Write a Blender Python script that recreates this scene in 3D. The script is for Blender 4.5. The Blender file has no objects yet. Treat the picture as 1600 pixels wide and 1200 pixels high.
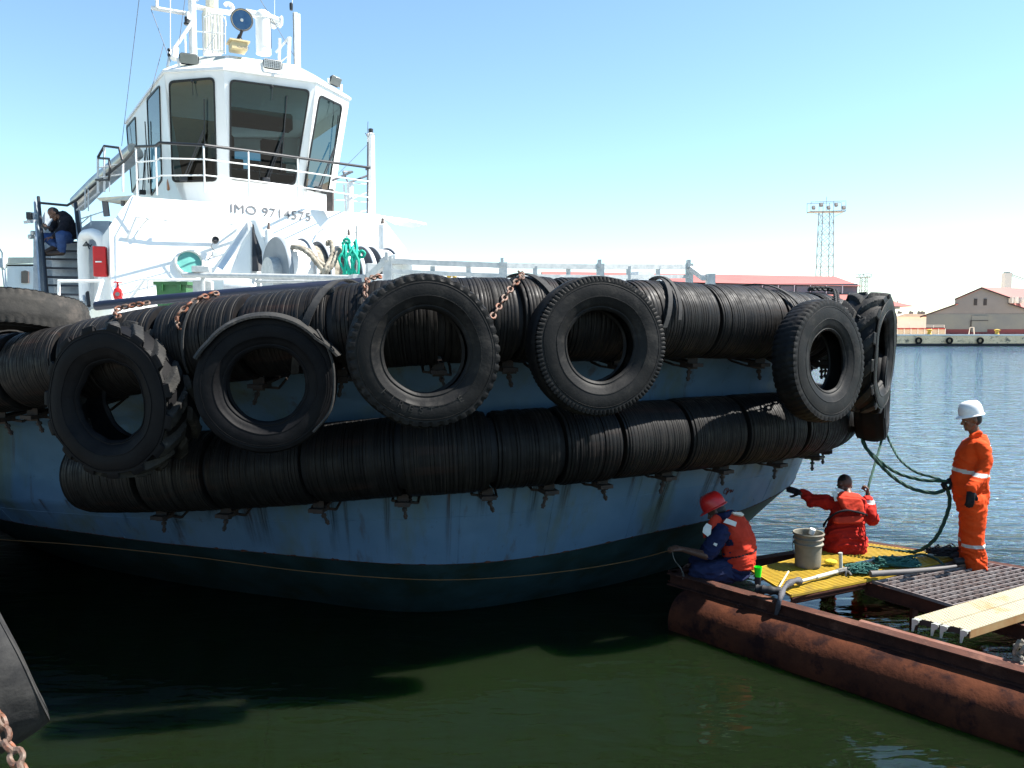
import bpy, bmesh, math, random
from mathutils import Vector, Matrix, noise
R = math.radians
S = bpy.context.scene
# ---------------------------------------------------------------- camera
CAMZ, PITCH, FPX = 3.1, R(4.02), 1280.0
cd = bpy.data.cameras.new('camera'); cam = bpy.data.objects.new('camera', cd)
S.collection.objects.link(cam); S.camera = cam
cam.location = (0, 0, CAMZ); cam.rotation_euler = (R(90) - PITCH, 0, 0)
cd.sensor_width = 36; cd.lens = 36 * FPX / 1600; cd.clip_start = 0.05; cd.clip_end = 3000
# ---------------------------------------------------------------- sky, sun, exposure
SUN_EL, SUN_AZ = 53.0, 5.0          # azimuth from +X, counter-clockwise
w = bpy.data.worlds.new('World'); S.world = w; w.use_nodes = True
nt = w.node_tree; nt.nodes.clear()
wo = nt.nodes.new('ShaderNodeOutputWorld'); bg = nt.nodes.new('ShaderNodeBackground')
sk = nt.nodes.new('ShaderNodeTexSky'); sk.sky_type = 'NISHITA'; sk.sun_disc = False
sk.sun_elevation = R(SUN_EL); sk.sun_rotation = R(90 - SUN_AZ)
sk.air_density = 1.0; sk.dust_density = 0.0; sk.ozone_density = 2.5; sk.altitude = 0
tint = nt.nodes.new('ShaderNodeMix'); tint.data_type = 'RGBA'; tint.blend_type = 'MULTIPLY'; tint.inputs[0].default_value = 1.0
tint.inputs[7].default_value = (1.03, 1.12, 1.06, 1)
nt.links.new(sk.outputs[0], tint.inputs[6]); nt.links.new(tint.outputs[2], bg.inputs[0]); nt.links.new(bg.outputs[0], wo.inputs[0])
bg.inputs[1].default_value = 0.080
sl = bpy.data.lights.new('sun', 'SUN'); sun = bpy.data.objects.new('sun', sl); S.collection.objects.link(sun)
sl.energy = 5.0; sl.angle = R(0.53); sl.color = (1.0, 0.955, 0.88)
sd = Vector((math.cos(R(SUN_AZ)) * math.cos(R(SUN_EL)), math.sin(R(SUN_AZ)) * math.cos(R(SUN_EL)), math.sin(R(SUN_EL))))
sun.rotation_euler = sd.to_track_quat('Z', 'Y').to_euler(); sun.location = sd * 50
S.view_settings.view_transform = 'Standard'; S.view_settings.look = 'None'
S.view_settings.gamma = 1.0; S.view_settings.exposure = 1.52
S.render.engine = 'CYCLES'
# ---------------------------------------------------------------- helpers: pixels of the 1600x1200 photo -> points at a real distance
CP, SP = math.cos(PITCH), math.sin(PITCH)
def ray(u, v):
    x = (u - 800) / FPX; y = (600 - v) / FPX
    return Vector((x, CP + y * SP, -SP + y * CP))
def at(u, v, Y):
    d = ray(u, v); return Vector((0, 0, CAMZ)) + d * (Y / d.y)
def onz(u, v, z):
    d = ray(u, v); return Vector((0, 0, CAMZ)) + d * ((z - CAMZ) / d.z)
def V(*a): return Vector(a)
rnd = random.Random(7)

# ---------------------------------------------------------------- materials
def new_mat(name):
    m = bpy.data.materials.new(name); m.use_nodes = True
    return m, m.node_tree, m.node_tree.nodes['Principled BSDF']
def mat(name, c1, c2=None, scale=3.0, rough=0.5, metal=0.0, bump=0.0, bscale=30.0, c3=None, s3=1.2, t3=(0.55, 0.75),
        stretch=(1, 1, 1), rough2=None, spec=0.5, detail=6, trans=0.0, ior=1.45, bdist=0.01, lo=0.38, hi=0.62):
    m, t, b = new_mat(name); N = t.nodes; L = t.links
    b.inputs['Roughness'].default_value = rough; b.inputs['Metallic'].default_value = metal
    b.inputs['Specular IOR Level'].default_value = spec; b.inputs['IOR'].default_value = ior
    if trans: b.inputs['Transmission Weight'].default_value = trans
    tc = N.new('ShaderNodeTexCoord'); mp = N.new('ShaderNodeMapping'); mp.inputs['Scale'].default_value = stretch
    L.new(tc.outputs['Object'], mp.inputs[0])
    col = None
    if c2 is None: c2 = tuple(x * 0.82 for x in c1)
    n1 = N.new('ShaderNodeTexNoise'); n1.inputs['Scale'].default_value = scale; n1.inputs['Detail'].default_value = detail
    n1.inputs['Roughness'].default_value = 0.65
    L.new(mp.outputs[0], n1.inputs[0])
    r1 = N.new('ShaderNodeMapRange'); r1.inputs[1].default_value = lo; r1.inputs[2].default_value = hi
    L.new(n1.outputs[0], r1.inputs[0])
    mx = N.new('ShaderNodeMix'); mx.data_type = 'RGBA'
    mx.inputs[6].default_value = (*c1, 1); mx.inputs[7].default_value = (*c2, 1)
    L.new(r1.outputs[0], mx.inputs[0]); col = mx.outputs[2]
    if c3 is not None:
        n3 = N.new('ShaderNodeTexNoise'); n3.inputs['Scale'].default_value = s3; n3.inputs['Detail'].default_value = 8
        n3.inputs['Roughness'].default_value = 0.7
        L.new(mp.outputs[0], n3.inputs[0])
        r3 = N.new('ShaderNodeMapRange'); r3.inputs[1].default_value = t3[0]; r3.inputs[2].default_value = t3[1]
        L.new(n3.outputs[0], r3.inputs[0])
        m3 = N.new('ShaderNodeMix'); m3.data_type = 'RGBA'; m3.inputs[7].default_value = (*c3, 1)
        L.new(r3.outputs[0], m3.inputs[0]); L.new(col, m3.inputs[6]); col = m3.outputs[2]
    L.new(col, b.inputs['Base Color'])
    if rough2 is not None:
        rr = N.new('ShaderNodeMapRange'); rr.inputs[3].default_value = rough; rr.inputs[4].default_value = rough2
        L.new(n1.outputs[0], rr.inputs[0]); L.new(rr.outputs[0], b.inputs['Roughness'])
    if bump:
        nb = N.new('ShaderNodeTexNoise'); nb.inputs['Scale'].default_value = bscale; nb.inputs['Detail'].default_value = 5
        L.new(mp.outputs[0], nb.inputs[0])
        bp = N.new('ShaderNodeBump'); bp.inputs['Strength'].default_value = bump; bp.inputs['Distance'].default_value = bdist
        L.new(nb.outputs[0], bp.inputs['Height']); L.new(bp.outputs[0], b.inputs['Normal'])
    return m
M = {}
M['white'] = mat('white_paint', (.80, .81, .80), (.74, .75, .73), 2.0, .38, bump=.08, bscale=6, bdist=.02, c3=(.62, .55, .42), s3=5, t3=(.68, .8), stretch=(1, 1, .35))
M['white2'] = mat('white_rail_paint', (.78, .79, .78), (.68, .68, .66), 8.0, .4)
M['greywhite'] = mat('light_grey_paint', (.55, .58, .60), (.45, .48, .50), 5.0, .45)
M['cream'] = mat('cream_paint', (.62, .60, .50), (.52, .50, .42), 5.0, .5)
M['black'] = mat('black_paint', (.012, .014, .018), (.02, .02, .022), 9, .45)
M['galv'] = mat('galvanised_steel', (.50, .51, .50), (.38, .40, .40), 14, .45, metal=.1, bump=.1, bscale=40)
M['steel'] = mat('worn_steel', (.22, .22, .21), (.10, .09, .08), 12, .5, metal=.6, bump=.15, bscale=60)
M['rubber'] = mat('weathered_rubber', (.0042, .0042, .0048), (.0085, .0082, .008), 7, .50, rough2=.70, bump=.25, bscale=45, bdist=.006, c3=(.032, .029, .026), s3=5.5, t3=(.52, .76), spec=.2)
M['rubber_dark'] = mat('dark_rubber', (.004, .004, .005), (.007, .007, .008), 7, .55, rough2=.7, bump=.25, bscale=40, bdist=.006, c3=(.018, .016, .015), s3=4, t3=(.6, .85), spec=.12)
M['rubber_tread'] = mat('worn_lug_rubber', (.014, .014, .014), (.028, .027, .025), 6, .7, bump=.5, bscale=40, bdist=.01, c3=(.085, .078, .07), s3=5, t3=(.56, .70), spec=.25)
M['rubber_top'] = mat('dusty_rubber', (.022, .021, .020), (.035, .033, .03), 5, .8, bump=.4, bscale=30, c3=(.07, .06, .052), s3=4, t3=(.52, .7), spec=.2)
M['rubber_grey'] = mat('grey_dusty_rubber', (.022, .022, .023), (.042, .041, .040), 6, .75, bump=.4, bscale=30, bdist=.008, c3=(.10, .095, .085), s3=5, t3=(.60, .78), spec=.25)
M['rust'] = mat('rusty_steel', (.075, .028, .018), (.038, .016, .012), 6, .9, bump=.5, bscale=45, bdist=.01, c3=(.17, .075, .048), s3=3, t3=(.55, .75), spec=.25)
M['rust_chain'] = mat('rusty_chain_metal', (.085, .036, .022), (.15, .11, .085), 25, .6, metal=.2, bump=.4, bscale=90, c3=(.22, .07, .03), s3=14, t3=(.5, .6))
M['red'] = mat('red_enamel', (.55, .012, .014), (.45, .01, .012), 5, .35)
M['greenbin'] = mat('green_plastic', (.035, .14, .045), (.03, .11, .04), 5, .45)
M['rope'] = mat('dark_green_rope', (.012, .05, .035), (.02, .07, .05), 40, .8, bump=.6, bscale=160)
M['rope_g'] = mat('bright_green_rope', (.0, .30, .20), (.0, .38, .26), 30, .7, bump=.4, bscale=160)
M['rope_w'] = mat('dirty_mooring_rope', (.34, .31, .25), (.16, .14, .11), 14, .9, bump=.6, bscale=70)

# ---------------------------------------------------------------- mesh collector
class MB:
    def __init__(s): s.v = []; s.f = []; s.mi = []; s.uv = None
    def add(s, vs, fs, mi=0):
        o = len(s.v); s.v += [Vector(p) for p in vs]; s.f += [[i + o for i in f] for f in fs]; s.mi += [mi] * len(fs); return s
    def box(s, c, size, rot=None, mi=0, bev=0):
        h = Vector(size) / 2
        if bev and min(h) > bev * 1.05:
            vs = []; b = bev
            for ax in range(3):
                for sx in (-1, 1):
                    for sy in (-1, 1):
                        for sz in (-1, 1):
                            k = [sx * (h.x - b), sy * (h.y - b), sz * (h.z - b)]
                            k[ax] = (sx, sy, sz)[ax] * h[ax]; vs.append(Vector(k))
            m = bmesh.new()
            for p in vs: m.verts.new(p)
            bmesh.ops.convex_hull(m, input=m.verts); m.verts.index_update()
            vs = [v.co.copy() for v in m.verts]; fs = [[v.index for v in f.verts] for f in m.faces]; m.free()
        else:
            vs = [Vector((x * h.x, y * h.y, z * h.z)) for x in (-1, 1) for y in (-1, 1) for z in (-1, 1)]
            fs = [(0, 1, 3, 2), (4, 6, 7, 5), (0, 4, 5, 1), (2, 3, 7, 6), (0, 2, 6, 4), (1, 5, 7, 3)]
        c = Vector(c)
        if rot is not None: vs = [rot @ p for p in vs]
        return s.add([p + c for p in vs], fs, mi)
    def bar(s, a, b, w_, h_, up=(0, 0, 1), mi=0, bev=0):
        a = Vector(a); b = Vector(b); d = b - a; L = d.length
        if L < 1e-6: return s
        return s.box((a + b) / 2, (L, w_, h_), frame(d, up), mi, bev)
    def ring_loft(s, rings, closed=False, cap=True, mi=0):
        n = len(rings[0]); vs = [p for r in rings for p in r]; fs = []
        m = len(rings); k = m if closed else m - 1
        for i in range(k):
            a = i * n; b = ((i + 1) % m) * n
            for j in range(n):
                j2 = (j + 1) % n; fs.append((a + j, a + j2, b + j2, b + j))
        if cap and not closed:
            fs.append(tuple(range(n - 1, -1, -1))); fs.append(tuple(range((m - 1) * n, m * n)))
        return s.add(vs, fs, mi)
    def tube(s, pts, r, seg=10, closed=False, mi=0, cap=True):
        pts = [Vector(p) for p in pts]; fr = frames(pts, closed)
        rr = r if isinstance(r, (list, tuple)) else [r] * len(pts)
        rings = [[p + (x * math.cos(2 * math.pi * j / seg) + y * math.sin(2 * math.pi * j / seg)) * q for j in range(seg)] for p, (x, y), q in zip(pts, fr, rr)]
        return s.ring_loft(rings, closed, cap, mi)
    def lathe(s, prof, o=(0, 0, 0), axis=(0, 0, 1), seg=24, mi=0, cap=True, closed=False):
        o = Vector(o); z = Vector(axis).normalized(); x = z.orthogonal().normalized(); y = z.cross(x)
        rings = [[o + z * h + (x * math.cos(2 * math.pi * j / seg) + y * math.sin(2 * math.pi * j / seg)) * r for j in range(seg)] for r, h in prof]
        return s.ring_loft(rings, closed, cap, mi)
    def prism(s, poly, d, mi=0):
        poly = [Vector(p) for p in poly]; d = Vector(d); n = len(poly)
        vs = poly + [p + d for p in poly]
        fs = [tuple(range(n - 1, -1, -1)), tuple(range(n, 2 * n))] + [(i, (i + 1) % n, (i + 1) % n + n, i + n) for i in range(n)]
        return s.add(vs, fs, mi)
    def ball(s, c, r, seg=16, rings=10, mi=0, rot=None):
        r = Vector(r) if hasattr(r, '__len__') else Vector((r, r, r)); c = Vector(c)
        vs = []; fs = []
        for i in range(rings + 1):
            t = math.pi * i / rings
            if i in (0, rings): vs.append(Vector((0, 0, math.cos(t)))); continue
            for j in range(seg):
                a = 2 * math.pi * j / seg; vs.append(Vector((math.sin(t) * math.cos(a), math.sin(t) * math.sin(a), math.cos(t))))
        last = len(vs) - 1
        for j in range(seg):
            j2 = (j + 1) % seg
            fs.append((0, 1 + j, 1 + j2)); b = 1 + (rings - 2) * seg; fs.append((last, b + j2, b + j))
        for i in range(rings - 2):
            for j in range(seg):
                j2 = (j + 1) % seg; a = 1 + i * seg; fs.append((a + j, a + seg + j, a + seg + j2, a + j2))
        vs = [Vector((p.x * r.x, p.y * r.y, p.z * r.z)) for p in vs]
        if rot is not None: vs = [rot @ p for p in vs]
        return s.add([p + c for p in vs], fs, mi)
    def capsule(s, a, b, ra, rb, seg=16):
        a = Vector(a); b = Vector(b); d = (b - a); L = d.length
        if L < 1e-5: return s.ball(a, ra, seg, 8)
        prof = []
        for i in range(0, 5):
            t = math.pi / 2 * (1 - i / 4); prof.append((max(ra * math.cos(t), 1e-4), -ra * math.sin(t)))
        for i in range(0, 5):
            t = math.pi / 2 * (i / 4); prof.append((max(rb * math.cos(t), 1e-4), L + rb * math.sin(t)))
        return s.lathe(prof, a, d, seg)
    def mesh(s, name, mats, smooth=40, fix=True):
        me = bpy.data.meshes.new(name); me.from_pydata([tuple(p) for p in s.v], [], s.f)
        if not isinstance(mats, (list, tuple)): mats = [mats]
        for m_ in mats: me.materials.append(m_)
        if len(mats) > 1: me.polygons.foreach_set('material_index', s.mi)
        if s.uv is not None:
            l = me.uv_layers.new(name='UVMap')
            for lp in me.loops: l.data[lp.index].uv = s.uv[lp.vertex_index]
        if fix:
            b = bmesh.new(); b.from_mesh(me); bmesh.ops.recalc_face_normals(b, faces=b.faces); b.to_mesh(me); b.free()
        if smooth:
            me.polygons.foreach_set('use_smooth', [True] * len(me.polygons)); me.set_sharp_from_angle(angle=R(smooth))
        return me
    def obj(s, name, mats, parent=None, smooth=40, fix=True):
        return link(bpy.data.objects.new(name, s.mesh(name, mats, smooth, fix)), parent)
def link(o, parent=None):
    S.collection.objects.link(o)
    if parent is not None:
        o.parent = parent
        o.matrix_parent_inverse = world_of(parent).inverted()
    return o
def world_of(o):
    m = o.matrix_basis.copy()
    if o.parent: m = world_of(o.parent) @ o.matrix_parent_inverse @ m
    return m
def frame(d, up=(0, 0, 1)):
    x = Vector(d).normalized(); u = Vector(up)
    if abs(x.dot(u.normalized())) > .999: u = Vector((0, 1, 0))
    y = u.cross(x).normalized(); z = x.cross(y)
    return Matrix((x, y, z)).transposed()
def frames(pts, closed=False):
    n = len(pts); out = []; x = None
    for i in range(n):
        if closed: t = pts[(i + 1) % n] - pts[i - 1]
        else: t = pts[min(i + 1, n - 1)] - pts[max(i - 1, 0)]
        t.normalize()
        if x is None: x = t.orthogonal().normalized()
        x = (x - t * x.dot(t))
        if x.length < 1e-6: x = t.orthogonal()
        x = x.normalized(); out.append((x, t.cross(x)))
    return out
def cr(pts, n=8, closed=False):
    """Catmull-Rom through points."""
    pts = [Vector(p) for p in pts]; m = len(pts); out = []
    for i in range(m if closed else m - 1):
        g = lambda k: pts[k % m] if closed else pts[max(0, min(m - 1, k))]
        p0, p1, p2, p3 = g(i - 1), g(i), g(i + 1), g(i + 2)
        for j in range(n):
            t = j / n
            out.append(.5 * ((2 * p1) + (p2 - p0) * t + (2 * p0 - 5 * p1 + 4 * p2 - p3) * t * t + (3 * p1 - p0 - 3 * p2 + p3) * t ** 3))
    if not closed: out.append(pts[-1])
    return out
class Curve:
    def __init__(s, pts, n=24):
        s.p = cr(pts, n); s.s = [0]
        for a, b in zip(s.p, s.p[1:]): s.s.append(s.s[-1] + (b - a).length)
        s.L = s.s[-1]
    def __call__(s, d):
        import bisect
        i = max(0, min(len(s.p) - 2, bisect.bisect_right(s.s, d) - 1)); t = (d - s.s[i]) / max(1e-9, s.s[i + 1] - s.s[i])
        return s.p[i].lerp(s.p[i + 1], t)
    def tan(s, d): return (s(d + .03) - s(d - .03)).normalized()
    def near(s, q):
        q = Vector(q); b = min(range(len(s.p)), key=lambda i: (s.p[i] - q).length_squared); return s.s[b]
def tag(o, label, cat, group=None, kind=None):
    if label: o['label'] = label
    if cat: o['category'] = cat
    if group: o['group'] = group
    if kind: o['kind'] = kind
    return o
def thing(name, loc, label, cat, group=None, rz=0):
    o = bpy.data.objects.new(name, None); S.collection.objects.link(o); o.empty_display_size = .2
    o.location = loc; o.rotation_euler = (0, 0, rz)
    return tag(o, label, cat, group)
def struct(o): o['kind'] = 'structure'; return o
def copy_tree(o, parent=None):
    c = o.copy(); S.collection.objects.link(c)
    if parent is not None: c.parent = parent
    for ch in list(o.children): copy_tree(ch, c)
    return c
# ================================================================ water, quay under the camera
def make_water():
    m, t, b = new_mat('harbour_water'); N = t.nodes; L = t.links
    pass
    b.inputs['Roughness'].default_value = .04; b.inputs['IOR'].default_value = 1.333
    geo = N.new('ShaderNodeNewGeometry')
    def tex(scale, sx=1, sy=1, rot=0, detail=3, dist=0.0):
        mp = N.new('ShaderNodeMapping'); mp.inputs['Scale'].default_value = (sx, sy, 1); mp.inputs['Rotation'].default_value = (0, 0, R(rot))
        L.new(geo.outputs['Position'], mp.inputs[0])
        n = N.new('ShaderNodeTexNoise'); n.inputs['Scale'].default_value = scale; n.inputs['Detail'].default_value = detail
        n.inputs['Distortion'].default_value = dist
        L.new(mp.outputs[0], n.inputs[0]); return n.outputs[0]
    # calm pocket between hull, raft and quay: the wave height grows with distance from it
    sep = N.new('ShaderNodeSeparateXYZ'); L.new(geo.outputs['Position'], sep.inputs[0])
    def mul(a, k):
        q = N.new('ShaderNodeMath'); q.operation = 'MULTIPLY'
        if hasattr(a, 'links'): L.new(a, q.inputs[0])
        if hasattr(k, 'links'): L.new(k, q.inputs[1])
        else: q.inputs[1].default_value = k
        return q.outputs[0]
    def add(a, b2):
        q = N.new('ShaderNodeMath'); q.operation = 'ADD'; L.new(a, q.inputs[0]); L.new(b2, q.inputs[1]); return q.outputs[0]
    far = N.new('ShaderNodeMapRange'); far.interpolation_type = 'SMOOTHSTEP'
    far.inputs[1].default_value = 10.3; far.inputs[2].default_value = 13.5; far.inputs[3].default_value = 0.13; far.inputs[4].default_value = 1.0
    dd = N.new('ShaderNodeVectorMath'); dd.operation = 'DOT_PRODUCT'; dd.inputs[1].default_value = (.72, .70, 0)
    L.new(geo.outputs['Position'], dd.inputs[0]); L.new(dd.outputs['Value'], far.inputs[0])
    cm = N.new('ShaderNodeMix'); cm.data_type = 'RGBA'; cm.inputs[6].default_value = (.0052, .0094, .0036, 1); cm.inputs[7].default_value = (.058, .097, .128, 1)  # open water's paler blue base puts sky reflection into the colour
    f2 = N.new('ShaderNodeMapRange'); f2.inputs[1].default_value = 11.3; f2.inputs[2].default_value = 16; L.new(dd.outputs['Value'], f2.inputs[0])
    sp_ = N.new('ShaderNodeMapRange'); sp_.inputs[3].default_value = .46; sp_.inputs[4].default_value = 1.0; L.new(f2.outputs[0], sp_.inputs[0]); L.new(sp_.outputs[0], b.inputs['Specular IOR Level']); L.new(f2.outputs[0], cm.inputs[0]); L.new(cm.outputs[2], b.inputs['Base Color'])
    w1 = tex(1.15, .75, 2.0, 10, 2, .9); w2 = tex(3.2, .8, 2.0, -12, 2, .6); w3 = tex(.30, 1, 1.8, 5, 2, .3); w4 = tex(9, 1, 1.6, 20, 2)
    h = add(add(mul(w1, .15), mul(w2, .046)), add(mul(w3, .12), mul(w4, .007)))
    h = mul(h, far.outputs[0])
    bp = N.new('ShaderNodeBump'); bp.inputs['Strength'].default_value = 1.0; bp.inputs['Distance'].default_value = 1.0
    L.new(h, bp.inputs['Height']); L.new(bp.outputs[0], b.inputs['Normal'])
    # turbid water: light scatters under the surface, so shadow edges on it are soft
    b.subsurface_method = 'BURLEY'; b.inputs['Subsurface Weight'].default_value = 1.0
    b.inputs['Subsurface Radius'].default_value = (.5, 1.0, .4); b.inputs['Subsurface Scale'].default_value = .45
    return m
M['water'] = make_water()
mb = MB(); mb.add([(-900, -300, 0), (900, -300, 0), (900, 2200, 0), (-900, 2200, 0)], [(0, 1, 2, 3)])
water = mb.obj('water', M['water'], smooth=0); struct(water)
mb = MB(); mb.add([(-900, -300, -9), (900, -300, -9), (900, 2200, -9), (-900, 2200, -9)], [(0, 1, 2, 3)])
M['concrete'] = mat('old_concrete', (.20, .185, .16), (.15, .14, .12), 3, .85, bump=.4, bscale=20, c3=(.14, .12, .10), s3=1.6, t3=(.55, .72))
q0 = V(-1.95, 2.75, 0); qd = V(-.66, .75, 0).normalized(); qn = V(qd.y, -qd.x, 0)
if qn.y < 0: qn = -qn
mb = MB()
a, b_ = q0 - qd * 3.4, q0 + qd * 30
a2 = a - V(-1, .12, 0) * 60
mb.prism([tuple(V(p.x, p.y, -2)) for p in (a, b_, b_ - qn * 60, a2 - qn * 60 + V(20, 0, 0), a2 - V(0, 7, 0))], (0, 0, 3.5))
qy = mb.obj('quay', M['concrete'], smooth=0); struct(qy)

# ================================================================ tug: plan curves
UP = [(-17, 24, 2.3), (-13, 16.8, 2.35), (-9.8, 11.6, 2.4), (-7.2, 8.95, 2.48), (-4.75, 7.75, 2.66), (-2.8, 7.2, 2.95),
      (-.9, 7.0, 3.13), (.62, 7.45, 3.16), (1.95, 8.2, 3.15), (3.15, 9.0, 3.11), (3.98, 10.2, 3.05), (4.1, 11.8, 3.0),
      (3.0, 14.4, 2.9), (-1, 21.5, 2.5), (-5, 28, 2.4)]
UP = [Vector(p) for p in UP]
def inward(i, pts):
    t = pts[min(i + 1, len(pts) - 1)] - pts[max(i - 1, 0)]; t.z = 0; t.normalize(); return V(-t.y, t.x, 0)
INW = [inward(i, UP) for i in range(len(UP))]
dLow = [.45, .45, .45, .45, .45, .42, .38, .28, .22, .12, .02, 0, .1, .3, .4]
zLow = [1.3, 1.35, 1.45, 1.5, 1.62, 1.76, 1.93, 1.98, 2.0, 2.0, 1.97, 1.95, 1.9, 1.6, 1.5]
LOW = [p + n * d for p, n, d in zip(UP, INW, dLow)]
for p, z in zip(LOW, zLow): p.z = z
dPaint = [1.1, 1.1, 1.1, 1.1, 1.1, 1.08, 1.0, 1.0, .95, .72, .42, .36, .6, 1.0, 1.0]
zPaint = [.9, .88, .86, .85, .82, .79, .74, .71, .78, .92, 1.12, 1.1, .95, .9, .9]
WL = [(-15.5, 24), (-11.4, 17.4), (-8.2, 12.9), (-6.3, 11.0), (-4.4, 9.9), (-2.5, 9.15), (-.9, 8.72), (.75, 9.4), (1.9, 10.2), (2.75, 11.0),
      (3.15, 12.0), (3.1, 13.2), (2.0, 15.2), (-2, 21), (-5.5, 27)]
def row_off(ds, zs):
    out = []
    for p, n, d, z in zip(UP, INW, ds, zs):
        q = p + n * d; q.z = z; out.append(q)
    return out
nS = len(UP)
dU = [.40] * 8 + [.38, .30, .22, .22, .3, .4, .4]
rows = [row_off([.40] * nS, [p.z + .17 for p in UP]), row_off([.42] * nS, [p.z - .35 for p in UP]),
        [p + n * .42 + V(0, 0, .42) for p, n in zip(LOW, INW)], [p + n * d + V(0, 0, -.35) for p, n, d in zip(LOW, INW, dU)]]
paint = row_off(dPaint, zPaint)
rows.append(paint)
wl = [V(x, y, 0) for x, y in WL]
rows.append([a.lerp(b, .5) + V(0, 0, -.02) for a, b in zip(paint, wl)])
rows.append(wl)
rows.append([V(-3.5 + (p.x + 3.5) * .86, 16 + (p.y - 16) * .86, -.8) for p in wl])
NS = 12
dense = [cr(r, NS) for r in rows]
# split long vertical spans so the paint shader and shading stay smooth
def lerp_rows(a, b, k): return [[p.lerp(q, (i + 1) / (k + 1)) for p, q in zip(a, b)] for i in range(k)]
M['hull'] = None
def make_hull_mat():
    m, t, b = new_mat('blue_hull_paint'); N = t.nodes; L = t.links
    b.inputs['Roughness'].default_value = .42; b.inputs['Specular IOR Level'].default_value = .28
    geo = N.new('ShaderNodeTexCoord')
    def nz(scale, st=(1, 1, 1), det=6, rg=.65):
        mp = N.new('ShaderNodeMapping'); mp.inputs['Scale'].default_value = st; L.new(geo.outputs['Object'], mp.inputs[0])
        n = N.new('ShaderNodeTexNoise'); n.inputs['Scale'].default_value = scale; n.inputs['Detail'].default_value = det; n.inputs['Roughness'].default_value = rg
        L.new(mp.outputs[0], n.inputs[0]); return n.outputs[0]
    def rng(x, a, c, lo=0, hi=1):
        r = N.new('ShaderNodeMapRange'); r.inputs[1].default_value = a; r.inputs[2].default_value = c; r.inputs[3].default_value = lo; r.inputs[4].default_value = hi
        L.new(x, r.inputs[0]); return r.outputs[0]
    def mix(f, a, c):
        q = N.new('ShaderNodeMix'); q.data_type = 'RGBA'
        L.new(f, q.inputs[0])
        for i, k in ((6, a), (7, c)):
            if isinstance(k, tuple): q.inputs[i].default_value = (*k, 1)
            else: L.new(k, q.inputs[i])
        return q.outputs[2]
    c = mix(rng(nz(.9), .35, .65), (.082, .152, .235), (.105, .178, .262))
    c = mix(rng(nz(1.6, (1, 1, .12)), .52, .68, 0, .65), c, (.10, .12, .07))      # greenish weeping streaks
    c = mix(rng(nz(5, (1, 1, .10)), .60, .70, 0, .6), c, (.07, .045, .03))      # thin rust runs
    c = mix(rng(nz(7, (1, 1, 1), 8, .75), .63, .70, 0, .75), c, (.03, .03, .035))    # scuffs
    L.new(c, b.inputs['Base Color'])
    bp = N.new('ShaderNodeBump'); bp.inputs['Strength'].default_value = .8; bp.inputs['Distance'].default_value = .07
    L.new(nz(1.6, (1, 1, 1), 2), bp.inputs['Height']); L.new(bp.outputs[0], b.inputs['Normal'])
    return m
M['hull'] = make_hull_mat()
M['hull_low'] = mat('fouled_boot_paint', (.026, .060, .068), (.014, .034, .032), 2.2, .5, c3=(.02, .028, .014), s3=3, t3=(.5, .7), bump=.3, bscale=12, stretch=(1, 1, .6))
tug = thing('tugboat', (-.5, 12, 0), 'white and blue tugboat with black rubber fenders round its bow', 'tugboat')
mb = MB()
allrows = [dense[0], dense[1]] + lerp_rows(dense[1], dense[2], 2) + [dense[2], dense[3]] + lerp_rows(dense[3], dense[4], 4) + [dense[4]]
n = len(dense[0])
for i, (a, b) in enumerate(zip(allrows, allrows[1:])):
    mb.add(a + b, [(j, j + 1, n + j + 1, n + j) for j in range(n - 1)])
def weld(o, d=.0005):
    b = bmesh.new(); b.from_mesh(o.data); bmesh.ops.remove_doubles(b, verts=b.verts, dist=d); bmesh.ops.recalc_face_normals(b, faces=b.faces); b.to_mesh(o.data); b.free()
hull = mb.obj('hull', M['hull'], tug, smooth=35); weld(hull)
mb = MB(); mb.add([p for p in dense[0]] + [dense[0][0] + V(2, 3, 0)], [])
low = [dense[4]] + lerp_rows(dense[4], dense[5], 1) + [dense[5]] + lerp_rows(dense[5], dense[6], 1) + [dense[6], dense[7]]
mb = MB()
low[0] = [p + (q - p).normalized() * .004 for p, q in zip(low[0], dense[5])]
for a, b in zip(low, low[1:]): mb.add(a + b, [(j, j + 1, n + j + 1, n + j) for j in range(n - 1)])
# stern closing plate
o = mb.obj('lower_hull', M['hull_low'], tug, smooth=35); weld(o)
mb = MB()
cols_a = [r[0] for r in allrows + low[1:]]; cols_b = [r[-1] for r in allrows + low[1:]]
for i in range(len(cols_a) - 1): mb.add([cols_a[i], cols_b[i], cols_b[i + 1], cols_a[i + 1]], [(0, 1, 2, 3)])
mb.obj('transom', M['hull'], tug, smooth=0)
# chipped, rusty edge band along the paint knuckle: one continuous ragged ribbon
def ribbon(curve, s0, s1, hf, off, m, name, parent, step=.018):
    mb = MB(); rings = []; s = s0
    while s < s1:
        p = curve(s); t = curve.tan(s); nrm = V(t.y, -t.x, 0).normalized(); a, b = hf(s)
        p = p + nrm * off
        rings.append([p + V(0, 0, a), p - V(0, 0, b), p - V(0, 0, b) - nrm * .02, p + V(0, 0, a) - nrm * .02]); s += step
    mb.ring_loft(rings); return mb.obj(name, m, parent, smooth=0)
pk = Curve(paint, 24)
def ragged(s):
    a = noise.noise(V(s * 9, 0, 0)); b = noise.noise(V(s * 31, 5, 0)); k = max(0, a * .8 + b * .5 - .12)
    return .0015 + .035 * k, .0015 + .028 * max(0, a * .5 + b * .8 - .1)
ribbon(pk, .2, pk.L - .2, ragged, .006, M['rust'], 'rust_edge', hull)
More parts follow.
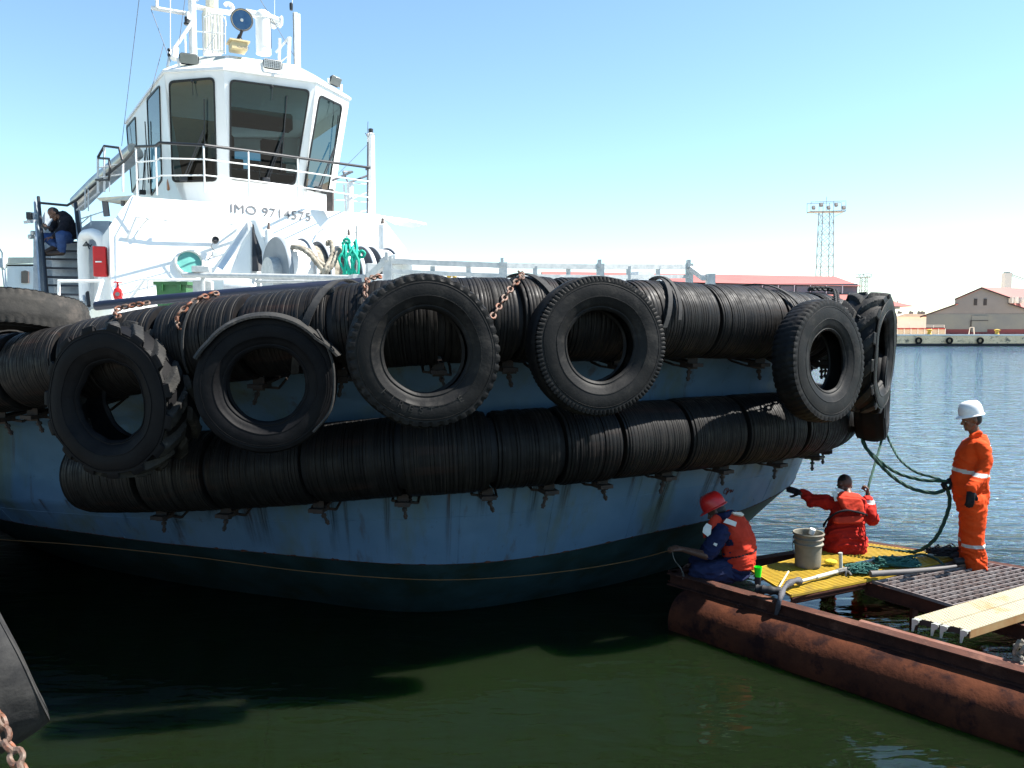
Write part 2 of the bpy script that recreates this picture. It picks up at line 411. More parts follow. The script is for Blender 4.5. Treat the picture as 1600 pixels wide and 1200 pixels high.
# plate seams on the hull: thin weld beads running up and along the plating
def hull_pt(s, t, out=0.0):
    """s = index along the dense rows, t = 0 under the lower fender .. 1 at the paint knuckle"""
    a, b = dense[3][s], dense[4][s]; p = a.lerp(b, t); q = dense[3][min(s + 1, n - 1)] - dense[3][max(s - 1, 0)]; nn_ = V(q.y, -q.x, 0).normalized()
    return p + nn_ * out
for s_ in range(40, 140, 9):
    mb = MB(); mb.tube([hull_pt(s_, k / 6, .0) for k in range(7)], .0035, 5); mb.obj('weld_seam', M['hull'], hull)
mb = MB(); mb.tube([hull_pt(s_, .42, .0) for s_ in range(36, 144)], .0035, 5); mb.obj('weld_seam', M['hull'], hull)
def stain_mat(name, col, seed):
    m, t, b = new_mat(name); N = t.nodes; L = t.links; b.inputs['Base Color'].default_value = (*col, 1); b.inputs['Roughness'].default_value = .8
    uv = N.new('ShaderNodeUVMap'); sp = N.new('ShaderNodeSeparateXYZ'); L.new(uv.outputs[0], sp.inputs[0])
    def m_(op, a, c):
        q = N.new('ShaderNodeMath'); q.operation = op
        for i, k in enumerate((a, c)):
            if isinstance(k, (int, float)): q.inputs[i].default_value = k
            else: L.new(k, q.inputs[i])
        q.use_clamp = True; return q.outputs[0]
    x = sp.outputs[0]; y = sp.outputs[1]
    bell = m_('MULTIPLY', m_('MULTIPLY', x, m_('SUBTRACT', 1.0, x)), 4.0)
    mp = N.new('ShaderNodeMapping'); mp.inputs['Scale'].default_value = (5, .9, 1); mp.inputs['Location'].default_value = (seed, 0, 0); L.new(uv.outputs[0], mp.inputs[0])
    nz_ = N.new('ShaderNodeTexNoise'); nz_.inputs['Scale'].default_value = 1.6; nz_.inputs['Detail'].default_value = 6; L.new(mp.outputs[0], nz_.inputs[0])
    rg = N.new('ShaderNodeMapRange'); rg.inputs[1].default_value = .40; rg.inputs[2].default_value = .62; L.new(nz_.outputs[0], rg.inputs[0])
    a = m_('MULTIPLY', m_('MULTIPLY', bell, rg.outputs[0]), m_('SUBTRACT', 1.08, y)); a = m_('MULTIPLY', a, .85)
    L.new(a, b.inputs['Alpha']); return m
STM = [stain_mat('rust_run', (.050, .040, .018), 1), stain_mat('brown_run', (.055, .026, .014), 9), stain_mat('dark_run', (.018, .022, .018), 17)]
def stain(s_, w_, t0, t1, k):
    mb = MB(); nn_ = 8; q = dense[3][min(s_ + 1, n - 1)] - dense[3][s_ - 1]; q.z = 0; q.normalize(); vs = []; uv = []
    for i in range(nn_ + 1):
        t = t0 + (t1 - t0) * i / nn_
        for sd_, u_ in ((-.5, 0), (.5, 1)): vs.append(hull_pt(s_, t, .004) + q * w_ * sd_); uv.append((u_, i / nn_))
    mb.add(vs, [(2 * i, 2 * i + 1, 2 * i + 3, 2 * i + 2) for i in range(nn_)]); mb.uv = uv
    mb.obj('stain', STM[k], hull, smooth=30, fix=False)
qq = random.Random(12)
for s_ in range(44, 132, 3):
    stain(s_ + qq.randint(-1, 1), qq.choice([.05, .08, .14]), .0, qq.uniform(.35, 1.0), qq.choice([0, 0, 1, 2]))
stain(97, .13, 0, 1.0, 0); stain(97, .10, 0, 1.0, 0); stain(60, .22, 0, .9, 1); stain(54, .25, 0, .9, 2)

# deck
mb = MB()
dk = cr(row_off([1.0] * nS, [p.z - .75 for p in UP]), NS)
ctr = [V(-3.2, 16, 2.1)]
mb.add(dk + ctr, [(j, j + 1, n) for j in range(n - 1)])
M['deck'] = mat('grey_deck_paint', (.34, .36, .36), (.26, .27, .27), 3, .6)
mb.obj('deck', M['deck'], tug, smooth=0)
# bulwark inner face and its dark tubular top rail
mb = MB()
inn = [p + V(0, 0, 0) for p in dense[0]]
ci = Curve(rows[0], NS)
top_in = row_off([.52] * nS, [p.z + .17 for p in UP]); dt = cr(top_in, NS)
mb.add(dense[0] + dt + dk, [(j, j + 1, n + j + 1, n + j) for j in range(n - 1)] + [(n + j, n + j + 1, 2 * n + j + 1, 2 * n + j) for j in range(n - 1)])
mb.obj('bulwark', M['white'], tug, smooth=30)

# ================================================================ fenders: stacked rubber discs on a pipe
upC, lowC = Curve(UP), Curve(LOW)
def make_fender_mat(name, dark=1.0):
    m, t, b = new_mat(name); N = t.nodes; L = t.links
    uv = N.new('ShaderNodeUVMap')
    def nz(sx, sy, det=2):
        mp = N.new('ShaderNodeMapping'); mp.inputs['Scale'].default_value = (sx, sy, 1); L.new(uv.outputs[0], mp.inputs[0])
        n_ = N.new('ShaderNodeTexNoise'); n_.inputs['Scale'].default_value = 1; n_.inputs['Detail'].default_value = det; L.new(mp.outputs[0], n_.inputs[0]); return n_.outputs[0]
    def rng(x, a, c, lo=0, hi=1):
        r = N.new('ShaderNodeMapRange'); r.inputs[1].default_value = a; r.inputs[2].default_value = c; r.inputs[3].default_value = lo; r.inputs[4].default_value = hi
        L.new(x, r.inputs[0]); return r.outputs[0]
    def mix(f, a, c):
        q = N.new('ShaderNodeMix'); q.data_type = 'RGBA'; L.new(f, q.inputs[0])
        for i, k in ((6, a), (7, c)):
            if isinstance(k, tuple): q.inputs[i].default_value = (*[x * dark for x in k], 1)
            else: L.new(k, q.inputs[i])
        return q.outputs[2]
    c = mix(rng(nz(26, .12), .36, .64), (.0042, .0041, .0046), (.0095, .0092, .0088))
    c = mix(rng(nz(58, .25, 3), .55, .72), c, (.024, .0225, .021))
    c = mix(rng(nz(1.1, 1.6, 5), .56, .70, 0, .7), c, (.030, .016, .012))
    oi = N.new('ShaderNodeObjectInfo'); vr = N.new('ShaderNodeMix'); vr.data_type = 'RGBA'; vr.blend_type = 'MULTIPLY'; vr.inputs[0].default_value = 1
    gr = N.new('ShaderNodeMix'); gr.data_type = 'RGBA'; gr.inputs[6].default_value = (.55, .55, .60, 1); gr.inputs[7].default_value = (1.15, 1.08, 1.05, 1); L.new(oi.outputs['Random'], gr.inputs[0])
    L.new(c, vr.inputs[6]); L.new(gr.outputs[2], vr.inputs[7]); L.new(vr.outputs[2], b.inputs['Base Color']); b.inputs['Specular IOR Level'].default_value = .18
    L.new(rng(nz(9, 3, 3), .3, .7, .42, .72), b.inputs['Roughness'])
    bp = N.new('ShaderNodeBump'); bp.inputs['Strength'].default_value = .5; bp.inputs['Distance'].default_value = .004
    L.new(nz(140, .08, 3), bp.inputs['Height']); L.new(bp.outputs[0], b.inputs['Normal'])
    return m
M['fender'] = make_fender_mat('stacked_rubber_fender')
M['core'] = mat('fender_core', (.008, .008, .010), (.012, .012, .014), 6, .7)
def fender_section(curve, s0, s1, Rr, seed, parent, capstart=False, capend=False):
    q = random.Random(seed); SEG = 40
    prof = []      # (s, r)
    s = s0; base = Rr * q.uniform(.935, 1.0)
    prof.append((s0 - .0, base - .05))
    sag = q.uniform(-.01, .012)
    while s < s1 - .012:
        t = q.choice([.022, .026, .03, .036, .046]) * q.uniform(.9, 1.1); t = min(t, s1 - s)
        u = (s - s0) / (s1 - s0)
        r = base + q.uniform(-.0022, .0018) - (.007 if q.random() < .05 else 0) - .014 * (abs(2 * u - 1) ** 10)
        g = .0025 if q.random() < .72 else .009
        prof += [(s + .0008, r - g), (s + .003, r - .001), (s + t * .5, r), (s + t - .003, r - .001), (s + t - .0008, r - g)]
        s += t
    prof.append((s1, base - .05))
    if capstart: prof = [(s0 - .10, Rr * .35), (s0 - .09, Rr * .62), (s0 - .06, Rr * .82), (s0 - .03, Rr * .93)] + prof
    if capend: prof = prof + [(s1 + .03, Rr * .93), (s1 + .06, Rr * .82), (s1 + .09, Rr * .62), (s1 + .10, Rr * .35)]
    mb = MB(); rings = []; uvs = []
    wob = [q.uniform(0, 6.28) for _ in range(3)]
    for (s, r) in prof:
        p = curve(s); t = curve.tan(s); y = V(0, 0, 1).cross(t).normalized(); z = t.cross(y)
        ring = []
        for j in range(SEG):
            a = 2 * math.pi * j / SEG
            rr_ = r * (1 + .006 * math.sin(2 * a + wob[0]) + .004 * math.sin(5 * a + wob[1]))
            ring.append(p + (y * math.cos(a) + z * math.sin(a)) * rr_); uvs.append((s, j / 4.0 if j < SEG / 2 else (SEG - j) / 4.0))
        rings.append(ring)
    mb.ring_loft(rings); mb.uv = uvs
    return mb.obj('fender_section', M['fender'], parent, smooth=50)
def core(curve, s0, s1, r, name):
    mb = MB(); k = int((s1 - s0) / .12) + 2
    mb.tube([curve(s0 + (s1 - s0) * i / (k - 1)) for i in range(k)], r, 24)
    return mb.obj(name, M['core'], tug)
FR = .385
def fender_run(curve, s0, s1, seed, name, parent_core_r=.30, cs=False, ce=False, gaps=None):
    c = core(curve, s0, s1, parent_core_r, name); q = random.Random(seed); s = s0; cuts = []; i = 0
    while s < s1 - .2:
        L_ = min(q.choice([.42, .60, .68, .76, .84, .92]) * q.uniform(.95, 1.05), s1 - s)
        if s1 - (s + L_) < .35: L_ = s1 - s
        fender_section(curve, s + .028, s + L_ - .028, FR, seed * 100 + i, c, cs and i == 0, ce and s + L_ >= s1 - .01)
        s += L_; cuts.append(s); i += 1
    return c, cuts
sU0 = upC.near((-12, 15.0, 2.4)); sU1 = upC.near((3.4, 13.6, 2.95))
uf, ucuts = fender_run(upC, sU0, sU1, 3, 'upper_fender')
sL0 = lowC.near(at(168, 752, 8.2)); sL1 = lowC.near((3.2, 13.6, 1.9))
lf, lcuts = fender_run(lowC, sL0, sL1, 5, 'lower_fender', cs=True)
M['clamp'] = mat('dark_corroded_steel', (.016, .014, .014), (.034, .020, .015), 15, .7, metal=.2, bump=.3, bscale=60)
# clamps with a hanging bolt under every joint
def clamp(curve, s, seed, parent):
    q = random.Random(seed)
    p = curve(s); t = curve.tan(s); y = V(0, 0, 1).cross(t).normalized()   # y = inward
    mb = MB()
    zb = -FR - .02
    def P(a, b, c): return p + t * a + y * b + V(0, 0, c)
    mb.bar(P(0, .05, zb - .01), P(0, .46, zb + .05), .13, .025)           # strap end
    mb.bar(P(0, -.06, zb - .03), P(0, .12, zb - .03), .14, .035)
    mb.bar(P(0, .02, zb + .05), P(0, .02, zb - .07), .10, .02, (0, 1, 0))
    mb.bar(P(-.12, .16, zb - .03), P(.12, .16, zb - .07), .03, .02)
    mb.tube([P(-.12, .16, zb - .03), P(-.12, .3, zb + .0), P(-.11, .42, zb + .06)], .013, 6)
    mb.tube([P(.12, .16, zb - .07), P(.125, .3, zb + .0), P(.11, .42, zb + .06)], .013, 6)
    tilt = q.uniform(-.08, .08)
    a = P(0, .05, zb - .02); b = P(tilt, .05 + tilt * .3, zb - .19)
    mb.tube([a, b], .014, 8); mb.tube([a.lerp(b, .4), a.lerp(b, .55)], .026, 6); mb.tube([a.lerp(b, .78), a.lerp(b, .9)], .022, 6)
    return mb.obj('fender_clamp', M['clamp'], parent, smooth=30)
for i, s in enumerate(lcuts[:-1]):
    if s < lowC.L: clamp(lowC, s, 50 + i, lf)
for i, s in enumerate(ucuts[:-1]): clamp(upC, s, 90 + i, uf)
# loose strap loops lying over some joints of the upper fender
def strap(curve, s, lean, parent, w_=.07, a0=-60, a1=110, rr_=.0):
    """a flat band round the fender; angle 0 = outward, 90 = top"""
    mb = MB(); pts = []
    for i in range(15):
        a = R(a0 + (a1 - a0) * i / 14); ss = s + lean * (i / 14 - .5)
        p = curve(ss); t = curve.tan(ss); o_ = -V(0, 0, 1).cross(t).normalized()
        pts.append((p + (o_ * math.cos(a) + V(0, 0, 1) * math.sin(a)) * (FR + .012 + rr_), t, (o_ * math.cos(a) + V(0, 0, 1) * math.sin(a))))
    rings = [[p - t * w_ / 2, p + t * w_ / 2, p + t * w_ / 2 + n_ * .012, p - t * w_ / 2 + n_ * .012] for p, t, n_ in pts]
    mb.ring_loft(rings); return mb.obj('rubber_strap', M['rubber_grey'], parent, smooth=40)
def sU(u, v=460, Y=7.5):
    best = min(range(len(upC.p)), key=lambda i: abs(800 + FPX * upC.p[i].x / (upC.p[i].y) - u) if upC.p[i].y < 10.3 else 1e9); return upC.s[best]
strap(upC, sU(515), .42, uf); strap(upC, sU(820), -.25, uf, .06, 20, 110)
strap(upC, sU(1015), .30, uf, .05, -10, 110); strap(upC, sU(1020), .12, uf, .04, 0, 110, .012)
strap(upC, sU(1200), -.5, uf, .04, -20, 110); strap(upC, sU(325), .05, uf, .02, -40, 110); strap(upC, sU(20), .02, uf, .02, -40, 110)

# dark red scrawl painted on the hull above the man in navy
from mathutils.bvhtree import BVHTree
bvh = BVHTree.FromPolygons([v.co.copy() for v in hull.data.vertices], [tuple(p.vertices) for p in hull.data.polygons])
def hull_px(u, v, out=.004):
    d = ray(u, v).normalized(); h, n_, _, _ = bvh.ray_cast(V(0, 0, CAMZ), d); 
    return h - d * out if h is not None else at(u, v, 9)
M['scrawl'] = mat('dark_red_scrawl', (.09, .012, .012), None, 9, .6)
mb = MB(); mb.tube(cr([hull_px(u, v) for u, v in ((1131, 766), (1134, 764), (1136, 769), (1131, 771), (1133, 764), (1138, 763), (1136, 770), (1134, 774), (1138, 768), (1141, 765), (1141, 770), (1143, 765), (1144, 769), (1146, 765))], 4), .0045, 5)
mb.obj('painted_scrawl', M['scrawl'], hull)
# ================================================================ tyres
def tyre_profile(Ro, Ri, W, K=13):
    """(radius, width) from inner bead on -side across tread to the other bead, then back inside. kind: t tread, s sidewall, i inner"""
    h = W / 2; P = []
    H = Ro - Ri
    side = [(Ri, .60), (Ri + .006, .69), (Ri + .022, .75), (Ri + .026, .73), (Ri + .034, .735), (Ri + .038, .77), (Ri + .05 * H + .045, .84), (Ri + .05 * H + .050, .855), (Ri + .35 * H, .965), (Ri + .355 * H, .985), (Ri + .375 * H, .99), (Ri + .38 * H, .972), (Ri + .5 * H, 1.0), (Ri + .65 * H, .99), (Ri + .72 * H, .965), (Ri + .725 * H, .985), (Ri + .745 * H, .975), (Ri + .75 * H, .950),
            (Ri + .78 * H, .945), (Ri + .80 * H, .955), (Ri + .88 * H, .93), (Ri + .94 * H, .90)]
    for r, k in side: P.append((r, -h * k, 's'))
    for i in range(K):
        x = -1 + 2 * i / (K - 1); P.append((Ro - .02 * (abs(x) ** 3) * Ro / .6, h * .88 * x, 't'))
    for r, k in reversed(side): P.append((r, h * k, 's'))
    inner = [(Ri + .02, .52), (Ri + .2 * H, .80), (Ri + .55 * H, .86), (Ri + .78 * H, .78), (Ri + .86 * H, .45), (Ri + .88 * H, 0), (Ri + .86 * H, -.45), (Ri + .78 * H, -.78), (Ri + .55 * H, -.86), (Ri + .2 * H, -.80), (Ri + .02, -.52)]
    for r, k in inner: P.append((r, h * k, 'i'))
    return P
def tread_none(a, x): return 0
def tread_rib(n, d):           # small shoulder lugs and circumferential grooves
    def f(a, x):
        ax = abs(x)
        if ax > .80: return 0 if (a * n / (2 * math.pi)) % 1 < .58 else -d
        for g in (.28, .62):
            if abs(ax - g) < .05: return -d
        return 0
    return f
def tread_block(n, d):
    def f(a, x):
        ph = (a * n / (2 * math.pi) + (.5 if x > 0 else 0)) % 1
        if abs(x) > .55: return 0 if ph < .66 else -d
        return 0 if (ph + x * .5) % 1 < .8 else -d * .7
    return f
def tread_lug(n, d):           # tractor chevrons
    def f(a, x):
        ph = (a * n / (2 * math.pi) + abs(x) * .85 + (.5 if x > 0 else 0)) % 1
        e = .06; w_ = .50
        k = 1 if ph < w_ - e else (0 if ph > w_ and ph < 1 - e else ((w_ - ph) / e if ph <= w_ else (ph - 1 + e) / e))
        if abs(x) < .10: k *= .5
        return -d * (1 - k)
    return f
def tyre_mesh(name, Ro, Ri, W, tread=tread_none, nseg=240, seed=1, worn=0.0, squash=0.0, droop=0.0, m='rubber', tread_mat=None, lump=.004, torn=None, K=13):
    P = tyre_profile(Ro, Ri, W, K); mb = MB(); n_ = len(P); rings = []; q = random.Random(seed); ph = [q.uniform(0, 6.28) for _ in range(6)]
    for i in range(nseg):
        a = 2 * math.pi * i / nseg; ca, sa = math.cos(a), math.sin(a); ring = []
        for (r, x, k) in P:
            rr_ = r
            if k == 't':
                rr_ += tread(a, x / (W * .44))
            elif k == 's' and r > Ri + .86 * (Ro - Ri):
                rr_ += .9 * tread(a, .95 if x > 0 else -.95); x = x * (1.0 if tread(a, .95 if x > 0 else -.95) == 0 else .965)
            if k != 'i': rr_ += lump * noise.noise(Vector((ca * 2.2 + ph[0], sa * 2.2, x * 5 + seed * 3))) * 2 - worn * max(0, noise.noise(Vector((ca * 3, sa * 3 + ph[1], x * 7)))) * (1 if k == 't' else .3)
            if torn and k == 't': rr_ -= torn(a, x)
            xx = x + lump * 2.5 * noise.noise(Vector((ca * 1.5 + 9, sa * 1.5, ph[2] + r * 4)))
            X, Z = rr_ * ca, rr_ * sa
            Z = Z * (1 + squash) ; X = X * (1 - squash * .8)
            ov = 1 + .012 * math.sin(2 * a + ph[3]) + .008 * math.sin(3 * a + ph[4]); X *= ov; Z *= ov
            Z -= droop * max(0, -sa) ** 2
            ring.append(V(X, xx, Z))
        rings.append(ring)
    mb.ring_loft(rings, closed=True, cap=False)
    mats = [M[m]]
    if tread_mat:
        mats.append(M[tread_mat]); mi = []
        for i in range(nseg):
            for j in range(n_): mi.append(1 if P[j][2] == 't' and P[(j + 1) % n_][2] == 't' else 0)
        mb.mi = mi
    return mb.mesh(name, mats, smooth=38)
def put_tyre(me, c, nrm, roll, label, group=None, name='fender_tyre', tiltup=0):
    """nrm = direction its visible face looks"""
    o = bpy.data.objects.new(name, me); S.collection.objects.link(o)
    y = -Vector(nrm).normalized(); up = V(0, 0, 1)
    x = y.cross(up).normalized(); z = x.cross(y).normalized()
    M3 = Matrix((x, y, z)).transposed() @ Matrix.Rotation(R(roll), 3, 'Y')
    o.matrix_world = Matrix.Translation(c) @ M3.to_4x4()
    return tag(o, label, 'tyre', group)
def face_n(u, deg, tilt=0):
    """normal turned deg to the right of the view line back to the camera at image column u"""
    a = math.atan2((u - 800) / FPX, 1) ; az = -math.pi / 2 - a + R(deg)
    return V(math.cos(az) * math.cos(R(tilt)), math.sin(az) * math.cos(R(tilt)), math.sin(R(tilt)))
G = 'tyres hung round the bow as fenders'
def tornT3(a, x): # ripped shoulder at the right
    d = abs((a - .05 + math.pi) % (2 * math.pi) - math.pi)
    return (.03 + .03 * noise.noise(Vector((a * 30, x * 30, 0)))) * max(0, 1 - d / .38) if x < 0.02 else 0
t3 = tyre_mesh('fender_tyre', .60, .325, .30, tread_block(46, .012), 276, 3, .008, torn=tornT3)
T3 = put_tyre(t3, at(663, 549, 6.42), face_n(661, 9, 0), 0, 'largest round truck tyre, third from the left, with a ripped right shoulder', G)
t4 = tyre_mesh('fender_tyre', .60, .30, .30, tread_rib(96, .014), 384, 4, .004)
T4 = put_tyre(t4, at(931, 540, 6.95), face_n(930, 24, 3), 0, 'truck tyre with fine shoulder lugs all round, fourth from the left', G)
t2 = tyre_mesh('fender_tyre', .555, .30, .30, tread_rib(1, .006), 200, 2, .006, m='rubber_dark')
T2 = put_tyre(t2, at(418, 601, 6.62), face_n(415, -5, 2), 0, 'smooth dark tyre with a peeled tread strip lying over its top', G)
t5 = tyre_mesh('fender_tyre', .61, .29, .27, tread_block(60, .010), 240, 5, .006)
T5 = put_tyre(t5, at(1280, 564, 8.12), face_n(1280, 56, 4), 0, 'tyre turned to the right at the bow corner, with chain looped over its top', G)
t1 = tyre_mesh('fender_tyre', .645, .315, .50, tread_lug(15, .060), 360, 11, .03, squash=.03, m='rubber_dark', tread_mat='rubber_tread', lump=.008, K=29)
T1 = put_tyre(t1, at(196, 625, 6.95), face_n(190, -38, 0), 0, 'tractor tyre with big worn lugs, leftmost of the hanging tyres', G)
t6 = tyre_mesh('fender_tyre', .66, .35, .44, tread_lug(14, .060), 360, 12, .02, m='rubber', tread_mat='rubber_tread', lump=.008, squash=.03, K=29)
T6 = put_tyre(t6, at(1352, 550, 9.05), face_n(1350, 78, -2), 0, 'chunky tractor tyre seen edge on at the right end of the fender', G)
t7 = tyre_mesh('fender_tyre', .56, .30, .34, tread_rib(1, .012), 200, 13, .004, m='rubber_dark')
T7 = put_tyre(t7, at(1364, 614, 9.6), face_n(1362, 86, 0), 0, 'dark ribbed tyre seen edge on below the chunky tractor tyre, above the green ropes', G)
t0 = tyre_mesh('resting_tyre', .66, .36, .36, tread_rib(60, .008), 300, 14, .010, m='rubber', tread_mat='rubber_top', lump=.010)
T0 = put_tyre(t0, at(20, 506, 7.85), (-.10, .22, .97), 20, 'grey topped tyre lying flat over the top of the fender at the left', None, 'resting_tyre')
# tyre on the quay face under the camera, seen from above and behind
tq = tyre_mesh('quay_tyre', .67, .36, .42, tread_none, 160, 15, .01, m='rubber_grey', tread_mat='rubber_grey')
TQ = put_tyre(tq, V(-3.36, 4.95, 1.12), (.75, .62, .34), 0, 'scuffed grey tyre hanging on the quay at the lower left', None, 'fender_tyre')
# peeled tread strip over T2
def peeled():
    mb = MB(); rings = []; mw = T2.matrix_world
    for i in range(40):
        t = i / 39; a = R(158 - 136 * t); r = .556 + .012 * math.sin(t * 3.1) + .07 * max(0, t - .85) / .15 + .03 * max(0, .12 - t) / .12
        p = V(r * math.cos(a), 0, r * math.sin(a)); c = V(math.cos(a), 0, math.sin(a)); yy = V(0, 1, 0)
        wv = .13 + .02 * math.sin(t * 7); off = -.045 - .035 * t
        ring = []
        for k in range(9):
            x = -1 + 2 * k / 8; d = .018 if k % 2 == 0 else .010
            ring.append(mw @ (p + yy * (off + wv * x) + c * (d - .035 * max(0, -x) ** 1.5)))
        for k in range(8, -1, -1):
            x = -1 + 2 * k / 8; ring.append(mw @ (p + yy * (off + wv * x) - c * (.035 * max(0, -x) ** 1.5)))
        rings.append(ring)
    mb.ring_loft(rings)
    return mb.obj('tread_strip', M['rubber_tread'], T2, smooth=30)
peeled()
# rope wrapped down T2's right side
mb = MB(); mw = T2.matrix_world
mb.tube(cr([mw @ V(.40, -.16, .44), mw @ V(.50, -.17, .25), mw @ V(.53, -.17, .05), mw @ V(.50, -.18, -.2), mw @ V(.36, -.16, -.38)], 6), .012, 6)
mb.obj('lashing', M['rubber_grey'], T2)
# moulded sidewall lettering on T3 (reads along the lower arc)
def arc_text(txt, o, rad, a0, a1, size, face=-1, depth=.004, w=.147, m='rubber'):
    for i, ch in enumerate(txt):
        if ch == ' ': continue
        cu = bpy.data.curves.new('letter', 'FONT'); cu.body = ch; cu.size = size; cu.extrude = depth; cu.align_x = 'CENTER'
        me = bpy.data.meshes.new_from_object(bpy.data.objects.new('tmp', cu))
        a = R(a0 + (a1 - a0) * i / (len(txt) - 1))
        # lower arc: letters' tops point to the centre
        rot = Matrix.Rotation(R(90), 4, 'X')
        loc = Matrix.Rotation(-a, 4, 'Y') @ Matrix.Translation((rad, -w, 0)) @ Matrix.Rotation(R(-90), 4, 'Y') @ rot
        me.transform(loc); me.materials.append(M[m])
        ob = bpy.data.objects.new('letter', me); S.collection.objects.link(ob); ob.parent = o
arc_text('FIRESTONE', T3, .475, 222, 305, .075, w=.1465, depth=.005, m='rubber_top')

# ================================================================ chains
def chain_links(path, link_len=.075, wire=.010, name='chain', m='rust_chain', parent=None, closed=False):
    c = Curve(path, 10); n_ = int(c.L / (link_len * .72)); mb = MB()
    for i in range(n_):
        s = (i + .5) * c.L / n_; p = c(s); t = c.tan(s); x, y = frames([c(s - .01), c(s), c(s + .01)])[1]
        ref = V(0, 0, 1) if abs(t.z) < .9 else V(1, 0, 0)
        x = t.cross(ref).normalized(); y = t.cross(x)
        if i % 2: x, y = (x + y).normalized(), (y - x).normalized()
        else: x, y = (x - y).normalized(), (y + x).normalized()
        L2 = link_len / 2 - wire; wd = link_len * .28
        pts = []
        for k in range(14):
            a = 2 * math.pi * k / 14; ca, sa = math.cos(a), math.sin(a)
            pts.append(p + t * ((L2 - wd) * (1 if ca > 0 else -1) * (1 if abs(ca) > .01 else 0) + wd * ca) + x * wd * sa)
        mb.tube(pts, wire, 6, closed=True)
    return mb.obj(name, M[m], parent)
def chain(path, label, **k):
    o = chain_links(path, **k); return tag(o, label, 'chain', 'rusty chains holding the fender tyres')
# over the fender: points follow the top of the upper fender
def on_fender(u, ang, extra=.03):
    s = sU(u); p = upC(s); t = upC.tan(s); o_ = -V(0, 0, 1).cross(t).normalized(); a = R(ang)
    return p + (o_ * math.cos(a) + V(0, 0, 1) * math.sin(a)) * (FR + extra)
chain([at(186, 497, 7.05), on_fender(205, 72), on_fender(240, 88)], 'short grey chain lying on the fender above the tractor tyre at the left')
chain([on_fender(345, 92), on_fender(335, 60, .02), on_fender(312, 30, .03), at(292, 522, 6.85)], 'grey and rusty chain hanging between the tractor tyre and the peeled tyre')
chain([on_fender(592, 95), on_fender(585, 60), at(572, 478, 6.55)], 'short rusty chain at the upper left of the largest round tyre', link_len=.07)
chain([on_fender(815, 95), on_fender(800, 62), on_fender(782, 40), at(768, 497, 6.6)], 'brown rusty chain slanting down to the right side of the largest round tyre')
chain([on_fender(1265, 95, .04), on_fender(1290, 80, .06), at(1310, 480, 8.5), at(1325, 487, 8.8), at(1350, 500, 8.55)], 'dark chain running from the fender top across to the edge-on tractor tyre', m='rubber_grey', link_len=.09, wire=.013)
c_ = chain([V(-2.0, 2.5, 1.25), at(-20, 1130, 2.72), at(8, 1158, 2.68), at(34, 1198, 2.62), at(60, 1260, 2.6)], 'heavy rusty chain in the bottom left corner beside the quay tyre', link_len=.072, wire=.0105)
# ================================================================ superstructure
FWD = V(.5, -.866, 0); PORT = V(.866, .5, 0)       # ship axes: forward, and across to the photo's right
ZD = 2.25
def sh(o, f, p, z=0): return V(o[0], o[1], 0) + FWD * f + PORT * p + V(0, 0, z)
# deckhouse block: outline in its front plane (p = across, z) pulled back
A = at(205, 307, 14.0); ZT = A.z
O2 = (A.x, A.y)                                     # front plane origin: top-left shoulder
front = [(-.41, ZD), (-.36, 4.75), (0, ZT), (4.43, ZT), (4.9, 4.62), (4.96, 4.3), (4.84, ZD)]
mb = MB()
lean = .85
fr = [sh(O2, lean * (ZT - z) / 3.0, p, z) for p, z in front]
bk = [p - FWD * 7.5 for p in fr]; nn = len(fr)
mb.add(fr + bk, [tuple(range(nn))] + [(i, (i + 1) % nn, (i + 1) % nn + nn, i + nn) for i in range(nn)] + [tuple(range(2 * nn - 1, nn - 1, -1))])
house = mb.obj('deckhouse', M['white'], tug, smooth=0)
def fp(p, z, out=0.0): return sh(O2, lean * (ZT - z) / 3.0 + out, p, z)     # a point on the deckhouse front
def fpx(u, v, out=0.0):
    """point on the deckhouse front plane seen at a pixel"""
    d = ray(u, v); o = V(0, 0, CAMZ); p0 = fp(0, ZT, out); p1 = fp(1, ZT, out); p2 = fp(0, ZT - 1, out)
    n_ = (p1 - p0).cross(p2 - p0).normalized(); return o + d * ((p0 - o).dot(n_) / d.dot(n_))
FN = (fp(1, ZT) - fp(0, ZT)).cross(fp(0, ZT - 1) - fp(0, ZT)).normalized()
if FN.dot(FWD) < 0: FN = -FN
# swept wing walls: left buttress in front of the deckhouse
def plate(pts, d, m, name, parent, smooth=0):
    mb = MB(); mb.prism(pts, d); return mb.obj(name, m, parent, smooth=smooth)
# IMO number
def text_on(txt, p, right, up, size, m, parent, name, ext=.004, align='LEFT'):
    cu = bpy.data.curves.new(name, 'FONT'); cu.body = txt; cu.size = size; cu.extrude = ext; cu.align_x = align; cu.space_character = 1.05
    tmp = bpy.data.objects.new('tmp', cu); me = bpy.data.meshes.new_from_object(tmp)
    x = Vector(right).normalized(); z = x.cross(Vector(up)).normalized(); y = z.cross(x)
    me.transform(Matrix.Translation(p) @ Matrix((x, y, z)).transposed().to_4x4()); me.materials.append(m)
    return link(bpy.data.objects.new(name, me), parent)
M['mark'] = mat('grey_marking', (.10, .10, .11), (.13, .13, .14), 9, .5)
imo_a = fpx(359, 331, .012); imo_b = fpx(486, 345, .012)
im = text_on('IMO 9714575', imo_a, imo_b - imo_a, fp(0, ZT) - fp(0, ZT - 1), .235, M['mark'], house, 'number_lettering')
wd = max((v.co - imo_a).dot((imo_b - imo_a).normalized()) for v in im.data.vertices)
sc = (imo_b - imo_a).length / wd
im.data.transform(Matrix.Translation(imo_a) @ Matrix.Scale(sc, 4, (imo_b - imo_a).normalized()) @ Matrix.Translation(-imo_a))
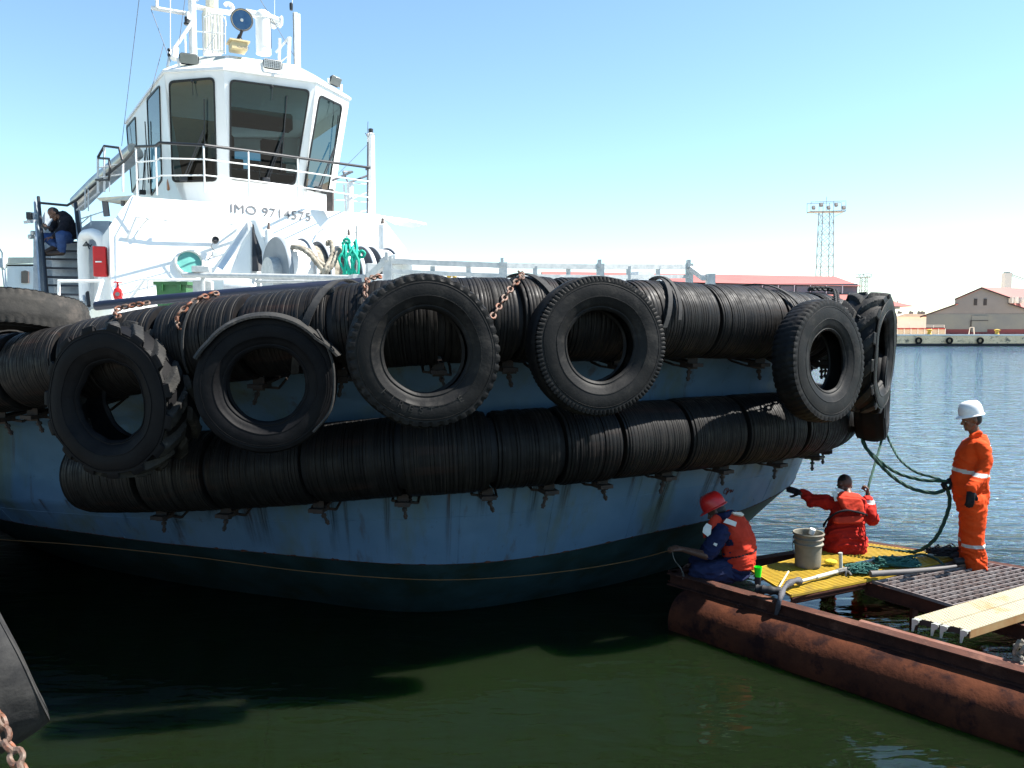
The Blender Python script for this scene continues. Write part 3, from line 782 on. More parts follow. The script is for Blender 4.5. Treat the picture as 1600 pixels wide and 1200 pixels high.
# portholes
M['port_glass'] = mat('pale_green_porthole', (.10, .30, .27), (.12, .34, .30), 3, .08, spec=.5)
def porthole(u, v, r):
    c = fpx(u, v); mb = MB(); mb.lathe([(r * 1.02, 0), (r * 1.22, 0), (r * 1.25, .05), (r * 1.18, .075), (r * 1.05, .075), (r * 1.0, .02)], c, FN, 32, closed=True, cap=False)
    fr_ = mb.obj('porthole', M['white2'], house); mb = MB(); mb.lathe([(r * 1.03, .015), (.001, .03)], c, FN, 32); mb.obj('porthole_glass', M['port_glass'], fr_)
porthole(295.5, 411, .195)
# pipe rails standing off the front
def rail(pts, r=.018, name='pipe', m='white2', parent=house, seg=8, n=1):
    mb = MB(); mb.tube(cr(pts, n) if n > 1 else pts, r, seg); return mb.obj(name, M[m], parent)
rail([fpx(199, 372, .02), fpx(213, 339, .22), fpx(262, 343, .24), fpx(362, 350, .22), fpx(380, 345, .10)], .022)
rail([fpx(218, 357, .02), fpx(231, 342, .2)], .015)
rail([fpx(495, 365, .02), fpx(505, 358, .2), fpx(560, 363, .2), fpx(598, 369, .2)], .02)
mb = MB()
for (u, v) in ((232, 342), (258, 343)): mb.ball(fpx(u, v, .22), .04, 10, 6)
mb.obj('pipe_fitting', M['white2'], house)
# little lamp, box and cable at the buttress
mb = MB(); c = fpx(337, 374, .25); mb.lathe([(.03, -.12), (.055, -.08), (.06, 0), (.045, .02), (.03, .0)], c, FN, 16); mb.obj('deck_lamp', M['black'], house)
mb = MB(); mb.box(fpx(336, 397, .3), (.10, .08, .09), frame(PORT), bev=.01); mb.obj('junction_box', M['greywhite'], house)
rail([fpx(336, 392, .3), fpx(328, 402, .25), fpx(322, 414, .25)], .006, 'cable', 'black', n=4)
rail([fpx(334, 378, .26), fpx(330, 385, .28), fpx(336, 392, .3)], .006, 'cable', 'black', n=4)
# buttress: triangular wing wall going forward from the house to the winch, with a dark gap in its edge
def ship_px(u, v, Y): return at(u, v, Y)
b0 = at(392, 340, 13.9); b1 = at(340, 427, 12.9); b2 = at(392, 427, 12.6)
plate([fpx(386, 346, .0), at(333, 428, 12.7), at(331, 460, 12.7), at(392, 460, 12.7), at(391, 345, 13.0)], PORT * .10 - FWD * .02, M['white'], 'wing_wall', house)
plate([at(394, 350, 12.98), at(398, 352, 12.98), at(412, 392, 12.9), at(404, 398, 12.9), at(404, 424, 12.75), at(394, 424, 12.75)], PORT * .08, M['black'], 'wall_slot', house)
plate([at(391, 344, 13.0), at(396, 345, 13.0), at(421, 395, 12.95), at(432, 460, 12.75), at(412, 460, 12.75), at(409, 392, 12.9)], PORT * .06 + FWD * .05, M['white'], 'wing_flange', house)
# vent posts with brown caps
M['cap'] = mat('brown_metal_cap', (.16, .12, .10), (.10, .08, .07), 10, .5)
def post(u, v0, v1, Y, r, cap_=True):
    a = at(u, v1, Y); b = at(u, v0, Y); a.x = b.x; a.y = b.y; mb = MB(); mb.lathe([(r, 0), (r, (b - a).length), (r * .8, (b - a).length + .02)], a, (0, 0, 1), 16)
    o = mb.obj('vent_post', M['white2'], house)
    if cap_: mb = MB(); mb.lathe([(r * .42, -.01), (r * .42, .06), (r * .3, .08), (r * .3, .13)], b, (0, 0, 1), 12); mb.obj('cap', M['cap'], o)
post(420, 361, 430, 12.9, .06); post(545, 370, 430, 14.6, .06); post(598, 352, 390, 15.6, .09)
# far bulge of the house and its shelf flap
plate([at(596, 337, 17.2), at(640, 343, 17.6), at(640, 346, 17.6), at(618, 351, 17.3), at(598, 341, 17.2)], (.3, .6, 0), M['white'], 'awning_flap', house)

# ---------------------------------------------------------------- wheelhouse
KW = 1.16
def aw(u, v, Y): return at(u, v, Y * KW)      # roof gear stands this much farther off than first measured
ZW = 3.1 + 4.1 * KW; ZB = A.z - .02
TOP = [V(-7.84, 16.97), V(-5.64, 13.6), V(-4.62, 13.44), V(-3.30, 14.13), V(-2.95, 15.2)]
TOP = [V(p.x * KW, p.y * KW, ZW) for p in TOP]
ctrw = V(-6.0, 18.6, 0)
TOP += [TOP[4] - FWD * 3.9, TOP[0] + PORT * 1.2 - FWD * .9]
nT = len(TOP)
def inset(poly, d, z, center):
    out = []
    for i in range(len(poly)):
        a, b, c = poly[i - 1], poly[i], poly[(i + 1) % len(poly)]
        e1 = (b - a); e1.z = 0; e1.normalize(); e2 = (c - b); e2.z = 0; e2.normalize()
        n1 = V(-e1.y, e1.x, 0); n2 = V(-e2.y, e2.x, 0)
        if n1.dot(center - b) < 0: n1 = -n1
        if n2.dot(center - b) < 0: n2 = -n2
        m_ = (n1 + n2).normalized(); k = d / max(.35, m_.dot(n1)); q = b + m_ * k; q.z = z; out.append(q)
    return out
BOT = inset(TOP, .42, ZB, ctrw)
def glass_mat():
    m = bpy.data.materials.new('tinted_window_glass'); m.use_nodes = True; t = m.node_tree; t.nodes.clear()
    o = t.nodes.new('ShaderNodeOutputMaterial'); a = t.nodes.new('ShaderNodeBsdfTransparent'); a.inputs[0].default_value = (.13, .22, .24, 1)
    g_ = t.nodes.new('ShaderNodeBsdfGlossy'); g_.inputs['Roughness'].default_value = .02; f = t.nodes.new('ShaderNodeFresnel'); f.inputs[0].default_value = 1.6
    x = t.nodes.new('ShaderNodeMixShader'); t.links.new(f.outputs[0], x.inputs[0]); t.links.new(a.outputs[0], x.inputs[1]); t.links.new(g_.outputs[0], x.inputs[2]); t.links.new(x.outputs[0], o.inputs[0]); return m
M['glass'] = glass_mat(); M['seal'] = mat('window_rubber_seal', (.008, .009, .010), None, 5, .5)
wh = thing  # placeholder name, the shell mesh is built below
def face_pt(i, u, v, out=0.0):
    """point on wheelhouse face i at a photo pixel, pushed out along its normal"""
    a, b, c = TOP[i], TOP[(i + 1) % nT], BOT[i]; n_ = (b - a).cross(c - a).normalized()
    if n_.dot(a - ctrw) < 0: n_ = -n_
    d = ray(u, v); o = V(0, 0, CAMZ); p = o + d * ((a - o).dot(n_) / d.dot(n_)); return p + n_ * out, n_
def rounded(q, rad, k=5):
    out = []
    for i in range(4):
        a, b, c = q[i - 1], q[i], q[(i + 1) % 4]; e1 = (a - b).normalized(); e2 = (c - b).normalized()
        s_ = b + e1 * rad; e = b + e2 * rad
        for j in range(k + 1):
            t = j / k; out.append(s_ * (1 - t) ** 2 + b * 2 * t * (1 - t) + e * t * t)
    return out
WIN = {}
def window(i, quad, parent=None, rad=.10):
    WIN.setdefault(i, []).append(quad)
    parent = wh
    q = [face_pt(i, u, v, .012)[0] for u, v in quad]; n_ = face_pt(i, *quad[0])[1]
    c = sum(q, V(0, 0, 0)) / 4
    inner = rounded(q, rad); outer = [p + (p - c).normalized() * .045 for p in inner]; m_ = len(inner)
    mb = MB(); a = [p - n_ * .03 for p in outer]; b_ = [p + n_ * .012 for p in outer]; cc = [p + n_ * .012 for p in inner]; d_ = [p - n_ * .006 for p in inner]
    mb.ring_loft([a, b_, cc, d_], cap=False); w_ = mb.obj('window', M['seal'], parent, smooth=30)
    mb = MB(); mb.add([p + n_ * .000 for p in inner], [tuple(range(m_))]); mb.obj('pane', M['glass'], w_, smooth=0)
    return w_, n_
Q1 = [(266, 130), (334, 124), (338, 280), (271, 282)]; Q2 = [(361, 127), (482, 143), (459, 287), (361, 278)]; Q3 = [(499, 151), (533, 167), (511, 301), (476, 292)]
Q0 = [(231, 157), (250, 135), (253, 278), (237, 305)]; Qm = [(199, 200), (212, 184), (216, 282), (207, 300)]
def shell():
    mb = MB()
    def quad_holes(T0, T1, B1, B0, holes):
        # holes: corner lists ordered top-left, top-right, bottom-right, bottom-left
        vs = [T0, T1, B1, B0] + [p for h in holes for p in h]
        if len(holes) == 1:
            fs = [(0, 1, 5, 4), (1, 2, 6, 5), (2, 3, 7, 6), (3, 0, 4, 7)]
        else:   # two holes side by side
            fs = [(0, 1, 9, 8), (0, 8, 5, 4), (1, 2, 10, 9), (2, 3, 11, 10), (11, 3, 7, 6), (3, 0, 4, 7), (5, 8, 11, 6)]
        mb.add(vs, fs)
    hol = {1: [Q1], 2: [Q2], 3: [Q3], 0: [Qm, Q0]}
    for i in range(nT):
        T0, T1, B1, B0 = TOP[i], TOP[(i + 1) % nT], BOT[(i + 1) % nT], BOT[i]
        if i in hol: hs = [[face_pt(i, u, v, 0)[0] for u, v in q_] for q_ in hol[i]]
        else:
            def bl(a, b): return T0.lerp(T1, a).lerp(B0.lerp(B1, a), b)
            hs = [[bl(.12, .14), bl(.88, .14), bl(.88, .62), bl(.12, .62)]]
        quad_holes(T0, T1, B1, B0, hs)
    mb.add(list(BOT), [tuple(range(nT))]); mb.add([p - V(0, 0, .02) for p in TOP], [tuple(range(nT))])
    o = mb.obj('wheelhouse', M['white'], tug, smooth=0); return o
wh = shell()
# interior: console, helm seats, ceiling panel, back bulkhead
M['interior'] = mat('wheelhouse_lining', (.10, .095, .085), (.08, .075, .07), 3, .7); M['console'] = mat('console_grey', (.05, .055, .06), None, 3, .6)
cI = sum(BOT, V(0, 0, 0)) / nT
mb = MB(); mb.ring_loft([[cI.xy.to_3d() + (p - cI).xy.to_3d() * .72 + V(0, 0, ZB + .9) for p in BOT], [cI.xy.to_3d() + (p - cI).xy.to_3d() * .80 + V(0, 0, ZB + .95) for p in BOT]]); mb.obj('console_top', M['console'], wh, smooth=0)
mb = MB(); f0 = (BOT[2] + BOT[3]) / 2
for k in (-.55, .45):
    c_ = f0 - FWD * 1.25 + PORT * k; c_.z = ZB
    mb.box(c_ + V(0, 0, 1.0), (.5, .5, .14), frame(PORT), bev=.04); mb.box(c_ - FWD * .24 + V(0, 0, 1.42), (.46, .12, .8), frame(PORT), bev=.04); mb.box(c_ + V(0, 0, .5), (.1, .1, .9))
mb.obj('helm_seat', M['blackcloth_i'] if 'blackcloth_i' in M else M['console'], wh)
mb = MB(); c_ = f0 - FWD * .55; c_.z = ZB + 1.05
for k in (-.5, -.1, .35): mb.box(c_ + PORT * k, (.30, .08, .22), frame(PORT), bev=.01)
mb.box(c_ - V(0, 0, .25), (1.5, .4, .3), frame(PORT), bev=.02)
mb.obj('instrument_desk', M['interior'], wh)
mb = MB(); c_ = f0 - FWD * 1.0; c_.z = ZW - .5; mb.box(c_, (1.5, .3, .34), frame(PORT), bev=.03); mb.obj('overhead_panel', M['interior'], wh)
M['amber'] = mat('amber_reflection', (.55, .22, .09), (.42, .16, .07), 4, .5)
mb = MB(); c_ = (BOT[1] + BOT[2]) / 2 - FWD * 1.6 + PORT * .1; c_.z = ZB + 1.4; mb.box(c_, (1.3, .2, 1.5), frame(PORT), bev=.02); mb.obj('reflection_box', M['amber'], wh)  # added amber block standing in for the brownish reflection in this pane
W1, n1_ = window(1, Q1)
W2, n2_ = window(2, Q2)
W3, n3_ = window(3, Q3)
W0, n0_ = window(0, Q0)
Wm, nm_ = window(0, Qm, rad=.06)
# wipers
def wiper(i, a, b, arm):
    p, n_ = face_pt(i, *a, .07); q, _ = face_pt(i, *b, .05)
    mb = MB(); mb.tube([p, q], .012, 6); s_, _ = face_pt(i, *arm, .10)
    mb.tube([s_, p.lerp(q, .45) + n_ * .03], .014, 6); mb.tube([s_ + V(.05, 0, 0), p.lerp(q, .5) + n_ * .03], .010, 6); mb.box(s_, (.14, .12, .10), frame(PORT), bev=.01)
    mb.obj('wiper', M['black'], wh)
wiper(1, (322, 155), (322, 262), (291, 279)); wiper(2, (447, 150), (438, 268), (414, 282)); wiper(3, (524, 180), (514, 275), (490, 295))
wiper(0, (232, 190), (236, 285), (230, 300))
mb = MB()
for i, u, v in ((1, 303, 128), (2, 424, 136), (3, 517, 160)):
    p, n_ = face_pt(i, u, v, .05); mb.lathe([(.012, 0), (.03, .02), (.012, .05)], p, n_, 8); mb.tube([p, p - V(0, 0, .25)], .005, 5)
mb.obj('washer_nozzle', M['black'], wh)
# inside the wheelhouse, seen dimly in the glass the photo shows reflections: blinds edge strips
# roof: low parapet with grey-green panels set between white corner pieces
ZR = ZW + .05
roof0 = inset(TOP, -.03, ZW, ctrw); roof1 = inset(TOP, -.03, ZR, ctrw); roof2 = inset(TOP, .62, ZR + .42, ctrw); roof3 = inset(TOP, .70, ZR + .42, ctrw)
mb = MB(); mb.ring_loft([roof0, roof1, roof2]); roof = mb.obj('roof', M['white'], wh, smooth=0)
M['panel'] = mat('grey_green_panel', (.42, .44, .38), (.38, .40, .35), 3, .5)
for i, (t0_, t1_) in ((1, (.12, .93)), (2, (.10, .60)), (2, (.66, .97)), (3, (.1, .9)), (0, (.6, .95))):
    a, b, c, d = roof1[i], roof1[(i + 1) % nT], roof2[(i + 1) % nT], roof2[i]
    def bl(s_, t): return (a.lerp(b, s_)).lerp(d.lerp(c, s_), t)
    n_ = (b - a).cross(d - a).normalized()
    if n_.z < 0: n_ = -n_
    q = [bl(t0_, .22), bl(t1_, .22), bl(t1_ - .03, .92), bl(t0_ + .03, .92)]
    mb = MB(); mb.prism([p - n_ * .004 for p in q], n_ * .012); mb.obj('roof_panel', M['panel'], roof, smooth=0)
# floodlights on the roof edge
M['lens'] = mat('floodlight_lens', (.17, .18, .17), (.20, .21, .20), 5, .15, spec=.7)
def floodlight(u, v, Y, w_, h_, n_, roll, led=False):
    c = aw(u, v, Y); f = Vector(n_).normalized(); mb = MB()
    x = V(0, 0, 1).cross(f).normalized(); z = f.cross(x)
    M3 = Matrix((x, f, z)).transposed() @ Matrix.Rotation(R(roll), 3, 'Y')
    mb.box(c - f * .05, (w_, .10, h_), M3, bev=.045); o = mb.obj('floodlight', M['black'], roof, smooth=30)
    mb = MB(); mb.box(c + f * .004, (w_ * .88, .012, h_ * .84), M3, bev=.005); ln = mb.obj('lens', M['white2' if led else 'lens'], o)
    if led:
        mb = MB()
        for i in range(9):
            for j in range(5): mb.ball(c + M3 @ V((i - 4) * w_ * .092, 0, (j - 2) * h_ * .155) + f * .012, .011, 6, 4)
        mb.obj('led_grid', M['steel'], o)
    mb = MB(); e = M3 @ V(w_ / 2 + .02, 0, 0)
    for sgn in (-1, 1): mb.bar(c + e * sgn - f * .05, c + e * sgn * .9 - f * .05 - V(0, 0, h_ * .9), .02, .05)
    mb.bar(c + e * .9 - f * .05 - V(0, 0, h_ * .9), c - e * .9 - f * .05 - V(0, 0, h_ * .9), .05, .02); mb.tube([c - f * .05 - V(0, 0, h_ * .9), c - f * .05 - V(0, 0, h_ * 1.25)], .03, 8)
    mb.obj('bracket', M['white2'], o)
floodlight(295, 92, 13.6, .36, .21, (.25, -.95, -.15), 3); floodlight(426, 100, 13.45, .36, .18, (.3, -.93, -.15), 4, True); floodlight(525, 127, 14.8, .25, .20, (.55, -.8, -.25), 14)
# ---------------------------------------------------------------- roof top gear
def vpost(u, v0, v1, Y, r, name='post', m='white2', parent=None, seg=12):
    b = aw(u, v1, Y); t = aw(u, v0, Y); t.x, t.y = b.x, b.y; mb = MB(); mb.tube([b, t], r, seg); return mb.obj(name, M[m], parent or roof), b, t
mast, mb_, mt_ = vpost(302, -60, 85, 14.6, .075, 'mast')
def bar_px(a, b, Ya, Yb, r, name, m='white2', parent=None, seg=8):
    mb = MB(); mb.tube([aw(*a, Ya), aw(*b, Yb)], r, seg); return mb.obj(name, M[m], parent or roof)
yard = bar_px((236, 12), (302, 23), 14.3, 14.6, .045, 'yard_arm', parent=mast)
bar_px((245, -20), (245, 12), 14.3, 14.3, .03, 'yard_post', parent=mast)
mb = MB(); c = aw(292, 35, 14.5); mb.lathe([(.02, .12), (.045, .1), (.045, .0), (.065, -.02), (.05, -.05)], c, (0, 0, 1), 14); mb.obj('nav_light', M['black'], mast)
mb = MB(); c = aw(293, 27, 14.5); mb.lathe([(.04, -.04), (.04, .1)], c, (0, 0, 1), 14); mb.obj('nav_housing', M['white2'], mast)
# radar column box with scroll horns on top
mb = MB(); a = aw(333, 85, 14.9); b = aw(333, 18, 14.9); h_ = b.z - a.z
mb.box((a.x, a.y, (a.z + b.z) / 2), (.34, .42, h_), frame(PORT), bev=.01); box_ = mb.obj('equipment_column', M['cream'], roof, smooth=0)
mb = MB()
for k in (-.12, -.06, .0, .06, .12): mb.box(V(a.x, a.y, (a.z + b.z) / 2 - .03) + PORT * k + FWD * .213, (.006, .006, h_ * .86), frame(PORT))
mb.obj('panel_seam', M['greywhite'], box_)
mb = MB(); tp = V(a.x, a.y, b.z)
for sg in (-1, 1):
    pts = [tp + PORT * (.04 * sg) + V(0, 0, .02), tp + PORT * (.2 * sg) + V(0, 0, .04)] + [tp + PORT * (sg * (.33 + .085 * math.cos(t))) + V(0, 0, .13 + .085 * math.sin(t)) for t in [-1.57 + i * .6 for i in range(8)]]
    mb.tube(pts, .045, 10)
mb.box(tp + V(0, 0, .03), (.74, .16, .05), frame(PORT), bev=.01)
mb.obj('horn', M['white2'], box_)
bar_px((331, 14), (331, -40), 14.9, 14.9, .13, 'upper_column', 'cream')
# cage of thin rails round the column
mb = MB()
for u in (318, 332, 341, 349, 352): mb.tube([aw(u, 84, 14.3), aw(u, 26 if u != 349 else 34, 14.3)], .012, 6)
for v in (49, 76): mb.tube([aw(306, v, 14.4), aw(352, v + 4, 14.2)], .010, 6)
mb.tube([aw(318, 84, 14.3), aw(340, 50, 14.3)], .01, 6); mb.tube(cr([aw(318, 27, 14.3), aw(335, 22, 14.3), aw(350, 27, 14.2), aw(353, 40, 14.2)], 5), .014, 6)
mb.obj('cage_rail', M['white2'], roof)
# searchlight
M['search'] = mat('yellowed_housing', (.62, .50, .28), (.52, .42, .24), 8, .5)
M['reflector'] = mat('blue_reflector', (.03, .07, .16), (.05, .10, .20), 5, .12, metal=.7)
c = aw(378, 31, 14.0); sn = V(.33, -.93, -.12).normalized()
mb = MB(); mb.lathe([(.06, -.34), (.12, -.30), (.165, -.20), (.19, -.02), (.20, .0), (.20, .02), (.185, .02), (.18, -.01)], c, sn, 32, cap=False); sl_ = mb.obj('searchlight', M['search'], roof)
mb = MB(); mb.lathe([(.182, -.005), (.13, -.05), (.05, -.07), (.001, -.07)], c, sn, 32); mb.obj('reflector', M['reflector'], sl_)
mb = MB(); mb.ball(c - sn * .03, .04, 14, 8); mb.obj('bulb', M['white2'], sl_)
mb = MB(); mb.lathe([(.205, -.015), (.212, 0), (.205, .022), (.19, .022)], c, sn, 32, closed=True, cap=False); mb.obj('lens_ring', M['mark'], sl_)
mb = MB(); b = aw(373, 80, 14.05)
for k in range(7):
    a_ = R(200 + k * 23); q = c - sn * .15
mb.tube([c + V(0, 0, -.19), aw(374, 60, 14.05)], .03, 8); mb.lathe([(.08, 0), (.05, .05), (.02, .12)], aw(374, 64, 14.05), (0, 0, 1), 10)
mb.obj('swivel', M['black'], sl_)
mb = MB(); mb.box(aw(372, 74, 14.0), (.30, .3, .16), frame(PORT), bev=.01); mb.box(aw(372, 67, 14.0), (.38, .36, .03), frame(PORT)); mb.obj('pedestal', M['search'], sl_)
text_on('FURUNO', aw(370, 74, 13.82), PORT, V(0, 0, 1), .055, M['mark'], sl_, 'plate_text')
# monitor column with domed head
cm = aw(412, 85, 14.9); tm = aw(412, 30, 14.9); mb = MB()
mb.lathe([(.15, 0), (.15, (tm - cm).length), (.17, (tm - cm).length + .01), (.17, (tm - cm).length + .06), (.15, (tm - cm).length + .12), (.08, (tm - cm).length + .17), (.01, (tm - cm).length + .18)], V(cm.x, cm.y, cm.z), (0, 0, 1), 28)
col = mb.obj('monitor_column', M['white'], roof)
mb = MB(); c = V(cm.x, cm.y, tm.z + .07); mb.tube([c - PORT * .34, c - PORT * .1], .07, 14); mb.tube([c + PORT * .1 - V(0, 0, .01), c + PORT * .34 - V(0, 0, .06)], .08, 14); mb.box(c + PORT * .36 - V(0, 0, .06), (.06, .2, .2), frame(PORT), bev=.02)
mb.tube(cr([c + PORT * .30 - V(0, 0, .08), c + PORT * .22 - V(0, 0, .18), c + PORT * .12 - V(0, 0, .12)], 5), .05, 10)
mb.obj('monitor_head', M['white'], col)
rail([cm + V(.17, -.05, .1), V(cm.x + .17, cm.y - .05, tm.z)], .008, 'cable', 'black', roof)
# right hand lamp post, antenna and whip
bar_px((463, 108), (461, 20), 15.0, 15.0, .05, 'antenna_mast'); bar_px((467, 112), (466, 22), 15.02, 15.02, .04, 'antenna_mast')
bar_px((451, 105), (452, 58), 14.9, 14.9, .04, 'antenna_mast'); bar_px((452, 58), (431, 82), 14.9, 14.9, .025, 'brace'); bar_px((452, 86), (434, 100), 14.9, 14.9, .015, 'brace')
bar_px((436, 96), (437, 60), 14.8, 14.8, .03, 'brace')
bar_px((458, 20), (460, 108), 14.7, 14.8, .008, 'cable', 'black')
mb = MB(); mb.lathe([(.03, -.05), (.035, 0), (.035, .08), (.015, .1)], aw(455, 12, 14.7), (0, 0, 1), 10); mb.obj('sensor', M['black'], roof)
bar_px((456, 14), (460, -60), 14.7, 14.7, .008, 'whip_antenna'); bar_px((429, 27), (429, -60), 14.9, 14.9, .006, 'whip_antenna')
bar_px((266, 85), (266, -60), 14.2, 14.2, .010, 'whip_antenna'); bar_px((262, 105), (266, 78), 14.0, 14.2, .03, 'whip_base')
mb = MB()
for v in (78, 86, 95): mb.ball(aw(264, v, 14.1), .035, 8, 5)
mb.tube([aw(264, 76, 14.1), aw(264, 97, 14.1)], .012, 6)
mb.obj('insulator', M['black'], roof)
bar_px((267, 84), (300, 35), 14.3, 14.5, .035, 'brace'); bar_px((272, 92), (274, 76), 14.0, 14.1, .07, 'brace'); bar_px((290, 82), (289, 55), 14.2, 14.3, .02, 'brace')
# stays
for a, b, Ya, Yb in (((236, 15), (266, 95), 14.3, 14.0), ((293, -30), (278, 80), 14.5, 14.2), ((234, 150), (256, 68), 13.8, 14.2), ((222, -40), (190, 228), 14.6, 17.2), ((395, -20), (470, 105), 14.5, 15.1)):
    bar_px(a, b, Ya, Yb, .006, 'stay_wire', 'mark', seg=5)

# ---------------------------------------------------------------- wheelhouse deck railing
def deck_rail(pts_top, zb, posts, m_top='black', mids=(.36, .70), name='railing', parent=None, r=.024):
    mb = MB(); mb.tube(pts_top, r, 8); o = mb.obj(name, M[m_top], parent or tug)
    mb = MB()
    for k in mids: mb.tube([V(p.x, p.y, zb + (p.z - zb) * k) for p in pts_top], .012, 6)
    for p in posts: mb.tube([V(p.x, p.y, zb), p - V(0, 0, .01)], .016, 6)
    mb.obj('rail_bars', M['white2'], o); return o
fr1 = [at(212, 229, 14.2), at(243, 228, 13.85), at(249, 223, 13.75), at(320, 227, 13.55), at(400, 237, 14.15), at(470, 247, 14.8), at(578, 262, 16.2)]
deck_rail(fr1, ZT + .0, [at(212, 230, 14.2), at(243, 228, 13.85), at(318, 227, 13.55), at(388, 236, 14.05), at(465, 246, 14.75)], name='bridge_railing')
# small ladder gate and platform at left
mb = MB()
P_ = [at(214, 229, 14.2), at(196, 250, 15.0), at(150, 286, 16.0), at(120, 312, 16.6)]
mb.tube(P_, .026, 8); mb.tube([at(120, 312, 16.6), at(105, 321, 16.9), at(62, 317, 17.2)], .026, 8)
mb.tube([at(153, 246, 15.6), at(163, 228, 15.6), at(186, 231, 15.4), at(191, 250, 15.3)], .024, 8); mb.tube([at(153, 247, 15.6), at(170, 248, 15.4), at(172, 262, 15.3), at(170, 281, 15.3), at(150, 281, 15.6)], .022, 8)
hr = mb.obj('stair_handrail', M['black'], tug)
mb = MB()
for u, v0, v1, Y in ((153, 247, 302, 15.6), (163, 229, 300, 15.6), (192, 251, 300, 15.3), (171, 284, 300, 15.3), (133, 294, 326, 16.2), (138, 290, 330, 16.2)):
    mb.tube([at(u, v0, Y), at(u, v1, Y)], .022 if u in (153, 163, 192) else .012, 6)
for v in (262, 278): mb.tube([at(153, v, 15.6), at(192, v - 6, 15.3)], .012, 6)
mb.tube([at(120, 328, 16.6), at(155, 300, 16.0)], .02, 6); mb.tube([at(126, 342, 16.8), at(160, 331, 16.4), at(164, 332, 16.4)], .012, 6); mb.tube([at(126, 350, 16.8), at(142, 336, 16.4), at(142, 352, 16.4)], .012, 6)
mb.obj('stair_rail_posts', M['greywhite'], hr)
plate([at(150, 309, 15.2), at(207, 305, 14.4), at(202, 312, 14.4), at(156, 314, 15.2)], (.15, 1.2, .05), M['cream'], 'side_platform', tug)
mb = MB(); mb.bar(at(164, 314, 15.2), at(167, 338, 15.2), .05, .10); mb.obj('platform_bracket', M['mark'], tug); mb = MB(); mb.bar(at(192, 313, 14.8), at(192, 322, 14.8), .05, .05); mb.obj('platform_bracket', M['mark'], tug)
# big slanting duct behind
M['duct'] = mat('silver_duct', (.55, .54, .50), (.42, .41, .38), 5, .3, metal=.5)
mb = MB(); mb.tube([at(212, 236, 18.0), at(150, 290, 18.6), at(122, 318, 19.0)], .19, 20); mb.obj('exhaust_duct', M['duct'], tug)
# right hand lamp mast and rails
om, b_m, t_m = vpost(581, 210, 345, 16.3, .085, 'lamp_mast', parent=tug)
mb = MB(); mb.lathe([(.06, -.03), (.10, 0), (.05, .03)], t_m, (0, 0, 1), 14); mb.obj('lamp_bracket', M['white2'], om)
mb = MB(); mb.lathe([(.055, .03), (.055, .12), (.03, .13)], t_m, (0, 0, 1), 14); mb.obj('lamp', M['black'], om)
mb = MB(); mb.tube([at(574, 345, 16.2), at(575, 222, 16.2)], .02, 6); mb.tube([at(574, 212, 16.2), at(575, 190, 16.2)], .006, 5); mb.tube([at(571, 208, 16.2), at(575, 215, 16.2), at(578, 208, 16.2)], .01, 5); mb.obj('mast_cable', M['mark'], om)
mb = MB(); mb.tube([at(536, 268, 16.0), at(551, 268, 16.1), at(519, 282, 15.9)], .022, 6); mb.tube([at(536, 268, 16.0), at(544, 286, 16.1), at(575, 274, 16.3)], .022, 6); mb.tube([at(571, 265, 16.3), at(578, 262, 16.3)], .02, 6); rr_ = mb.obj('aft_handrail', M['mark'], tug)
mb = MB(); mb.tube([at(547, 286, 16.1), at(547, 332, 16.1)], .065, 8); mb.tube([at(537, 288, 16.1), at(540, 330, 16.1)], .02, 6)
for v in (288, 316): mb.tube([at(520, v - 4, 15.9), at(576, v, 16.3)], .010, 6)
for a, b in (((547, 312), (576, 300)), ((547, 335), (576, 328)), ((537, 296), (547, 330))): mb.tube([at(*a, 16.1), at(*b, 16.3)], .012, 6)
mb.obj('rail_bars', M['white2'], rr_)
bar_px((520, 280), (575, 225), 15.9, 16.2, .005, 'stay_wire', 'mark', tug, 5)
mb = MB(); mb.bar(at(516, 296, 15.6), at(516, 330, 15.6), .12, .12); mb.obj('hinge_post', M['cap'], wh)

# ---------------------------------------------------------------- starboard side: stairs, trunk, cabinet, hydrant
M['stair'] = mat('blue_grey_stair_paint', (.36, .41, .46), (.26, .30, .34), 5, .5)
M['tread'] = mat('dark_stair_nosing', (.04, .045, .055), None, 9, .6)
stair = thing  # noqa
sA, sB = at(76, 470, 15.6), at(70, 378, 17.0)      # left foot, left head
tA, tB = at(134, 470, 15.6), at(120, 378, 17.0)
mb = MB()
for (lo_, hi_) in ((at(68, 478, 15.5), at(58, 318, 17.3)), (at(136, 478, 15.5), at(120, 322, 17.3))): mb.bar(lo_, hi_, .26, .035, up=(1, 0, 0))
st = mb.obj('stairway', M['stair'], tug, smooth=0)
mb = MB(); mb.tube([at(75, 478, 15.35), at(60, 308, 17.15)], .035, 8); mb.tube([at(139, 478, 15.35), at(118, 316, 17.15)], .035, 8); mb.obj('handrail', M['black'], st)
for v in (378, 392, 405, 419, 433, 446, 460):
    k = (v - 378) / 92; Y = 17.0 - 1.4 * k; a = at(69 + 7 * k, v, Y); b = at(121 + 12 * k, v + 1, Y)
    mb = MB(); mb.bar(a + V(0, .11, 0), b + V(0, .11, 0), .24, .035); tr = mb.obj('tread', M['stair'], st, smooth=0)
    mb = MB(); mb.bar(a + V(0, -.012, .004), b + V(0, -.012, .004), .02, .04); mb.obj('nosing', M['tread'], tr, smooth=0)
    mb = MB(); mb.bar(a + V(0, .225, -.10), b + V(0, .225, -.10), .012, .17); mb.obj('riser', M['stair'], tr, smooth=0)
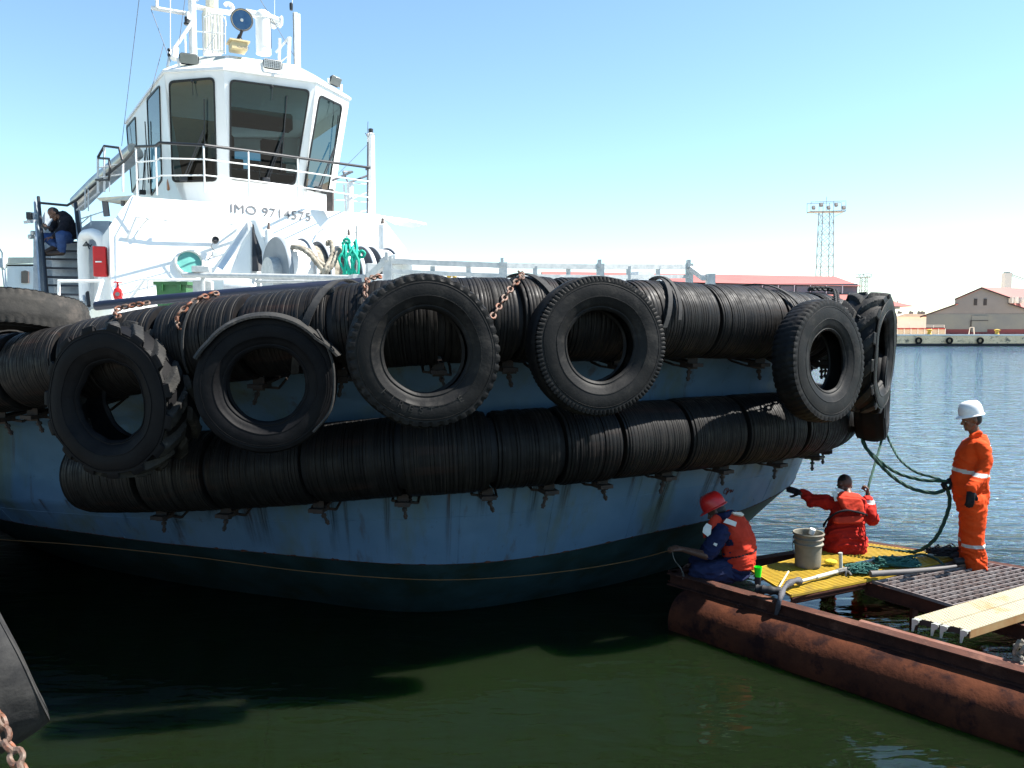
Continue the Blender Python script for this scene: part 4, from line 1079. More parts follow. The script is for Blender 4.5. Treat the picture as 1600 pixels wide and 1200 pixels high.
# aft bulkhead beside the stair
plate([at(52, 372, 17.6), at(70, 330, 17.6), at(70, 480, 17.6), at(52, 480, 17.6)], (0, .5, 0), M['stair'], 'side_bulkhead', tug)
plate([at(122, 360, 17.4), at(143, 345, 17.4), at(170, 345, 17.4), at(172, 482, 17.4), at(122, 482, 17.4)], (0, .5, 0), M['greywhite'], 'inner_bulkhead', tug)
mb = MB(); mb.tube(cr([at(162, 470, 15.2), at(161, 390, 15.2), at(154, 370, 15.2), at(140, 366, 15.4), at(130, 380, 15.6), at(133, 470, 15.6)], 6), .10, 16); mb.obj('vent_trunk', M['white'], tug)
mb = MB(); c = at(50, 340, 16.9); mb.box(c, (.16, .14, .20), frame((1, .2, 0)), bev=.01); mb.box(at(46, 337, 16.8), (.10, .1, .14), frame((1, .2, 0)), bev=.01, mi=1); mb.bar(at(42, 347, 16.7), at(58, 345, 16.9), .2, .06)
mb.obj('side_light', [M['greywhite'], M['black']], tug)
mb = MB()
for u, v in ((51, 364), (47, 370)): mb.lathe([(.03, -.08), (.045, -.05), (.05, .02), (.03, .03)], at(u, v, 16.8), (-.4, -.9, -.1), 12)
mb.tube([at(50, 366, 16.8), at(60, 363, 17)], .01, 6); mb.obj('deck_floodlight', M['galv'], tug)
mb = MB()
for dx in (-4, 2, 8): mb.tube([at(130, 384, 15.4), at(137 + dx / 2, 380 + dx / 2, 15.2), at(141 + dx * .3, 387 - dx * .6, 15.2)], .012, 6)
mb.obj('rope_hook', M['black'], tug)
# red fire cabinet on the house side
cab_a = at(147, 388, 14.2)
mb = MB(); fx = frame(PORT)
ccx = at(157, 409, 13.85); mb.box(ccx, (.20, .20, .50), frame((.95, .3, 0)), bev=.012); cab = mb.obj('fire_cabinet', M['red'], tug, smooth=30)
mb = MB(); hcl = at(154, 409, 13.72); mb.bar(hcl - V(.05, 0, 0), hcl + V(.05, 0, 0), .02, .02); mb.obj('handle', M['white2'], cab)
# hydrant
h0 = at(185, 482, 12.2); hz = at(185, 441, 12.2).z; mb = MB()
mb.lathe([(.035, 0), (.035, hz - h0.z - .26), (.06, hz - h0.z - .24), (.07, hz - h0.z - .18), (.05, hz - h0.z - .10), (.02, hz - h0.z - .08), (.012, hz - h0.z)], h0, (0, 0, 1), 16)
cc = V(h0.x, h0.y, hz - .18); mb.tube([cc, cc + V(.05, -.11, 0)], .045, 12); mb.tube([cc + V(.04, -.09, 0), cc + V(.055, -.13, 0)], .06, 12)
hyd = mb.obj('hydrant', M['red'], tug)
mb = MB(); mb.lathe([(.06, -.008), (.065, 0), (.06, .008)], V(h0.x, h0.y, hz), (0, 0, 1), 16); mb.obj('valve_wheel', M['red'], hyd)
mb = MB(); mb.tube([cc + V(.055, -.131, 0), cc + V(.058, -.138, 0)], .03, 12); mb.obj('outlet_cap', M['mark'], hyd)
# low white hand rails by the stair and the winch
mb = MB(); mb.tube([at(92, 480, 13.0), at(92, 439, 13.0), at(160, 439, 12.8), at(148, 478, 12.4)], .028, 8); mb.obj('white_rail', M['white2'], tug)
mb = MB(); mb.tube([at(202, 470, 12.0), at(226, 437, 12.0), at(300, 437, 11.9), at(390, 437, 12.0)], .02, 8); mb.tube([at(231, 438, 12.0), at(231, 468, 12.0)], .012, 6)
mb.tube([at(196, 468, 12.0), at(218, 442, 12.0)], .008, 6); mb.obj('white_rail', M['white2'], tug)
# green bin standing on deck
bn = thing('waste_bin', at(278, 475, 12.3), 'green plastic bin standing on the tug deck below the round porthole', 'bin')
mb = MB()
def tray(cz, w0, d0, z0, z1, w1, d1, c): return [[c + V(0, 0, z) + V(sx * w / 2, sy * d / 2, 0) for sx, sy in ((-1, -1), (1, -1), (1, 1), (-1, 1))] for z, w, d in ((z0, w0, d0), (z1, w1, d1))]
cb = at(277, 470, 12.3); zt = at(277, 441, 12.3).z
mb.ring_loft(tray(0, .36, .34, ZD, zt - .05, .44, .42, cb.xy.to_3d())); mb.obj('bin_body', M['greenbin'], bn, smooth=0)
mb = MB(); mb.ring_loft(tray(0, .50, .48, zt - .05, zt, .50, .48, cb.xy.to_3d()))
for k in (-.13, .13): mb.box(cb.xy.to_3d() + V(k, -.245, zt - .09), (.05, .03, .10))
mb.obj('bin_rim', M['greenbin'], bn, smooth=0)

# ---------------------------------------------------------------- winch: drums with flanges, axis across the ship
WD = V(.80, .60, 0).normalized()
wc = at(438, 428, 12.3)
win = MB(); za = wc.z - .02
def wp(d, z=0): return V(wc.x, wc.y, za) + WD * d + V(0, 0, z)
win.tube([wp(-.2), wp(1.95)], .26, 24); winch = win.obj('winch', M['galv'], tug)
M['drumgrey'] = mat('blue_grey_drum', (.11, .135, .175), (.085, .105, .14), 5, .5)  # darker blue grey for the flange faces between the pale rims
M['flangeface'] = mat('flange_face_paint', (.22, .25, .28), (.18, .21, .24), 5, .5)
def flange(d, r, t=.035, m='white2', hub=False):
    mb = MB(); prof = [(.28, -t / 2), (r - .03, -t / 2), (r, -t), (r + .01, 0), (r, t), (r - .03, t / 2), (.28, t / 2)]
    if hub: prof = [(.01, -t / 2), (r - .03, -t / 2), (r, -t), (r + .01, 0), (r, t), (r - .03, t / 2), (.01, t / 2)]
    mb.lathe(prof, wp(d), WD, 48); return mb.obj('drum_flange', M[m], winch, smooth=40)
flange(-.05, .56, m='flangeface', hub=True); flange(.35, .56, m='drumgrey'); flange(.60, .53, m='drumgrey'); flange(.93, .48, m='flangeface', hub=True); flange(1.14, .48, m='drumgrey'); flange(1.33, .50, m='drumgrey'); flange(1.50, .50, m='drumgrey'); flange(1.80, .50, m='drumgrey')
mb = MB(); mb.lathe([(.53, .0), (.53, .34)], wp(.0), WD, 48, cap=False); mb.obj('drum_cover', M['white2'], winch)
mb = MB(); mb.lathe([(.47, .0), (.47, .24)], wp(1.53), WD, 48, cap=False); mb.obj('drum_cover', M['white2'], winch)
for d_, r_ in ((.35, .56), (.60, .53), (.93, .48), (1.14, .48), (1.33, .50), (1.50, .50), (1.80, .50)):
    mb = MB(); mb.lathe([(r_ + .002, -.034), (r_ + .014, -.02), (r_ + .014, .02), (r_ + .002, .034)], wp(d_), WD, 48, closed=True, cap=False); mb.obj('flange_rim', M['greywhite'], winch)
mb = MB(); mb.tube([wp(.38), wp(.57)], .47, 32); mb.tube([wp(.63), wp(1.12)], .36, 24); mb.obj('rope_layers', M['rope_w'], winch)
# heavy dirty hawser: one thing, laid over the drum
def knot_rope(paths, r, m, name, label, cat, seg=8, strands=0):
    mb = MB()
    for p in paths:
        c = cr(p, 8)
        rr_ = [r * (1 + .12 * math.sin(i * 1.7)) for i in range(len(c))]
        mb.tube(c, rr_, seg)
    o = mb.obj(name, M[m], None); return tag(o, label, cat)
knot_rope([[at(456, 386, 12.0), at(470, 388, 11.9), at(484, 398, 11.8), at(496, 412, 11.7), at(506, 424, 11.7)],
           [at(466, 385, 12.0), at(482, 392, 11.9), at(494, 405, 11.8), at(506, 415, 11.75), at(516, 418, 11.7)],
           [at(513, 384, 12.1), at(512, 379, 12.1), at(517, 378, 12.1), at(519, 388, 12.0), at(518, 402, 11.9), at(510, 418, 11.7), at(506, 430, 11.7)],
           [at(537, 386, 12.3), at(530, 391, 12.0), at(524, 404, 11.85), at(520, 414, 11.75), at(510, 424, 11.7), at(508, 432, 11.8)]],
          .036, 'rope_w', 'mooring_hawser', 'thick dirty white hawser laid over the winch drum', 'rope', 10)
q = random.Random(3); paths = []
for k in range(9):
    u0 = 536 + k * 2.6 + q.uniform(-2, 2); paths.append([at(u0 + q.uniform(-3, 3), 376 + q.uniform(-2, 12), 12.0), at(u0 + q.uniform(-7, 7), 392 + q.uniform(-3, 3), 11.8), at(u0 + q.uniform(-6, 6), 408 + q.uniform(-3, 3), 11.75), at(u0 + q.uniform(-4, 4), 426 + q.uniform(-4, 4), 11.75), at(u0 + q.uniform(-2, 6), 428 + q.uniform(-4, 3), 11.8)])
paths.append([at(u, v, 11.95) for u, v in ((541, 380), (537, 376), (541, 373), (546, 376), (545, 384), (539, 390), (545, 398), (556, 392), (562, 396), (560, 410))])
paths.append([at(u, v, 11.9) for u, v in ((562, 394), (566, 392), (570, 396), (566, 402), (558, 399))])
knot_rope(paths, .020, 'rope_g', 'green_line', 'tangle of bright green rope hanging on the winch', 'rope', 6)
# fairlead frame: long grey tube, brackets, flat bar bulwark railing
mb = MB(); mb.tube([at(286, 429.5, 11.0), at(553, 434, 10.4)], .035, 12); mb.tube([at(400, 440, 11.0), at(552, 440, 10.4)], .022, 10)
for u in (317, 404): mb.tube([at(u, 434, 11.0), at(u, 466, 11.0)], .03, 8)
mb.obj('roller_tube', M['galv'], tug)
for c_, sz_, fr__ in (((315, 421, 11.0), (.22, .2, .08), (1, .2, 0)), ((318, 452, 11.2), (.24, .2, .22), (1, .2, 0)), ((560, 436, 10.2), (.2, .3, .10), (1, .4, 0)), ((580, 430, 10.1), (.12, .12, .28), (1, .4, 0)), ((596, 435, 10.1), (.2, .06, .10), (1, .4, 0))):
    mb = MB(); mb.box(at(*c_), sz_, frame(fr__), bev=.005); mb.obj('frame_block', M['galv'], tug)
mb = MB(); mb.tube([at(350, 446, 11.4), at(392, 450, 11.5)], .12, 16); mb.obj('motor', M['greywhite'], tug)
bar_px((558, 430), (557, 352), 10.6, 10.6, .016, 'marker_rod', 'galv', tug)
# bulwark railing: two flat bars between thick posts
rt = [at(606, 408, 8.9), at(786, 415, 9.1), at(938, 417, 9.6), at(1075, 417, 10.3)]
rb_ = [at(606, 424, 8.9), at(786, 431, 9.1), at(938, 433, 9.6), at(1075, 432, 10.3)]
mb = MB()
for r_ in (rt, rb_):
    for a, b in zip(r_, r_[1:]): mb.bar(a, b, .05, .055 if r_ is rt else .045)
brail = mb.obj('bow_railing', M['galv'], tug, smooth=0)
for (u, v, Y) in ((606, 401, 8.9), (786, 410, 9.1), (938, 412, 9.6), (1077, 412, 10.3)):
    mb = MB(); mb.bar(at(u, v, Y), at(u, 452, Y), .05, .09, (1, 0, 0)); mb.bar(at(u - 4, v, Y), at(u + 1, v, Y), .10, .09); mb.obj('rail_post', M['galv'], brail, smooth=0)
for (u, Y) in ((676, 9.0), (732, 9.05), (836, 9.25), (888, 9.45), (982, 9.8), (1028, 10.05)):
    mb = MB(); mb.bar(at(u, 416, Y), at(u, 446, Y), .04, .05, (1, 0, 0)); mb.obj('rail_post', M['galv'], brail, smooth=0)
mb = MB(); mb.bar(at(1077, 418, 10.3), at(1100, 435, 10.0), .05, .06); mb.bar(at(1110, 428, 10.0), at(1110, 450, 10.0), .1, .1, (1, 0, 0)); mb.bar(at(1096, 434, 10.0), at(1110, 434, 10.0), .06, .06); mb.obj('end_brace', M['galv'], brail, smooth=0)
mb = MB(); mb.bar(at(604, 408, 8.9), at(576, 434, 9.2), .05, .08); mb.bar(at(604, 404, 8.9), at(596, 410, 8.9), .06, .06)
mb.obj('end_brace', M['galv'], brail, smooth=0)
# things on the foredeck beyond the rail
mb = MB(); mb.box(at(640, 402, 12.5) + V(.1, 0, -.05), (.9, .5, .12), frame(PORT), bev=.01); mb.box(at(650, 418, 12.5) + V(.3, 0, -.2), (1.0, .5, .5), frame(PORT), bev=.01)
mb.box(at(700, 430, 13) , (2.0, .5, .24), frame(PORT), bev=.01); mb.obj('deck_locker', M['white'], tug)
mb = MB(); mb.box(at(664, 433, 11.8), (.12, .02, .06), frame(PORT)); mb.obj('notice_plate', mat('blue_notice', (.06, .08, .3), None, 5, .5), tug)
mb = MB(); mb.tube([at(700, 434, 11), at(706, 428, 11), at(712, 434, 11)], .03, 8); mb.obj('yellow_fitting', mat('yellow_enamel', (.6, .36, .03), None, 5, .5), tug)
mb = MB(); mb.tube(cr([at(752, 440, 11), at(754, 431, 11), at(759, 430, 11), at(762, 440, 11)], 5), .025, 8); mb.box(at(742, 434, 11), (.06, .05, .1)); mb.box(at(777, 434, 11), (.14, .05, .1)); mb.obj('towing_eye', M['mark'], tug)
mb = MB(); mb.box(at(900, 440, 12), (3.2, .3, .12), frame(PORT)); mb.box(at(1000, 436, 12.5), (.3, .3, .2), frame(PORT)); mb.obj('hatch_coaming', M['greywhite'], tug)
# dark tubular top rail along the left bulwark
mb = MB(); mb.tube(cr([at(150, 478, 9.6), at(250, 468, 9.5), at(400, 455, 9.5), at(565, 441, 9.8)], 6), .055, 12); mb.obj('dark_bulwark_pipe', mat('navy_pipe', (.012, .016, .035), None, 6, .4), tug)
# ================================================================ far shore
M['fquay'] = mat('far_quay_concrete', (1.0, .72, .46), (.82, .58, .36), .6, .9, c3=(.22, .18, .13), s3=.9, t3=(.54, .64), stretch=(1, 1, 2.0), bump=.6, bscale=3, bdist=.2)
M['roofred'] = mat('faded_red_roof', (.36, .115, .095), (.30, .09, .08), .12, .75)
M['wallw'] = mat('whitewashed_wall', (.74, .73, .70), (.66, .65, .62), .2, .8)
M['walltan'] = mat('tan_panel_wall', (.52, .46, .36), (.45, .40, .32), .4, .85)
M['wallgrey'] = mat('grey_sheet_wall', (.185, .19, .20), (.16, .165, .175), .25, .8)
M['wallblue'] = mat('faded_green_blue_wall', (.15, .175, .18), (.125, .15, .17), .3, .8)
M['bandred'] = mat('painted_red_band', (.36, .03, .03), (.30, .03, .03), .5, .8)
M['banddark'] = mat('dark_maroon_band', (.13, .035, .05), (.10, .03, .04), .5, .8)
M['darkgap'] = mat('dark_opening', (.03, .03, .035), None, .5, .8)
YQ = 128.0; ZQ = 1.65
def g(u, v, Y=YQ): return at(u, v, Y)
mb = MB(); mb.box((200, YQ + 400, ZQ / 2 - 1), (1500, 800, ZQ + 2)); fq = mb.obj('far_quay', M['fquay'], smooth=0); struct(fq)
mb = MB(); mb.box((200, YQ - .06, .18), (1500, .12, .5)); o = mb.obj('quay_waterline', M['darkgap'], smooth=0); struct(o)
mb = MB(); mb.box((200, YQ + .35, ZQ + .11), (1500, .9, .22)); o = mb.obj('quay_kerb', M['wallw'], smooth=0); struct(o)
# fender tyres and bollards on the far quay
tf = MB(); tf.lathe([(.30, -.15), (.34, -.18), (.5, -.16), (.56, 0), (.5, .16), (.34, .18), (.30, .15)], (0, 0, 0), (0, 1, 0), 28, closed=True, cap=False)
tfm = tf.mesh('quay_fender_tyre', M['rubber'])
for k, u in enumerate((1392, 1434, 1482, 1530)):
    o = bpy.data.objects.new('quay_fender_tyre', tfm); S.collection.objects.link(o); p = g(u, 532); p.y = YQ - .3; p.z = .9; o.location = p
    tag(o, ['small tyre on the far quay wall, nearest the tug', 'tyre on the far quay wall, second from the tug', 'tyre on the far quay wall, third from the tug', 'tyre on the far quay wall, farthest right'][k], 'tyre', 'tyres hung on the far quay')
blm = MB(); blm.lathe([(.28, 0), (.22, .1), (.2, .35), (.33, .45), (.33, .55), (.1, .62)], (0, 0, 0), (0, 0, 1), 16); blm = blm.mesh('bollard', mat('yellow_bollard', (.60, .38, .06), (.5, .3, .05), 4, .7))
for u, lab in ((1454, 'small yellow bollard on the far quay left of the grey warehouse door'), (1560, 'yellow bollard on the far quay edge in front of the grey warehouse')):
    o = bpy.data.objects.new('bollard', blm); S.collection.objects.link(o); p = g(u, 524); p.y = YQ + .4; p.z = ZQ + .22; o.location = p; o.scale = (1.3, 1.3, 1.3); tag(o, lab, 'bollard', 'bollards on the far quay')
# ---- big grey warehouse, stepped gable facing us
Y1 = 145.0
wg = thing('warehouse', (g(1520, 520, Y1).x, Y1, ZQ), 'grey stepped gable warehouse with pink roof and dark red base on the far quay', 'warehouse')
def gz(v, Y=Y1): return g(800, v, Y).z
def gx(u, Y=Y1): return g(u, 500, Y).x
zt_, zsh, zlo, zmid = gz(450), gz(468), gz(490), gz(491)
W_ = 60
mb = MB()
P = lambda u, v: g(u, v, Y1)
up_ = [P(1447, 491), P(1491, 476), P(1491, 467), P(1530, 449), P(1573, 465), P(1573, 474), P(1640, 492), P(1640, 492)]
prof = [V(gx(1447), Y1, gz(491)), V(gx(1491), Y1, gz(476)), V(gx(1491), Y1, gz(467)), V(gx(1530), Y1, gz(450)), V(gx(1573), Y1, gz(465)), V(gx(1573), Y1, gz(474)), V(gx(1622), Y1, gz(490))]
mb.prism(prof, (72, 34, 0)); mb.obj('wall', M['wallgrey'], wg, smooth=0)
mb = MB(); mb.prism([(gx(1447), Y1 - .05, ZQ - .1), (gx(1622), Y1 - .05, ZQ - .1), (gx(1622), Y1 - .05, gz(490.5)), (gx(1447), Y1 - .05, gz(490.5))], (72, 34, 0)); mb.obj('lower_wall', M['wallblue'], wg, smooth=0)
mb = MB(); mb.prism([(gx(1447) - .05, Y1 - .1, ZQ - .1), (gx(1622) + .05, Y1 - .1, ZQ - .1), (gx(1622) + .05, Y1 - .1, ZQ + .95), (gx(1447) - .05, Y1 - .1, ZQ + .95)], (72, 34, 0)); mb.obj('base_band', M['banddark'], wg, smooth=0)
mb = MB()
def roof_strip(a, b, over=.30, th=.10):
    a = V(*a); b = V(*b); mb.prism([a - V(0, over, 0), b - V(0, over, 0), b - V(0, over, -th), a - V(0, over, -th)], (74, 35, 0))
roof_strip((gx(1436), Y1, gz(495)), (gx(1491), Y1, gz(475.5))); roof_strip((gx(1489), Y1, gz(467.5)), (gx(1530), Y1, gz(449.5))); roof_strip((gx(1530), Y1, gz(449.5)), (gx(1576), Y1, gz(465.5))); roof_strip((gx(1573), Y1, gz(474)), (gx(1632), Y1, gz(492)))
mb.obj('roof', M['roofred'], wg, smooth=0)
mb = MB()
for a_, b2_ in (((gx(1436), gz(495)), (gx(1491), gz(475.5))), ((gx(1489), gz(467.5)), (gx(1530), gz(449.5))), ((gx(1530), gz(449.5)), (gx(1576), gz(465.5))), ((gx(1573), gz(474)), (gx(1632), gz(492)))):
    mb.prism([V(a_[0], Y1 - .36, a_[1] + .03), V(b2_[0], Y1 - .36, b2_[1] + .03), V(b2_[0], Y1 - .36, b2_[1] - .16), V(a_[0], Y1 - .36, a_[1] - .16)], (0, .05, 0))
mb.obj('barge_board', M['darkgap'], wg, smooth=0)
mb = MB()
for u in (1523, 1538): mb.box((gx(u), Y1 - .03, gz(472)), (.55, .1, 1.15))
mb.obj('gable_vent', M['darkgap'], wg, smooth=0)
mb = MB(); mb.box((gx(1530), Y1 - .12, gz(506)), (2.8 * 1.0, .08, 2.9)); mb.obj('sliding_door', M['wallblue'], wg, smooth=0)
mb = MB(); mb.box((gx(1530), Y1 - .2, gz(501)), (2.9, .08, .10)); mb.box((gx(1516.5), Y1 - .2, gz(510)), (.12, .08, 2.2)); mb.obj('door_frame', M['darkgap'], wg, smooth=0)
mb = MB()
for u in (1576, 1584, 1596): mb.box((gx(u), Y1 + 6, gz(469)), (.25, 14, 1.1))
mb.obj('clerestory_post', M['wallw'], wg, smooth=0)
# ---- long red roofed shed on the left
Y2 = 150.0
ws = thing('warehouse', (g(1300, 520, Y2).x, Y2, ZQ), 'long warehouse with two tiers of pink red roof behind the tug bow', 'warehouse')
x0, x1, x2 = gx(850, Y2), gx(1305, Y2), gx(1345, Y2)
z = lambda v: gz(v, Y2)
mb = MB(); mb.add([V(x0, Y2 + 14, gz(424, Y2 + 14)), V(gx(1303, Y2 + 14), Y2 + 14, gz(432, Y2 + 14)), V(x2, Y2, z(447)), V(x0, Y2, z(436)), V(x0, Y2 + 28, z(447)), V(x2, Y2 + 28, z(447))], [(0, 1, 2, 3), (0, 4, 5, 1), (1, 5, 2)]); mb.obj('upper_roof', M['roofred'], ws, smooth=0)
mb = MB(); mb.box(((x0 + x2) / 2, Y2 + 14.6, (z(446) + z(458)) / 2), (x2 - x0 - 1, 28, z(440) - z(458))); ub = mb.obj('clerestory_wall', M['wallgrey'], ws, smooth=0)
for i in range(11):
    xx = gx(1125 + i * 25 - 4, Y2) - 2
    if xx > x2 - 2: break
    mb = MB(); mb.box((xx, Y2 + .4, (z(447) + z(457)) / 2), (2.3, .3, 1.15)); w_ = mb.obj('window', mat('clerestory_glass', (.17, .18, .21), (.22, .2, .18), .4, .4) if i == 0 else w_.data.materials[0], ub, smooth=0)
    mb = MB(); mb.box((xx + 1.35, Y2 + .2, (z(446) + z(458)) / 2), (.16, .3, 1.5)); mb.obj('frame', M['wallw'], w_, smooth=0)
mb = MB(); xl = gx(1393, Y2)
mb.add([V(x0, Y2 + .5, z(459)), V(x2 - .5, Y2 + .5, z(459)), V(xl, Y2 - 9, z(480.5)), V(x0, Y2 - 9, z(478))] + [V(x2 - .5, Y2 + 28, z(459)), V(xl, Y2 + 34, z(480))], [(0, 1, 2, 3), (1, 4, 5, 2)]); mb.obj('lower_roof', M['roofred'], ws, smooth=0)
mb = MB(); xe = gx(1400, Y2 - 9); mb.box(((x0 + xe) / 2, Y2 + 10, (ZQ + z(482)) / 2), (xe - x0, 37, z(482) - ZQ)); mb.obj('wall', M['wallw'], ws, smooth=0)
mb = MB(); mb.box(((x0 + xe) / 2, Y2 + 10, ZQ + .7), (xe - x0 + .12, 37.15, 1.45)); mb.obj('red_band', M['bandred'], ws, smooth=0)
mb = MB(); mb.box(((x0 + xe) / 2 + .3, Y2 + 10, z(482)), (xe - x0 + .8, 37.6, .5)); mb.obj('eave', M['wallgrey'], ws, smooth=0)
# ---- white building between
wb = thing('shed', (g(1425, 520, 175).x, 175, ZQ), 'low pale shed between the two warehouses on the far quay', 'shed')
mb = MB(); mb.box((g(1428, 500, 175).x, 182, (ZQ + gz(494, 175)) / 2), (11, 14, gz(494, 175) - ZQ)); mb.obj('wall', M['wallw'], wb, smooth=0)
mb = MB(); a0_, a1_ = g(1398, 500, 175).x, g(1450, 500, 175).x; mb.prism([(a0_, 174.5, gz(495, 175)), (a1_, 174.5, gz(495, 175)), (a1_ - 1, 174.5, gz(491, 175)), (a0_ + 2, 174.5, gz(490, 175))], (0, 15, 0)); mb.obj('roof', mat('pale_roof', (.62, .55, .48), None, .5, .7), wb, smooth=0)
# ---- panelled wall with railing
pw = thing('panel_wall', (g(1440, 520, 136).x, 136, ZQ), 'low tan panelled wall with a white railing on top between the warehouses', 'wall')
xa, xb_ = g(1402, 500, 136).x, g(1477, 500, 136).x; zt2 = gz(514, 136)
mb = MB(); mb.box(((xa + xb_) / 2, 136.5, (ZQ + zt2) / 2), (xb_ - xa, 1, zt2 - ZQ)); mb.obj('panels', M['walltan'], pw, smooth=0)
mb = MB(); mb.box(((xa + xb_) / 2, 135.98, zt2 + .05), (xb_ - xa, .15, .22)); mb.obj('red_capping', M['bandred'], pw, smooth=0)
mb = MB()
for i in range(8): x_ = xa + (xb_ - xa) * i / 7; mb.box((x_, 135.9, (ZQ + zt2) / 2 + .05), (.10, .1, zt2 - ZQ))
mb.obj('pillar', M['wallw'], pw, smooth=0)
mb = MB()
for zz, u0, u1 in ((gz(503, 136), 1402, 1442), (gz(510, 136), 1402, 1477), (gz(508, 136), 1443, 1477)):
    mb.box(((g(u0, 500, 136).x + g(u1, 500, 136).x) / 2, 136.2, zz), (g(u1, 500, 136).x - g(u0, 500, 136).x, .06, .07))
for u, v in ((1402, 503), (1422, 503), (1442, 503), (1460, 508), (1477, 508)): mb.box((g(u, 500, 136).x, 136.2, (gz(v, 136) + zt2) / 2), (.07, .07, gz(v, 136) - zt2))
mb.obj('railing', M['wallw'], pw, smooth=0)
mb = MB(); xA = g(1519, 520, 133).x
for dx in (-.55, .35): mb.bar(V(xA + dx, 133, ZQ), V(xA + dx * .7, 133, ZQ + 1.3), .1, .1)
mb.bar(V(xA - .4, 133, ZQ + 1.3), V(xA + .26, 133, ZQ + 1.3), .1, .1); o = mb.obj('trestle', M['wallw'], None, smooth=0); tag(o, 'small white trestle standing before the dark red base of the grey warehouse', 'trestle')
# ---- light towers
M['tower'] = mat('tower_steel', (.20, .22, .26), (.16, .18, .2), 2, .6)
def lattice(u, v0, v1, Y, w0, w1, head, hh, label, nb=9, nl=5, rr_=.09):
    b = g(u, v0, Y); t = g(u + 1, v1, Y); H = t.z - ZQ
    tw = thing('floodlight_tower', (b.x, Y, ZQ), label, 'light tower', 'floodlight towers beyond the quay')
    o = V(b.x, Y, ZQ); mb = MB()
    def cn(k, i):
        w_ = w0 + (w1 - w0) * k; sx, sy = ((-1, -1), (1, -1), (1, 1), (-1, 1))[i % 4]; return o + V(sx * w_ / 2, sy * w_ / 2, H * k)
    for i in range(4): mb.tube([cn(0, i), cn(1, i)], rr_, 5)
    for j in range(nb * 1):
        k0, k1 = j / nb, (j + 1) / nb
        for i in range(4):
            mb.tube([cn(k0, i), cn(k1, i + 1)], rr_ * .5, 4); mb.tube([cn(k0, i + 1), cn(k1, i)], rr_ * .5, 4); mb.tube([cn(k1, i), cn(k1, i + 1)], rr_ * .5, 4)
    mb.obj('lattice', M['tower'], tw, smooth=0)
    mb = MB(); c = o + V(0, 0, H); 
    for sy in (-1, 1):
        for z_ in (0, hh): mb.tube([c + V(-head / 2, sy * w1 / 2, z_ - .15), c + V(head / 2, sy * w1 / 2, z_ + .15)], rr_ * .8, 4)
    for sx in (-1, -.3, .3, 1):
        for sy in (-1, 1): mb.tube([c + V(sx * head / 2, sy * w1 / 2, 0), c + V(sx * head / 2, sy * w1 / 2, hh)], rr_ * .6, 4)
    for sx in (-1, 1): mb.tube([c + V(sx * head / 2, -w1 / 2, 0), c + V(sx * w1 / 2, -w1 / 2, -hh * .6)], rr_ * .6, 4); mb.tube([c + V(sx * head / 2, -w1 / 2, 0), c + V(sx * head / 2, w1 / 2, 0)], rr_ * .6, 4)
    mb.tube([c + V(0, 0, 0), c + V(0, 0, hh * 1.6)], rr_ * .5, 4)
    mb.box(c + V(0, 0, -.05), (head, w1, .12)); mb.obj('platform', M['tower'], tw, smooth=0)
    for i in range(nl):
        x_ = (i / (nl - 1) - .5) * head * .86; mb = MB(); p = c + V(x_, -w1 / 2 - .2, hh * (.35 + .3 * (i % 2)))
        mb.box(p, (hh * .3, hh * .28, hh * .36), Matrix.Rotation(R(-25), 3, 'X'), bev=.03); mb.obj('floodlight', M['mark'], tw)
    return tw
lattice(1288, 440, 331, 230, 4.1, 3.0, 9.6, 2.6, 'tall lattice floodlight tower rising behind the red roofed warehouse', 11, 5, .11)
lattice(1349, 450, 433, 240, 2.2, 1.5, 3.9, .9, 'short distant floodlight tower right of the tall lattice one', 12, 4, .09)
lattice(1397, 480, 475, 300, .5, .5, 2.4, 1.2, 'tiny distant floodlight post above the right end of the red roofed warehouse', 12, 2, .09)
# small lights on posts behind the pale shed
for u, lab in ((1405, 'leftmost small lamp post behind the pale shed, beside the red roofed warehouse'), (1423, 'small lamp post standing alone behind the middle of the pale shed'), (1436, 'larger of the two adjoining lamp posts behind the pale shed'), (1441.5, 'rightmost small lamp post behind the pale shed, by the grey warehouse')):
    p = g(u, 489, 200); mb = MB(); mb.tube([V(p.x, 200, ZQ), V(p.x, 200, p.z)], .08, 5); o = mb.obj('lamp_post', M['mark'], None); tag(o, lab, 'lamp post', 'lamps behind the pale shed')
    mb = MB(); mb.box((p.x, 199.8, p.z), (.9, .4, .7), Matrix.Rotation(R(20), 3, 'Y')); mb.obj('lamp_head', M['mark'], o, smooth=0)
# crane top
ct = thing('dock_crane', (g(1573, 440, 220).x, 220, ZQ), 'white dock crane column with a boom behind the grey warehouse', 'crane')
p = g(1573, 427, 220); mb = MB(); mb.prism([(p.x - .95, 219, ZQ), (p.x + .95, 219, ZQ), (p.x + .85, 219, p.z), (p.x - .9, 219, p.z)], (0, 1.8, 0)); mb.obj('column', M['greywhite'], ct, smooth=0)
mb = MB(); mb.box((p.x + .9, 220, p.z - .3), (.7, 1, .9)); mb.box((p.x, 220, p.z + .15), (1.2, 1, .3)); mb.obj('machinery', M['mark'], ct, smooth=0)
mb = MB(); mb.tube([V(p.x + 1, 220, p.z - .2), V(p.x + 9, 220, p.z - 3)], .12, 5); mb.tube([V(p.x + 1, 220, p.z - .6), V(p.x + 9, 220, p.z - 3.4)], .08, 5); mb.obj('boom', M['mark'], ct)
